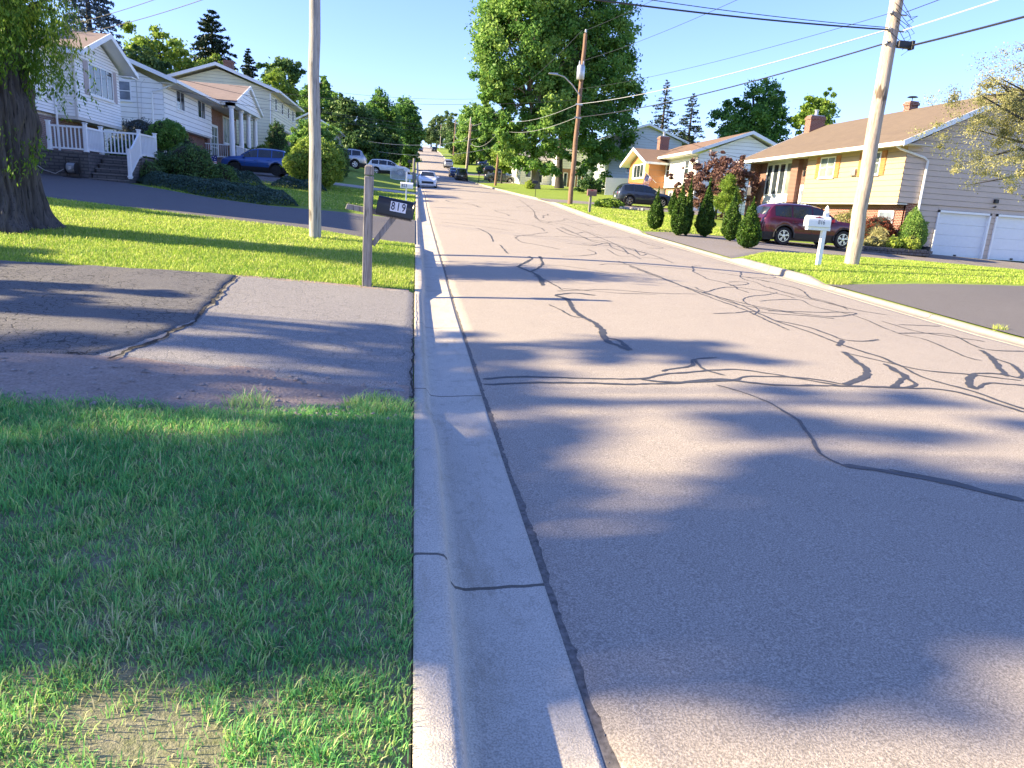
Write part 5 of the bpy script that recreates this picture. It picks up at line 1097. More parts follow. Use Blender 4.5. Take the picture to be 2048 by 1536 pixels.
chimney(t, 22.3, 66, .85, .8, 6.8, 8.8)
# flag on the porch
t = thing('flag', 'united states flag on a slanted pole at the orange gable wing', 'flag', (20.3, 61, 4.5))
mb = MB(); mb.tube([(20.38, 61.0, 4.48), (19.38, 61.0, 5.28)], .02, 6); mb.lathe([(.03, 0), (.03, .05)], (19.36, 61, 5.28), seg=6); mb.build('pole', M['white_vinyl'], t)
mb = MB(); A = Vector((19.42, 61, 5.22)); B = Vector((20.0, 61, 4.80)); D_ = Vector((19.05, 61, 3.85)); E_ = Vector((19.62, 61, 4.0))
ns_ = 13; nu = 12
for i in range(ns_):
    for j in range(nu):
        def P_(a, b):
            q = A.lerp(B, a).lerp(D_.lerp(E_, a), b); return (q.x, q.y+.05*math.sin(b*7+a*5), q.z)
        mi = 1 if (i < 7 and j < 5) else (0 if i % 2 == 0 else 2)
        # stripes run along the fly (hanging down), canton at the hoist top
        mb.add([P_(i/ns_, j/nu), P_((i+1)/ns_, j/nu), P_((i+1)/ns_, (j+1)/nu), P_(i/ns_, (j+1)/nu)], [(0, 1, 2, 3)], mi)
for r_ in range(5):
    for c_ in range(5): 
        a, b = (r_+.7)/13*1.15, (c_+.5)/12*.95; q = P_(a, b); mb.add([(q[0]-.022, q[1]-.006, q[2]), (q[0], q[1]-.006, q[2]-.022), (q[0]+.022, q[1]-.006, q[2]), (q[0], q[1]-.006, q[2]+.022)], [(0, 1, 2, 3)], 2)
mb.build('cloth', [M['red_cloth'], M['blue_cloth'], M['white_cloth']], t)

t = thing('house', 'tall blue grey sided house rising between the big tree and the orange wing', 'house', (27, 94, 4))
siding(faceS(88), [(23.2, 3.2), (32.1, 3.2), (32.1, 10.75), (27.6, 12.2), (23.2, 10.75)], .3, 'side_wall', M['grey_siding'], t)
siding(faceW(23.2), [(88, 3.2), (100, 3.2), (100, 10.7), (88, 10.7)], .3, 'front_wall', M['grey_siding'], t)
slabs('roof', [((22.5, 87.4, 10.75), (22.5, 101, 10.75), (27.6, 101, 12.55), (27.6, 87.4, 12.55)), ((27.6, 87.4, 12.55), (27.6, 101, 12.55), (32.8, 101, 10.75), (32.8, 87.4, 10.75))], .12, 'grey_shingle', t)
for p in ([(22.5, 87.38, 10.5), (27.6, 87.38, 12.3)], [(32.8, 87.38, 10.5), (27.6, 87.38, 12.3)]): board(t, p, .05, .25)
window(faceS(88), 25.4, 26.3, 6.7, 7.5, t, cols=2); window(faceS(88), 28.5, 29.5, 6.7, 7.5, t, cols=2); window(faceS(88), 24.3, 25.2, 4.2, 4.9, t)
t = thing('house', 'low white house seen under the big trees left of the trunk', 'house', (17, 107, 5))
siding(faceS(102), [(14.4, 4.6), (19.0, 4.6), (19.0, 8.3), (14.4, 8.3)], .3, 'side_wall', M['bright_siding'], t)
siding(faceW(14.4), [(102, 4.6), (114, 4.6), (114, 8.3), (102, 8.3)], .3, 'front_wall', M['bright_siding'], t)
slabs('roof', [((13.8, 101.4, 8.3), (19.6, 101.4, 8.3), (19.6, 107, 10), (13.8, 107, 10)), ((13.8, 107, 10), (19.6, 107, 10), (19.6, 114.6, 8.3), (13.8, 114.6, 8.3))], .12, 'grey_shingle', t)
window(faceS(102), 16.6, 17.6, 5.2, 7.2, t, name='door', frame=.14, sill=False); window(faceS(102), 15.1, 15.9, 5.9, 7.2, t); window(faceW(14.4), 104, 106, 5.9, 7.2, t, cols=2)
t = thing('house', 'white and orange brick house behind the big trees right of the trunk', 'house', (21.5, 100, 4.6))
ashlar(faceS(96), 18.8, 22.0, 4.2, 7.1, 'brick_wall', 'orange_brick', t); siding(faceS(95.97), [(18.8, 7.1), (26, 7.1), (26, 9.3), (18.8, 9.3)], .3, 'side_wall', M['bright_siding'], t)
siding(faceS(95.97), [(22.0, 4.2), (26, 4.2), (26, 7.1), (22.0, 7.1)], .3, 'side_wall', M['grey_siding'], t)
siding(faceW(18.8), [(96, 4.2), (104, 4.2), (104, 9.3), (96, 9.3)], .3, 'front_wall', M['bright_siding'], t)
slabs('roof', [((18.2, 95.4, 9.3), (26.6, 95.4, 9.3), (26.6, 100, 10.9), (18.2, 100, 10.9)), ((18.2, 100, 10.9), (26.6, 100, 10.9), (26.6, 104.6, 9.3), (18.2, 104.6, 9.3))], .12, 'grey_shingle', t)
for a in (19.3, 20.4, 21.2): window(faceS(96), a, a+.55, 4.8, 6.6, t, frame=.08)
window(faceS(95.97), 22.8, 24, 5.2, 6.4, t)
def picket(name, label, pts, h_, group=None, gap=.14, mat='white_paint'):
    t = thing(name, label, 'fence', (pts[0][0], pts[0][1], H(*pts[0])), 0, group); a = MB(); b = MB()
    for (x0, y0), (x1, y1) in zip(pts[:-1], pts[1:]):
        L_ = math.hypot(x1-x0, y1-y0); n = int(L_/gap)
        for i in range(n):
            f = i/n; x, y = x0+(x1-x0)*f, y0+(y1-y0)*f; z = H(x, y); a.box(x-.05, x+.05, y-.02, y+.02, z+.04, z+h_)
        for hh in (.3, h_-.25):
            z0, z1 = H(x0, y0)+hh, H(x1, y1)+hh; b.hexa([(x0, y0+.02, z0), (x1, y1+.02, z1), (x1, y1+.06, z1), (x0, y0+.06, z0), (x0, y0+.02, z0+.09), (x1, y1+.02, z1+.09), (x1, y1+.06, z1+.09), (x0, y0+.06, z0+.09)])
    a.build('pickets', M[mat], t); b.build('rails', M[mat], t); return t
picket('picket_fence', 'white fence panel beside the blue grey house under the big tree', [(18.6, 71), (22.5, 71)], 1.7, gap=.105)
picket('picket_fence', 'white board fence at the yellow flowers left of the low white house', [(14.0, 116), (15.4, 106)], 1.8, gap=.3)
picket('picket_fence', 'grey fence far up the street below the tall round tree', [(11.2, 186), (25, 200)], 2.4, gap=.22, mat='pole_grey')

# ---------------------------------------------------------------- poles, wires, lamps
GP = 'utility poles along the street'
pole('utility_pole', 'bare grey utility pole on the left lawn beside the 819 mailbox', -2.28, 17.3, 10.2, .125, 'pole_grey', group=GP)
pr = pole('utility_pole', 'thick pale utility pole on the lawn beside the 816 mailbox', 12.54, 19.3, 11.2, .185, 'pole_light', (-.05, 0), GP)
a = MB(); a.box(12.62, 13.02, 19.02, 19.16, 6.42, 6.60); a.build('splice_case', M['dark_metal'], pr, bevel=.02)
a = MB(); a.box(12.98, 13.06, 19.0, 19.18, 6.40, 6.62); a.build('case_end', M['black_plastic'], pr, bevel=.01)
a = MB()
for z_ in (6.5, 6.85, 7.25): a.tube([(12.30, 19.2, z_), (12.80, 19.2, z_)], .02, 6); a.lathe([(.03, 0), (.04, .03), (.03, .08)], (12.33, 19.15, z_), seg=8)
a.build('bracket', M['grey_metal'], pr, smooth=True)
a = MB(); rg = np.random.default_rng(5)
for k in range(7):
    z_ = 6.5+.14*k; a.tube([(12.4+.1*rg.normal(), 19.1, z_+.3), (12.75+.1*rg.random(), 19.05, z_+.1*rg.normal()), (12.95+.12*rg.random(), 19.1, z_-.1), (12.8, 19.12, z_-.25)], .008, 5)
a.build('cable_loops', M['cable_black'], pr, smooth=True)
p2 = pole('utility_pole', 'brown utility pole carrying a transformer and street light before the big tree', 10.15, 47.6, 10.5, .15, 'pole_brown', (.12, 0), GP)
a = MB(); a.lathe([(.22, 0), (.25, .05), (.25, .75), (.20, .85), (.05, .9)], (9.98+.12, 47.33, 9.75), seg=18); a.lathe([(.04, 0), (.05, .1), (.03, .25)], (9.98, 47.3, 10.6), seg=8); a.lathe([(.04, 0), (.05, .1), (.03, .25)], (10.22, 47.3, 10.6), seg=8); a.build('transformer', M['grey_metal'], p2, smooth=True)
a = MB(); a.tube([(10.2, 47.5, 8.85), (9.7, 47.5, 9.4), (9.1, 47.45, 9.85), (8.6, 47.4, 9.95)], .04, 8); a.build('lamp_arm', M['grey_metal'], p2, smooth=True)
a = MB(); a.hexa([(8.05, 47.28, 9.93), (8.65, 47.3, 9.90), (8.65, 47.5, 9.90), (8.05, 47.52, 9.93), (8.1, 47.3, 10.0), (8.65, 47.33, 10.03), (8.65, 47.47, 10.03), (8.1, 47.5, 10.0)]); a.build('lamp_head', M['grey_metal'], p2, bevel=.02)
a = MB()
for z_ in (7.5, 8.3): a.box(9.98, 10.4, 47.38, 47.46, z_-.05, z_+.05)
a.lathe([(.05, 0), (.07, .05), (.05, .2)], (10.27, 47.6, 12.55), seg=8); a.build('insulator', M['grey_metal'], p2)
PL = [(10.0, 92.9, 10.3, 'pole_brown', 'dark brown utility pole beside the grey green parked sedan', (.45, 0)), (9.85, 147.5, 9.9, 'pole_light', 'pale utility pole with long wires at the parked silver suv', (.45, .0)),
      (9.0, 133, 8.6, 'pole_brown', 'brown leaning utility pole behind the parked dark van', (.5, 0)), (9.6, 196, 9.5, 'pole_brown', 'brown utility pole far up the street in front of dark trees', (.1, 0)),
      (12.5, 250, 10.5, 'pole_grey', 'grey utility pole standing among the farthest trees', (.1, 0)), (9.9, 320, 10, 'pole_light', 'faint utility pole at the crest of the street', (.1, 0))]
PT = []
for x_, y_, h_, m_, lb, ln in PL:
    pole('utility_pole', lb, x_, y_, h_, .15, m_, ln, GP); PT.append((x_+ln[0], y_, H(x_, y_)+h_))
R = pr
wire('thick black telephone cable from the pale pole to the transformer pole', [(12.4, 19.1, 6.55), (10.05, 47.4, 7.5)], .30, .022)
wire('pale cable running just above the thick black telephone cable', [(12.36, 19.1, 6.87), (10.05, 47.4, 8.3)], .28, .016, 'cable_grey')
wire('thin wire above the pale cable between the two nearest right poles', [(12.36, 19.1, 7.27), (10.05, 47.4, 9.2)], .25, .008)
wire('power line from the top of the pale pole to the transformer', [(12.5, 19.2, 9.6), (10.2, 47.5, 10.9)], .3, .010)
wire('highest power line reaching the top of the transformer pole', [(12.5, 19.2, 11.1), (10.27, 47.6, 12.7)], .3, .010)
wire('dark cable crossing the street to the bare grey pole', [(12.3, 19.15, 6.85), (-2.2, 17.3, 6.55)], .18, .022)
wire('thinner cable crossing the street just over the dark cable', [(12.3, 19.15, 6.9), (-2.2, 17.3, 6.9)], .22, .010)
wire('thick cable leaving the pale pole towards the right edge', [(13.0, 19.1, 6.5), (10.6, -16, 6.5)], .6, .028)
wire('pale cable leaving the pale pole above its splice case', [(12.7, 19.1, 6.85), (10.6, -16, 7.2)], .5, .016, 'cable_grey')
wire('thin wire leaving the pale pole towards the upper right', [(12.7, 19.1, 7.3), (10.6, -16, 8.0)], .5, .010)
wire('lower of two wires from the bare pole to the nearest house', [(-2.3, 17.3, 6.5), (-14.7, 31.6, 6.6)], .30, .010)
wire('upper of two wires from the bare pole to the nearest house', [(-2.3, 17.3, 6.9), (-14.7, 31.4, 6.8)], .25, .010)
pp = [(10.05, 47.6, 0)]+PT
segs = [((10.05, 47.6), (10.2, 92.9), [(7.5, 11.0), (8.3, 12.2), (12.7, 14.8)], ['lowest', 'middle', 'highest'], 'between the transformer pole and the dark brown pole')]
for (x0, y0), (x1, y1), zs_, nm, wh in segs:
    for (z0, z1), q in zip(zs_, nm): wire(f'{q} of three wires {wh}', [(x0, y0, z0), (x1, y1, z1)], .6, .014, 'cable_grey' if q != 'highest' else 'cable_black')
tops = [PT[0], PT[2], PT[1], PT[3], PT[4]]; nmz = ['the brown leaning pole', 'the pale far pole', 'the pole before dark trees', 'the grey pole among far trees']
for (p, q, nm) in zip(tops[:-1], tops[1:], nmz):
    wire(f'top wire running up the street to {nm}', [(p[0], p[1], p[2]-.3), (q[0], q[1], q[2]-.3)], .8, .018, 'cable_grey')
    wire(f'low sagging cable running up the street to {nm}', [(p[0], p[1], p[2]-3.2), (q[0], q[1], q[2]-3.4)], 1.3, .022, 'cable_grey')
wire('drop wire from the dark brown pole to the columned house', [(10.2, 92.8, 11.6), (-13.9, 46, 7.6)], 1.1, .014)
wire('second drop wire from the dark brown pole to the columned house corner', [(10.2, 92.8, 11.2), (-14.2, 44.4, 6.9)], 1.2, .012)
wire('drop wire from the dark brown pole to the cream house', [(10.2, 92.8, 11.0), (-12.3, 66.2, 9.2)], 1.0, .014)
wire('low pale drop wire crossing before the dark tree mass', [(10.2, 92.8, 10.6), (-9.3, 94.5, 8.9)], 1.3, .020, 'cable_grey')
wire('lowest pale drop wire ending at the porch of the pale house', [(10.2, 92.8, 9.0), (-8.7, 94.4, 7.9)], 1.2, .018, 'cable_grey')
wire('long high wire from the dark brown pole over the dark trees', [(10.4, 93, 14.7), (-20, 98, 15.0)], .9, .014)
wire('drop wire from the transformer pole to the orange wing house', [(10.1, 47.5, 8.4), (21.6, 55.0, 6.3)], .3, .010)
wire('drop wire from the transformer pole towards the tan house', [(10.1, 47.5, 8.9), (22.0, 46.9, 5.7)], .4, .010)
wire('upper wire over the road from the transformer to the left trees', [(10.1, 47.6, 8.6), (-13.0, 55, 8.6)], .7, .010)

# ---------------------------------------------------------------- mailboxes
x, y = -.70, 11.28; z = H(x, y)-.02
t = thing('mailbox', 'black 819 mailbox on a weathered timber post with brace', 'mailbox', (x, y, z))
a = MB(); a.tube([(0, 0, -.3), (0, 0, .6), (.004, 0, 1.2), (.012, 0, 1.66)], [.098, .096, .093, .092], 4)
o = a.build('post', M['post_wood'], t, local=True, bevel=.012); o.rotation_euler = (0, 0, math.radians(45)); o.rotation_euler = (0, 0, math.radians(43))
a = MB(); a.tube([(.012, 0, 1.675), (.012, 0, 1.80), (.012, 0, 1.825)], [.092, .088, .05], 4); o = a.build('post_cap', M['post_wood'], t, local=True, bevel=.01); o.rotation_euler = (0, 0, math.radians(43))
arm = bpy.data.objects.new('arm', None)
a = MB(); a.hexa([(-.34, -.02, 1.16), (.66, -.02, 1.03), (.66, .07, 1.03), (-.34, .07, 1.16), (-.31, -.02, 1.24), (.66, -.02, 1.115), (.66, .07, 1.115), (-.31, .07, 1.24)])
a.build('crossbar', M['post_wood'], t, local=True, bevel=.008)
a = MB(); a.hexa([(.05, .0, .68), (.10, .0, .62), (.10, .06, .62), (.05, .06, .68), (.34, .0, 1.09), (.44, .0, 1.08), (.44, .06, 1.08), (.34, .06, 1.09)]); a.build('brace', M['post_wood'], t, local=True, bevel=.006)
mbx = thing('box', None, None, (.36, .0, 1.115)); del_ = mbx; bpy.data.objects.remove(mbx)
a = MB(); seg = 12; Wd, Hh_ = .20, .25; prof_ = [(-Wd/2, 0), (Wd/2, 0), (Wd/2, Hh_*.5)]+[(Wd/2*math.cos(q), Hh_*.5+Hh_*.5*math.sin(q)) for q in np.linspace(0, math.pi, seg)[1:-1]]+[(-Wd/2, Hh_*.5)]
# sloping long box: left end (toward the post) and a flared door at the street end
ends = [(.115, 1.145, 1.0), (.64, 1.075, 1.0), (.655, 1.068, 1.10), (.675, 1.065, 1.10)]
n = len(prof_); vs = []
for l, z_, s_ in ends: vs += [(l+.045*(q/Hh_)*(1 if l < .3 else 1), p*s_, z_+q*s_) for p, q in prof_]
fs = [tuple(range(n)), tuple(range(3*n, 4*n))]
for k in range(3): fs += [(k*n+i, k*n+(i+1) % n, (k+1)*n+(i+1) % n, (k+1)*n+i) for i in range(n)]
a.add(vs, fs); bx_ = a.build('box', M['black_paint'], t, smooth=True, local=True)
a = MB(); a.hexa([(.12, -.07, 1.12), (.64, -.07, 1.05), (.64, .07, 1.05), (.12, .07, 1.12), (.12, -.07, 1.15), (.64, -.07, 1.08), (.64, .07, 1.08), (.12, .07, 1.15)]); a.build('base_board', M['dark_metal'], bx_, local=True)
sl_ = math.atan2(-.07, .525)
for k, dgt in enumerate('819'):
    cx_ = .375+.079*k; cz = 1.145+(cx_-.115)*(-.07/.525)+.135
    s = MB(); s.box(-.039, .039, -.002, .002, -.072, .072); so_ = s.build('sticker', M['sticker'], bx_, local=True); so_.location = (cx_, -.1065, cz); so_.rotation_euler = (0, -sl_, 0)
    text(so_, dgt, .165, (0, -.0035, 0), (math.radians(90), 0, 0), M['digit_black'], squeeze=.72)
def simple_mailbox(label, x, y, h_, L_, W_, Hh2, mat, post, pr_=.05, num=None, dx=0, nm_size=.16, cap=False, flag=None, postmat='white_vinyl'):
    z = H(x, y)-.02; t = thing('mailbox', label, 'mailbox', (x, y, z))
    a = MB(); a.box(-pr_, pr_, -pr_, pr_, -.2, post)
    if cap: a.lathe([(pr_*1.5, 0), (pr_*1.5, .03), (pr_*.8, .05), (pr_*1.25, .09), (pr_*.9, .14), (.003, .20)], (0, 0, post), seg=4)
    a.build('post', M[postmat], t, local=True, bevel=.005)
    b = box_mailbox(t, L_, W_, Hh2, h_, 'x', mat, dx=dx)
    if cap:
        a = MB(); a.box(dx-L_/2+.04, dx+L_/2+.04, -.07, .07, h_-.09, h_-.004); a.build('shelf', M[postmat], t, local=True, bevel=.004)
    if num: text(b, num, nm_size, (dx+num_dx.get(num, 0), -W_/2-.004, h_+Hh2*.42), (math.radians(90), 0, 0), M['digit_black' if num == '823' else 'digit_grey'], squeeze=.8)
    if flag:
        a = MB(); a.box(dx-L_*.2, dx+L_*.12, -W_/2*.75-.012, -W_/2*.75, h_+Hh2*.80, h_+Hh2*.88); a.box(dx-L_*.08, dx+L_*.02, -W_/2*.75-.012, -W_/2*.75, h_+Hh2*.88, h_+Hh2*.95); a.build('flag', M['red_plastic'], b, local=True)
    return t
num_dx = {'823': -.12, '816': .05}
simple_mailbox('white 823 mailbox on a thin white post behind the 819 mailbox', -.46, 38.0, .72, .64, .22, .30, 'white_vinyl', 1.52, .035, '823', dx=.02, nm_size=.24)
simple_mailbox('white 816 mailbox on a white post with a pointed finial', 11.02, 18.46, 1.04, .66, .24, .29, 'white_vinyl', 1.42, .055, '816', dx=-.22, nm_size=.17, cap=True, flag=True)
simple_mailbox('brown mailbox with red flag on a grey post before the big tree', 9.75, 40.3, .92, .52, .26, .36, 'brown_box', .92, .06, None, dx=.05, flag=True, postmat='post_wood')
simple_mailbox('small black mailbox on a thin rod beneath the big tree', 9.6, 58.6, 1.02, .46, .2, .24, 'black_paint', 1.02, .02, None, dx=-.1, postmat='dark_metal')
simple_mailbox('black mailbox on a black post near the parked dark van', 9.0, 106, 1.1, .5, .3, .4, 'black_paint', 1.1, .05, None, postmat='dark_metal')
simple_mailbox('large white mailbox standing beside the white lattice panel', -.55, 70, .45, .46, .3, .42, 'white_vinyl', .5, .1, None)
simple_mailbox('black mailbox on a tall black post beyond the lattice panel', -.75, 90, 1.9, .5, .25, .35, 'black_paint', 1.95, .06, None, postmat='dark_metal')
t = thing('wooden_post', 'grey wooden post standing at the left kerb behind the white sedan', 'post', (-.22, 76, H(-.22, 76))); a = MB(); a.tube([(0, 0, -.2), (0, 0, 1.2), (0, 0, 2.45)], [.13, .125, .12], 10); a.build('shaft', M['post_wood'], t, local=True, smooth=True)
t = thing('lattice_panel', 'white lattice fence panel leaning on the lawn beyond the 823 mailbox', 'lattice panel', (-1.7, 74, H(-1.7, 74)))
a = MB(); zb = H(-1.7, 74)+.02
for i in range(-8, 18):
    for sgn in (1, -1):
        x0, x1 = -2.45+i*.12, -2.45+i*.12+sgn*1.05
        pts = []
        for f in np.linspace(0, 1, 12):
            xx = x0+(x1-x0)*f
            if -2.45 <= xx <= -.85: pts.append((xx, zb+1.1*f))
        if len(pts) > 1: a.hexa([(pts[0][0]-.032, 74, pts[0][1]), (pts[0][0]+.032, 74, pts[0][1]), (pts[0][0]+.02, 74.02+.012*sgn, pts[0][1]), (pts[0][0]-.02, 74.02+.012*sgn, pts[0][1]), (pts[-1][0]-.032, 74, pts[-1][1]), (pts[-1][0]+.032, 74, pts[-1][1]), (pts[-1][0]+.02, 74.02+.012*sgn, pts[-1][1]), (pts[-1][0]-.02, 74.02+.012*sgn, pts[-1][1])])
a.build('lattice', M['white_paint'], t)
a = MB()
for b_ in ((-2.5, -2.42, zb, zb+1.15), (-.88, -.8, zb, zb+1.15), (-2.42, -.88, zb+1.07, zb+1.15), (-2.42, -.88, zb, zb+.08)): a.box(b_[0], b_[1], 73.97, 74.05, b_[2], b_[3])
a.build('frame', M['white_paint'], t)

# ---------------------------------------------------------------- cars
car('suv', 'maroon suv parked on the driveway before the tan house', 16.62, 29.42, 0, 'maroon')
car('suv', 'bright blue suv parked in front of the columned house', -10.35, 50.95, math.pi, 'blue', rim='dark_rim', Ln=4.45)
car('suv', 'dark slate suv parked in front of the orange wing house', 17.2, 54.3, 0, 'navy', Ln=4.35, Hh=1.62)
car('sedan', 'white sedan parked at the left kerb facing the camera', 1.10, 71.2, -math.pi/2, 'carwhite', 'sedan', Ln=4.7, W=1.82, Hh=1.47, z=H(1.1, 71.2)+.0, pitch=math.atan(.047))
car('suv', 'silver suv with red taillight behind the dark rounded evergreen', -6.9, 69.9, math.pi, 'silver', Ln=4.7)
car('suv', 'white suv partly hidden by the white lattice panel', -2.9, 80.5, 0, 'carwhite', Ln=4.5, Hh=1.6)
car('minivan', 'dark van parked at the right kerb seen from behind', 6.9, 113.9, math.pi/2, 'carblack', 'van', Ln=4.9, W=1.9, Hh=1.78, cat='van', pitch=-math.atan(.07))
car('sedan', 'dark blue car parked just in front of the dark van', 6.25, 121.5, math.pi/2, 'darkblue', 'sedan', Ln=4.6, W=1.8, Hh=1.47, pitch=-math.atan(.085))
car('suv', 'silver suv parked up the street beyond the dark van', 6.4, 150, math.pi/2, 'silver', Ln=4.5, W=1.8, pitch=-math.atan(.09))
car('suv', 'dark blue suv far up the street under the left trees', 1.1, 243, -math.pi/2, 'darkblue', W=1.85, pitch=math.atan(.09), detail=False)
car('suv', 'dark suv far up the street under the right trees', 5.9, 254, math.pi/2, 'carblack', W=1.85, pitch=-math.atan(.09), detail=False)
car('sedan', 'grey green sedan on a driveway behind the dark brown pole', 12.3, 108.4, 0, 'sage', 'sedan', Ln=4.7, W=1.8, Hh=1.47)
car('wagon', 'black hatchback parked above the grey green sedan', 14.0, 131.4, 0, 'carblack', 'wagon', Ln=4.3, W=1.78, Hh=1.5)
car('wagon', 'dark car with pale nose parked highest on the right lawn', 15.4, 161.5, math.pi, 'darkblue', 'wagon', Ln=4.3, W=1.78, Hh=1.5)

# ---------------------------------------------------------------- left garden
def dome(r_, h_, n=7, low=.75): return [(r_*low, 0)]+[(r_*math.cos(a)**.8, h_*(.25+.75*math.sin(a))) for a in np.linspace(.0, math.pi/2-.02, n)]
LP = 'dark clipped shrubs beside the porch steps'
shrub('shrub', 'dark rounded shrub right beside the white porch steps', -11.3, 33.3, dome(.88, 1.35), 5200, 'dark', .085, 51, LP, lump=.12)
shrub('shrub', 'small dark shrub squeezed against the bottom porch post', -10.85, 31.8, dome(.55, .85), 2200, 'dark', .07, 52, LP, lump=.15)
shrub('shrub', 'largest dark mounded shrub behind the blue green juniper bed', -9.75, 33.9, dome(1.12, 1.72), 7500, 'dark', .085, 53, LP, lump=.14)
shrub('shrub', 'dark pointed shrub rising behind the largest mounded shrub', -10.55, 36.6, [(.55, .1), (.62, .5), (.5, 1.0), (.38, 1.4), (.3, 1.7), (.1, 1.95)], 3600, 'needle', .075, 54, LP, lump=.2)
shrub('shrub', 'low dark shrub spreading right of the largest mounded shrub', -8.75, 34.6, dome(.8, 1.0), 3200, 'dark', .08, 55, LP, lump=.15)
shrub('blue_spruce', 'dwarf blue spruce globe behind the white porch railing', -13.9, 40.2, [(.8, .2), (1.3, .8), (1.4, 1.5), (1.15, 2.1), (.75, 2.6), (.1, 2.85)], 9000, 'blue_needle', .13, 56, None, lump=.22, aspect=.3, thick=.2)
r_ = np.random.default_rng(57)
shrub('topiary_tree', 'small round topiary tree on a pale stem behind the dark shrubs', -12.05, 38.4, [(.25, 1.35), (.62, 1.5), (.83, 1.8), (.86, 2.1), (.72, 2.42), (.4, 2.66), (.05, 2.74)], 8000, 'maple', .10, 57, None, lump=.14, cat='tree', tint=.5, stem=.06)
shrub('shrub', 'dark low yew behind the porch railing of the nearest house', -13.3, 36.6, dome(1.0, 1.6), 3000, 'dark', .09, 58, None, lump=.15)
# juniper ground cover
def groundcover(name, label, pts, hgt, n, leaf, size, seed, HF=HL):
    r = np.random.default_rng(seed); pts = np.array(pts); x0, y0 = pts.min(0); x1, y1 = pts.max(0)
    X = r.uniform(x0, x1, n*3); Y = r.uniform(y0, y1, n*3); inside = np.zeros(len(X), bool); dist = np.full(len(X), 9.)
    for (ax, ay), (bx_, by_) in zip(pts, np.roll(pts, -1, 0)):
        c = ((ay > Y) != (by_ > Y)) & (X < (bx_-ax)*(Y-ay)/(by_-ay+1e-9)+ax); inside ^= c
        tt = np.clip(((X-ax)*(bx_-ax)+(Y-ay)*(by_-ay))/((bx_-ax)**2+(by_-ay)**2), 0, 1); dist = np.minimum(dist, np.hypot(X-ax-tt*(bx_-ax), Y-ay-tt*(by_-ay)))
    m = inside; X, Y, dist = X[m][:n], Y[m][:n], dist[m][:n]
    z = HF(X, Y)+hgt*np.clip(dist/.5, 0, 1)**.6*(1+.35*snoise(X, Y, 4, seed))*(1-abs(r.normal(0, .16, len(X))))
    P = np.stack([X, Y, z], 1); V, F = leafquads(P, size, r, up=.8, aspect=.45)
    o = npmesh(name, V, F, L[leaf], tint=np.clip(.5+r.normal(0, .17, len(X))+.25*snoise(X, Y, 5, seed+1), 0, 1)); tag(o, label, 'ground cover', kind='stuff')
groundcover('juniper_bed', 'low blue green juniper bed along the upper driveway edge', [(-11.0, 30.9), (-8.9, 28.9), (-7.0, 27.0), (-5.1, 26.2), (-4.2, 27.4), (-4.6, 29.3), (-6.2, 30.8), (-8.4, 32.2), (-10.6, 32.6)], .42, 26000, 'juniper', .085, 61)
groundcover('lavender_bed', 'loose grey green perennials between the dark shrub and the blue suv', [(-10.2, 38.5), (-8.6, 37.8), (-7.8, 39.5), (-8.4, 42.0), (-10.6, 42.0)], .6, 5000, 'juniper', .11, 62)
groundcover('perennial_bed', 'low perennials in front of the round yellow green bush', [(-7.6, 40.2), (-5.2, 39.2), (-4.7, 40.6), (-5.0, 41.8), (-7.4, 42.0)], .5, 4200, 'juniper', .10, 63)
shrub('shrub', 'large round yellow green bush behind the bare utility pole', -5.75, 43.2, [(.8, .05), (1.25, .5), (1.5, 1.1), (1.48, 1.7), (1.2, 2.25), (.7, 2.65), (.15, 2.85)], 15000, 'lime', .12, 64, None, lump=.13, tint=.55)
broadleaf('shrub', 'taller loose bush behind the round yellow green bush', -6.3, 47.4, 3.3, 6.1, 2.6, 'maple', 9000, .16, 65, .08, None, 8, cat='shrub')
shrub('shrub', 'smooth dark rounded evergreen beside the silver suv', -5.9, 58.5, [(.55, .0), (.75, .5), (.8, 1.2), (.72, 1.8), (.45, 2.3), (.1, 2.5)], 6000, 'dark', .09, 66, None, lump=.05)
shrub('shrub', 'small yellow bush at the foot of the dark rounded evergreen', -5.6, 53.5, dome(.55, .75), 2200, 'lime', .09, 67, None, tint=.85)
shrub('shrub', 'tall dark conical evergreen at the corner of the cream house', -11.3, 63.2, [(.5, 0), (.85, .5), (.9, 1.2), (.75, 2.1), (.45, 2.8), (.1, 3.2)], 6000, 'dark', .11, 68, None, lump=.06)
shrub('shrub', 'dark dome shaped shrub on the porch of the columned house', -12.9, 58.3, dome(.95, 1.1), 3200, 'dark', .10, 69, None, z0=3.9, lump=.05)
shrub('shrub', 'small yellow green shrub right of the dark dome on the porch', -11.6, 58.9, dome(.55, .95), 2000, 'lime', .10, 70, None, z0=4.1)
# garden flag
t = thing('garden_flag', 'small garden flag with stars and stripes before the porch base', 'flag', (-11.4, 44, H(-11.4, 44)))
a = MB(); a.tube([(-11.62, 44.02, H(-11.4, 44)), (-11.62, 44.02, 3.42), (-11.15, 44.02, 3.42)], .01, 5); a.build('stand', M['dark_metal'], t)
a = MB()
for i in range(10):
    for j in range(16):
        x0, x1 = -11.58+.04*i, -11.58+.04*(i+1); z1, z0 = 3.40-.045*j, 3.40-.045*(j+1)
        mi = 1 if j < 7 else (0 if ((j+i//3) % 2 == 0) else 2)
        a.add([(x0, 44, z0), (x1, 44, z0), (x1, 44, z1), (x0, 44, z1)], [(0, 1, 2, 3)], mi)
for cx_, cz_ in ((-11.5, 3.3), (-11.38, 3.34), (-11.27, 3.3), (-11.45, 3.2), (-11.3, 3.18)): a.add([(cx_-.03, 43.99, cz_), (cx_, 43.99, cz_-.03), (cx_+.03, 43.99, cz_), (cx_, 43.99, cz_+.03)], [(0, 1, 2, 3)], 2)
a.build('cloth', [M['red_cloth'], M['blue_cloth'], M['white_cloth']], t)

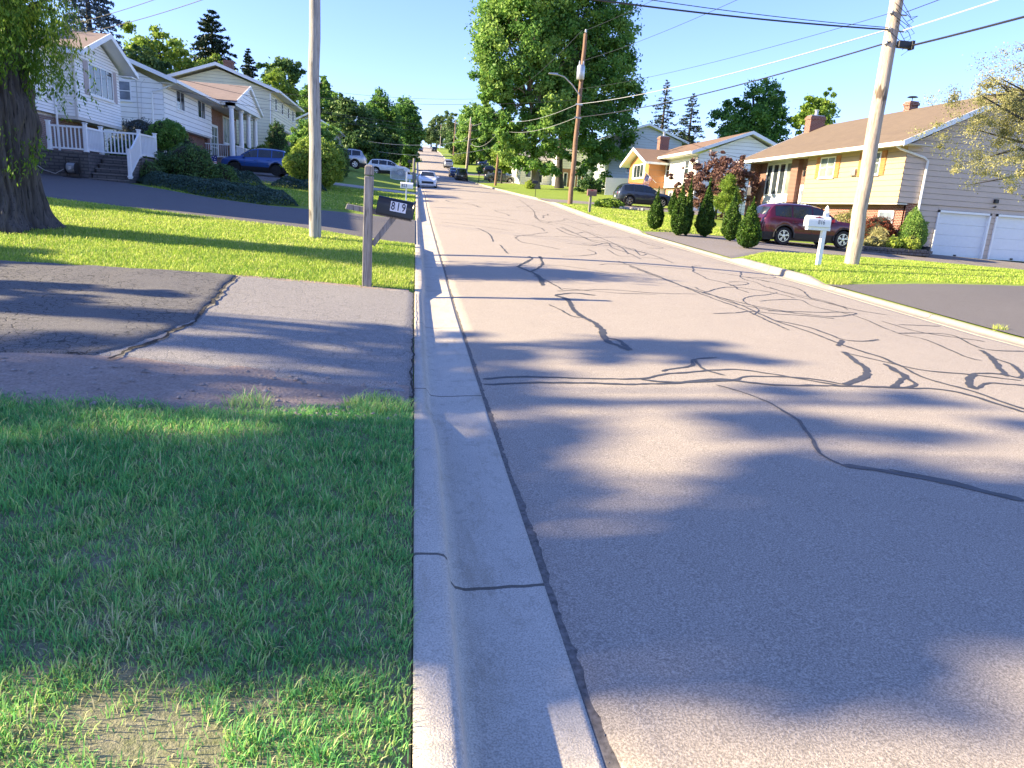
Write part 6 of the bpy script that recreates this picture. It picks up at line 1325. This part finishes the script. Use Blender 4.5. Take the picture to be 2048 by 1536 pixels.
# ---------------------------------------------------------------- right garden
def arb(label, x, y, w_, h_, seed, group='arborvitaes along the right lawn'):
    r_ = w_/2; return shrub('arborvitae', label, x, y, [(r_*.28, .07), (r_*.72, .10*h_), (r_, .26*h_), (r_*.90, .42*h_), (r_*.64, .60*h_), (r_*.40, .78*h_), (r_*.19, .92*h_), (r_*.04, 1.06*h_)], int(9500*w_*h_/1.6), 'arb', .075, seed, group, lump=.10, thick=.10, stem=.05, aspect=.5)
arb('slim arborvitae nearest the slate suv in the row', 10.2, 30.1, .68, 1.58, 71)
arb('dark arborvitae with a twin tip second in the row', 10.72, 28.6, .74, 1.95, 72)
arb('taller twin stem hugging the second arborvitae', 11.15, 28.9, .46, 2.1, 73)
arb('tall dark arborvitae in the middle of the row', 11.9, 28.8, .78, 2.15, 74)
arb('narrow dark arborvitae left of the bushy bright one', 12.52, 27.6, .72, 1.95, 75)
arb('bushy bright arborvitae at the lawn corner by the maroon suv', 11.45, 23.75, .86, 1.58, 76)
arb('small arborvitae on the lawn behind the second one', 15.95, 44.0, .62, 1.6, 77)
tree('purple_maple', 'purple leaved maple at the corner of the tan house', 19.5, 45.6, autolobes(4.8, 3.7, .4, 12, np.random.default_rng(78)), 26000, 'purple', .15, .1, 'bark', 78, clump=.18, tint=.5)
tree('purple_maple', 'thin purple leaved maple left of the fuller purple maple', 18.5, 49.5, autolobes(2.4, 2.2, .9, 7, np.random.default_rng(79)), 3200, 'purple', .15, .06, 'bark', 79, clump=.16, tint=.65)
def pinesap():
    r = np.random.default_rng(80); x, y = 18.5, 42.0; z = H(x, y); t = thing('pine_sapling', 'light green young pine between the arborvitaes and the purple maple', 'tree', (x, y, z))
    P = []; a = MB(); a.tube([(0, 0, -.1), (0, 0, 2.5)], [.06, .015], 7)
    for i in range(46):
        h_ = .5+2.1*i/46; L_ = .95*(1-i/52)**.8; an = r.uniform(0, 6.28); e = np.array([math.cos(an)*L_, math.sin(an)*L_, .35*L_]); a.tube([(0, 0, h_), (e[0]*.8, e[1]*.8, h_+e[2]*.7)], .012, 4)
        for f in (.5, .75, 1.0): c = np.array([0, 0, h_])+e*f; P.append(c+r.normal(0, .09, (75, 3)))
    P = np.concatenate(P); V, F = leafquads(P, .17, r, up=.2, aspect=.16); npmesh('crown', V, F, L['lime'], t, tint=np.clip(.4+r.normal(0, .2, len(P)), 0, 1), off=(0, 0, 0)); a.build('trunk', M['bark'], t, local=True)
pinesap()
BZ = 1.0
shrub('shrub', 'loose rose bush behind the hood of the maroon suv', 20.35, 32.1, dome(.85, 1.75), 3200, 'birch', .10, 81, None, lump=.2, core=False, thick=.3, tint=.4)
shrub('shrub', 'dark red barberry shrub under the tan house window', 21.25, 31.15, dome(.95, 1.4), 7500, 'barberry', .07, 82, None, lump=.15, thick=.2, z0=BZ)
shrub('shrub', 'dense light green dwarf spruce beside the garage doors', 22.45, 30.35, [(.4, .0), (.56, .35), (.56, .85), (.42, 1.3), (.22, 1.62), (.05, 1.8)], 12000, 'maple', .055, 83, None, lump=.13, thick=.08, tint=.75, z0=BZ)
shrub('shrub', 'yellow green hosta clump in the block edged bed', 21.35, 30.1, dome(.42, .5), 900, 'lime', .16, 84, None, tint=.8, thick=.25, z0=BZ); shrub('shrub', 'low pale plant at the left end of the block edged bed', 20.4, 30.1, dome(.42, .45), 900, 'birch', .1, 85, None, tint=.6, thick=.3, z0=BZ)
shrub('shrub', 'bright spiky grass plant at the right end of the bed', 22.15, 29.9, dome(.36, .6), 1500, 'lime', .22, 86, None, tint=.9, thick=.3, aspect=.12, z0=BZ); shrub('shrub', 'tall seeding grass behind the hosta clump', 20.8, 30.3, dome(.42, 1.0), 900, 'birch', .3, 87, None, tint=.8, thick=.4, aspect=.07, core=False, z0=BZ)
shrub('shrub', 'tiny red flowering plant beside the brick wall of the tan house', 20.3, 34.5, dome(.4, 1.5), 500, 'barberry', .1, 88, None, thick=.4, core=False, tint=.9)
t = thing('block_wall', 'low dark block edging around the flower bed of the tan house', 'garden wall', (21.5, 30.5, .7)); a = MB(); rg = np.random.default_rng(8)
for k in range(16):
    for c_ in range(2):
        x0 = 19.75+.2*k+.1*c_; a.box(x0, x0+.19, 29.55+.02*rg.random(), 29.8, .70+.13*c_, .82+.13*c_)
a.build('blocks', M['dark_stone'], t, bevel=.01)
a = MB(); a.box(19.9, 22.92, 29.8, 31.04, .6, .99); a.build('bed_soil', M['soil'], t)
t = thing('bucket', 'dark bucket between the flower bed and the first garage door', 'bucket', (23.4, 30.55, .72)); a = MB(); a.lathe([(.15, 0), (.2, .38), (.21, .4), (.18, .4), (.14, .05)], (0, 0, 0), seg=16); a.build('pail', M['rubber_dark'], t, local=True, smooth=True); a = MB(); a.tube([(-.2, 0, .38), (0, .1, .45), (.2, 0, .38)], .008, 5); a.build('handle', M['dark_metal'], t, local=True)
t = thing('lantern', 'hanging bird feeder on a thin hook near the purple maple', 'bird feeder', (19.6, 42.2, H(19.6, 42.2))); a = MB(); zz = H(19.6, 42.2); a.tube([(0, 0, 0), (0, 0, 2.35), (.15, 0, 2.45), (.3, 0, 2.35)], .012, 5); a.build('hook', M['dark_metal'], t, local=True)
a = MB(); a.box(.2, .42, -.11, .11, 1.75, 2.15); a.lathe([(.2, 0), (.02, .15)], (.31, 0, 2.15), seg=4); a.box(.16, .46, -.15, .15, 1.70, 1.75); a.build('feeder', M['grey_metal'], t, local=True)
shrub('shrub', 'leafy green plant clump behind the slate suv', 12.9, 48.0, dome(.95, .62), 3600, 'lime', .14, 89, None, thick=.25, tint=.4)
t = thing('stone_edging', 'row of rough edging stones behind the slate suv', 'stones', (13.9, 47.4, H(13.9, 47.4))); a = MB(); rg = np.random.default_rng(9)
for k in range(9): a.lathe([(.02, 0), (.16, .03), (.17, .12), (.09, .2), (.01, .21)], (-.9+.26*k, .12*rg.normal(), -.02), seg=7)
a.build('stones', M['path'], t, local=True)
shrub('shrub', 'yellow green shrub at the roots of the big tree', 13.2, 84.5, dome(.7, 1.0), 1500, 'lime', .12, 90, None, tint=.8)
shrub('shrub', 'yellow flowering plant by the white board fence', 13.0, 104.5, dome(.8, .8), 1800, 'flower', .14, 91, None, tint=.7) if False else None
L['flower'] = leaf_mat('yellow_flowers', [(0, (.12, .13, .01)), (.4, (.45, .33, .01)), (1, (.75, .55, .02))], .2)
shrub('shrub', 'yellow flowering clump by the white board fence', 14.4, 112, dome(.95, .9), 2200, 'flower', .16, 91, None, tint=.6)
for i, (x_, y_, w2, h2, lf, lb) in enumerate([(12.8, 137, 1.6, 1.4, 'lime', 'yellow green hedge clump behind the brown leaning pole'), (15.2, 138, 1.9, 1.5, 'birch', 'orange tinted hedge clump right of the brown leaning pole'), (17.8, 139, 1.7, 1.3, 'maple', 'green hedge clump left of the black hatchback'), (9.9, 168, 2.2, 2.4, 'lime', 'bright leafy bush at the kerb beyond the silver suv'), (15.5, 119, 1.0, 1.1, 'maple', 'round green bush above the yellow flowering clump')]):
    shrub('shrub', lb, x_, y_, dome(w2, h2), 2600, lf, .22, 92+i, None, lump=.15, tint=.55)

# ---------------------------------------------------------------- trees
# willow at the left edge: thick furrowed trunk with hanging foliage
def willow():
    x, y = -7.62, 14.7; z = H(x, y); t = thing('willow_tree', 'old willow with a very thick furrowed trunk at the left edge', 'tree', (x, y, z)); r = np.random.default_rng(100)
    nz, na = 110, 200; zz = np.linspace(-.3, 4.9, nz); aa = np.linspace(0, 2*math.pi, na, endpoint=False); Zg, Ag = np.meshgrid(zz, aa, indexing='ij')
    R_ = .61+.20*np.exp(-np.clip(Zg, 0, 9)/.24)+.10*np.exp(-((Zg-1.9)/.45)**2)*np.cos(Ag-.3)-.02*Zg
    R_ += (.04+.16*np.exp(-np.clip(Zg, 0, 9)/.5))*np.sin(Ag*5+.6*np.sin(Zg*1.2))+.05*snoise(Ag*3, Zg*2, 2.0, 101)+.03*snoise(Ag*8, Zg*5, 2, 102)
    fu = np.abs(np.sin(Ag*13+1.6*snoise(Ag*2, Zg*3.0, 1.6, 104)+1.2*np.sin(Zg*2.3+Ag*3)))**.6; fu2 = np.abs(np.sin(Ag*29+2.2*snoise(Ag*5, Zg*6, 1.5, 105)))
    R_ += .11*(fu-.6)+.05*(fu2-.5)+.03*snoise(Ag*14, Zg*9, 1.7, 106)
    V = np.stack([np.cos(Ag)*R_, np.sin(Ag)*R_, Zg], -1).reshape(-1, 3); i, j = np.meshgrid(np.arange(nz-1), np.arange(na), indexing='ij'); a = (i*na+j).ravel(); b = (i*na+(j+1) % na).ravel()
    npmesh('trunk', V, np.stack([a, b, b+na, a+na], 1), M['bark'], t, smooth=True, off=(0, 0, 0))
    P = []; CT = []
    for k in range(44):
        front = k % 3 != 0
        an = r.uniform(-2.2, 1.1) if front else r.uniform(0, 6.28); h0 = r.uniform(2.6, 4.9); L_ = r.uniform(.35, .95); st = Vector((math.cos(an)*.6, math.sin(an)*.6, h0)); e = st+Vector((math.cos(an)*L_*.8, math.sin(an)*L_*.8, r.uniform(.1, .7)))
        if k < 24:
            mb = MB(); mb.tube([st, st.lerp(e, .5)+Vector((0, 0, .15)), e], [.05, .03, .012], 5); mb.build('limb', M['bark'], t, smooth=True, local=True)
        bt = .16*r.normal()
        for q in range(24):
            f = r.uniform(.0, 1.1); c = np.array(st.lerp(e, f))+r.normal(0, .19, 3); hang = r.uniform(.10, .5)+.25*(f > .8); m = int(14+34*hang); s = r.uniform(0, 1, m)
            P.append(np.stack([c[0]+r.normal(0, .04, m), c[1]+r.normal(0, .04, m), c[2]-s*hang+r.normal(0, .03, m)], 1)); CT.append(np.full(m, bt+.08*r.normal()+.12*(f > .7)))
    for k in range(15):
        c0 = np.array([1.0+.30*r.random(), r.normal(0, .5), r.uniform(2.4, 3.9)]); L_ = r.uniform(.25, .6); m = 22; s = r.uniform(0, 1, m); P.append(np.stack([c0[0]+s*L_*.6+r.normal(0, .02, m), c0[1]+r.normal(0, .02, m), c0[2]+.1-s*s*L_*1.0+r.normal(0, .02, m)], 1)); CT.append(np.full(m, -.1))
    for k in range(9):
        an = r.uniform(-.9, 1.0); h0 = r.uniform(.9, 1.9); c = np.array([math.cos(an)*.70, math.sin(an)*.70-.1, h0]); m = 40; P.append(c+r.normal(0, .10, (m, 3))); CT.append(np.zeros(m))
    P = np.concatenate(P); CT = np.concatenate(CT); n_ = len(P); nr = r.normal(0, 1, (n_, 3)); nr[:, 2] *= .3; nr /= np.linalg.norm(nr, axis=1)[:, None]; dn_ = np.stack([r.normal(0, .55, n_), r.normal(0, .55, n_), -np.ones(n_)], 1); dn_ /= np.linalg.norm(dn_, axis=1)[:, None]; sd = np.cross(nr, dn_); s = .085*r.uniform(.6, 1.3, n_)[:, None]
    V = np.stack([P, P+dn_*s*.5+sd*s*.17, P+dn_*s, P+dn_*s*.5-sd*s*.17], 1).reshape(-1, 3); npmesh('crown', V, np.arange(n_*4).reshape(-1, 4), L['willow'], t, tint=np.clip(.42+CT+r.normal(0, .14, n_)+.35*snoise(P[:, 0], P[:, 2], 2.5, 103), 0, 1), off=(0, 0, 0))
willow()

# right edge tree: its crown hangs into the frame
tree('olive_leaved_tree', 'thin leaved olive coloured tree reaching in at the right edge', 20.6, 20.2, [(-2.6, 0, 3.9, 2.3, 1.6, 1.0), (-3.9, 0, 3.1, 1.9, 1.3, .75), (-4.6, .2, 3.7, 1.5, 1.2, .6), (-1.5, .3, 5.6, 2.6, 1.8, 1.3), (-2.6, .3, 5.3, 1.9, 1.6, .9), (0, 0, 7.2, 3.0, 2.2, 1.6), (-1.9, -.3, 2.7, 1.7, 1.2, .8), (-3.1, .3, 4.7, 1.9, 1.5, 1.0), (-4.2, -.2, 4.6, 1.6, 1.3, 1.0), (-3.2, 0, 2.9, 1.5, 1.2, .8), (1.5, 0, 5.2, 2.8, 2.2, 2.0)], 52000, 'birch', .064, .2, 'bark', 105, trunk_top=6.0, clump=.17, shell=.1, tint=.55, aspect=.45, nl=50)

BG = 'big maples by the right kerb'
r1 = np.random.default_rng(110)
tree('big_tree', 'towering broad maple whose left crown hangs over the street', 13.9, 84.5, [(-3.6, 0, 15.4, 4.3, 4.2, 5.0), (-2.9, 0, 20, 3.9, 4.2, 5.0), (-5.7, 0, 13.4, 2.4, 3.0, 3.2), (-5.0, -.5, 11.0, 2.7, 3.0, 2.0), (2.0, 1, 14, 2.4, 3, 3.6), (-1.0, .5, 12.0, 3.0, 3.2, 3.0), (-2.4, 0, 7.6, 2.6, 2.4, 2.4), (.4, -1, 9.0, 2.8, 2.6, 3.6), (-4.1, -.5, 5.4, 2.5, 2.2, 2.4), (-1.7, -.8, 4.9, 2.6, 2.2, 2.6), (-5.1, -.5, 8.4, 2.0, 2, 2.2), (1.4, -1.8, 4.0, 1.6, 1.6, 2.8), (.6, -1.8, 6.4, 2.8, 2.2, 2.8)], 80000, 'maple', .36, .42, 'bark_light', 110, BG, trunk_top=14, clump=.2, shell=.68, tint=.60, nl=40)
tree('big_tree', 'towering dark maple with a ragged right edge behind the transformer pole', 17.4, 88.5, [(-1.5, -2, 21, 4.0, 4, 5), (2.3, 0, 19.5, 4.4, 4.6, 5.0), (3.8, 0, 12.8, 4.6, 4.6, 4.8), (-.5, -3, 15.0, 3.8, 3.4, 4.6), (-.8, -3.4, 9.4, 3.2, 2.8, 4.0), (4.4, -1, 7.0, 4.2, 4.0, 3.8), (1.0, -2, 22, 3.6, 3.6, 3.6), (6.4, 0, 10.6, 2.4, 3, 2.8), (5.8, -1, 3.6, 2.8, 2.6, 2.4), (2.2, -3, 4.2, 2.0, 1.7, 2.4), (4.9, 0, 16.5, 3.3, 3.4, 3.8), (1.5, -2, 7, 2.6, 2, 3)], 78000, 'maple', .36, .45, 'bark', 111, BG, trunk_top=14, clump=.2, shell=.68, tint=.45, nl=40)
# trees beyond the houses
BB = 'trees beyond the houses'
conifer('spruce', 'blue green spruce top above the nearest house roof', -26.2, 66, 19.5, 7.5, 'blue_needle', 120, BB, 4, .8, .15, size=.34)
broadleaf('tree', 'bright leafy tree behind the first white houses', -24.6, 77, 8.2, 16.0, 6.5, 'lime', 17000, .30, 121, .3, BB, 10, tint=.5)
broadleaf('pine', 'dark bluish pine mass in front of the bright leafy tree', -22.4, 66, 4.8, 12.7, 6.0, 'dark', 11000, .22, 122, .2, BB, 8, tint=.35)
conifer('spruce', 'big dark spruce standing above the columned house', -21.9, 86, 19.9, 7.6, 'needle', 123, BB, 3, 1.5, .18, size=.42, power=.62)
broadleaf('tree', 'light green tree below the big dark spruce', -21.0, 80, 6.5, 14.2, 6.5, 'lime', 12000, .28, 124, .2, BB, 8)
conifer('spruce', 'smaller pointed spruce right of the big dark spruce', -20.6, 97, 18.4, 5.0, 'needle', 125, BB, 3, 1.3, .12, size=.38)
broadleaf('pine', 'flat topped pine behind the cream house gable', -19.2, 111, 6.2, 20.2, 15.6, 'dark', 9000, .34, 126, .25, BB, 7, tint=.55)
broadleaf('tree', 'bright tree directly behind the cream house', -17.8, 100, 5.6, 17.0, 6.5, 'lime', 15000, .32, 127, .3, BB, 9)
broadleaf('tree', 'leafy tree behind the bare grey utility pole', -14.0, 108, 5.6, 18.0, 6, 'maple', 16000, .34, 128, .3, BB, 9)
broadleaf('tree', 'slender tree between the bare pole and the dark tree mass', -12.6, 120, 4.8, 17.8, 7, 'maple', 11000, .36, 129, .25, BB, 7)
BM = 'dense trees on the uphill side of the street'
broadleaf('tree', 'dense dark maple left in the uphill tree mass', -9.2, 106, 6.6, 15.6, 4.6, 'dark', 22000, .34, 130, .35, BM, 10, tint=.62)
broadleaf('tree', 'tallest maple in the middle of the uphill tree mass', -5.6, 114, 7.0, 17.6, 5.0, 'maple', 24000, .36, 131, .35, BM, 10, tint=.35)
broadleaf('tree', 'dark maple at the right edge of the uphill tree mass', -2.6, 135, 7.4, 19.4, 7.2, 'maple', 24000, .40, 132, .4, BM, 10, tint=.30)
broadleaf('tree', 'small dark tree behind the white suv', -6.9, 92, 4.4, 9.4, 4.2, 'dark', 11000, .28, 133, .2, BM, 8, tint=.4)
broadleaf('tree', 'dark rounded tree overhanging the lawn above the white suv', -4.3, 101, 4.6, 10.6, 4.9, 'dark', 13000, .30, 134, .2, BM, 8, tint=.4)
broadleaf('tree', 'dark tree shading the far end of the left kerb', -3.4, 172, 8.5, 21, 10.5, 'dark', 14000, .5, 135, .4, BM, 9, tint=.5)
broadleaf('tree', 'dark tree at the crest on the left of the street', -4.2, 215, 9, 27, 14, 'dark', 11000, .6, 136, .4, BM, 9, tint=.5)
FF = 'farthest trees at the crest of the street'
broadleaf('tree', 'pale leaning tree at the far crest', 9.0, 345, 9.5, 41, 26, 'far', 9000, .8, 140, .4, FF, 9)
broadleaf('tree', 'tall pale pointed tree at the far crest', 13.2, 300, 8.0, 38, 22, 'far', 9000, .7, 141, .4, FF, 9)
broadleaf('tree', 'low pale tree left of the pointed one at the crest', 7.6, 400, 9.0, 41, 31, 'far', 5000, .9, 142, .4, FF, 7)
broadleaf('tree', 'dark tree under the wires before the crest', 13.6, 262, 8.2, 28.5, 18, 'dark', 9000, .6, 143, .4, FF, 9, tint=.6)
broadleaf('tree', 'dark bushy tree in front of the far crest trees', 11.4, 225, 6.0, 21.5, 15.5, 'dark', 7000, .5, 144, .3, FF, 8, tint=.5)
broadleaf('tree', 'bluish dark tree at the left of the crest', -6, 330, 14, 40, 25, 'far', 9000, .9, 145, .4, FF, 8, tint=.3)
broadleaf('tree', 'small bright sapling beside the far brown pole', 11.2, 205, 2.4, 16.5, 13.2, 'lime', 1800, .3, 146, .1, FF, 5)
broadleaf('tree', 'tall rounded tree between the far poles and the big maple', 13.9, 168, 10.6, 24.2, 10.8, 'maple', 30000, .46, 147, .45, None, 12, tint=.62, bark='bark_light')
broadleaf('tree', 'small round street tree in front of the dark brown pole', 11.9, 103, 4.0, 10.2, 6.3, 'lime', 7000, .28, 148, .14, None, 7, tint=.4)
broadleaf('tree', 'pale tree between the rounded tree and the big maple', 19, 190, 12, 24, 12, 'lime', 9000, .55, 149, .3, None, 8, tint=.5)
broadleaf('tree', 'dark undergrowth tree right of the tall rounded tree', 18.5, 165, 8, 17.5, 10.5, 'dark', 9000, .45, 150, .3, None, 8, tint=.5)
conifer('spruce', 'tall open spruce behind the white house chimney', 33.4, 100, 20.0, 7.0, 'needle', 151, BB, 5, .55, .05, size=.34, sparse=True)
conifer('spruce', 'shorter open spruce above the white house ridge', 35.5, 95, 17.7, 6.2, 'needle', 152, BB, 5, .6, .05, size=.34, sparse=True)
broadleaf('tree', 'wide dark leafy tree behind the tan house', 39.8, 86, 9.6, 18.2, 5.5, 'maple', 26000, .32, 153, .4, BB, 11, tint=.28)
broadleaf('tree', 'lighter leafy tree right of the brick chimney', 44.8, 80, 5.4, 16.8, 8.5, 'lime', 9500, .30, 154, .25, BB, 8, tint=.35)
broadleaf('tree', 'low dark tree left of the wide leafy tree', 36.2, 100, 6.5, 13.5, 5.5, 'dark', 9000, .32, 155, .3, BB, 8)
broadleaf('tree', 'low light tree between the two open spruces', 40.5, 118, 6.5, 15.2, 8, 'lime', 7000, .36, 156, .25, BB, 8)
broadleaf('tree', 'dark shaded shrubbery tree beside the white fence panel', 17.9, 74.5, 3.4, 5.4, 2.7, 'dark', 6000, .2, 157, .1, None, 7, tint=.3)
# trees outside the frame on the left whose shade falls on the foreground
SH = 'garden trees left of the photograph'
def shade(label, x, y, w_, zt, zl, seed, n=15000, size=.24): broadleaf('tree', label, x, y, w_, zt, zl, 'maple', n, size, seed, .3, SH, 10)
shade('dense shade tree south of the near lawn', -21.5, 3.75, 2.2, 15.4, 7.8, 161, 9500, .26)
shade('thin shade tree beside the cracked driveway', -24, 6.3, 3.2, 15.0, 6.5, 162, 3000, .26)
shade('small shade tree above the cracked driveway', -17.5, 11.9, 3.2, 6.4, 1.6, 163, 6500)
shade('thin shade tree level with the camera on the left', -22.5, -.4, 3.6, 13.0, 5.5, 164, 900)
shade('slim shade tree with a high crown on the left', -19.5, 8.2, 1.7, 11.6, 7.6, 165, 2600, .2)
shade('low dense shade tree by the left driveway', -16.0, 9.0, 2.6, 6.8, 1.8, 166, 5000, .2)
for k, (x_, y_, zt) in enumerate([(-31, 22.3, 14.6), (-31.5, 26.6, 15.4), (-31, 31.5, 16.2), (-30.5, 36.5, 16.0), (-31, 41.5, 16.4), (-30, 50.0, 17.5)]):
    shade(['first', 'second', 'third', 'fourth', 'fifth', 'sixth'][k]+' tree of the row behind the uphill houses', x_, y_, 5.6, zt, 5.5, 170+k, 12000, .34)
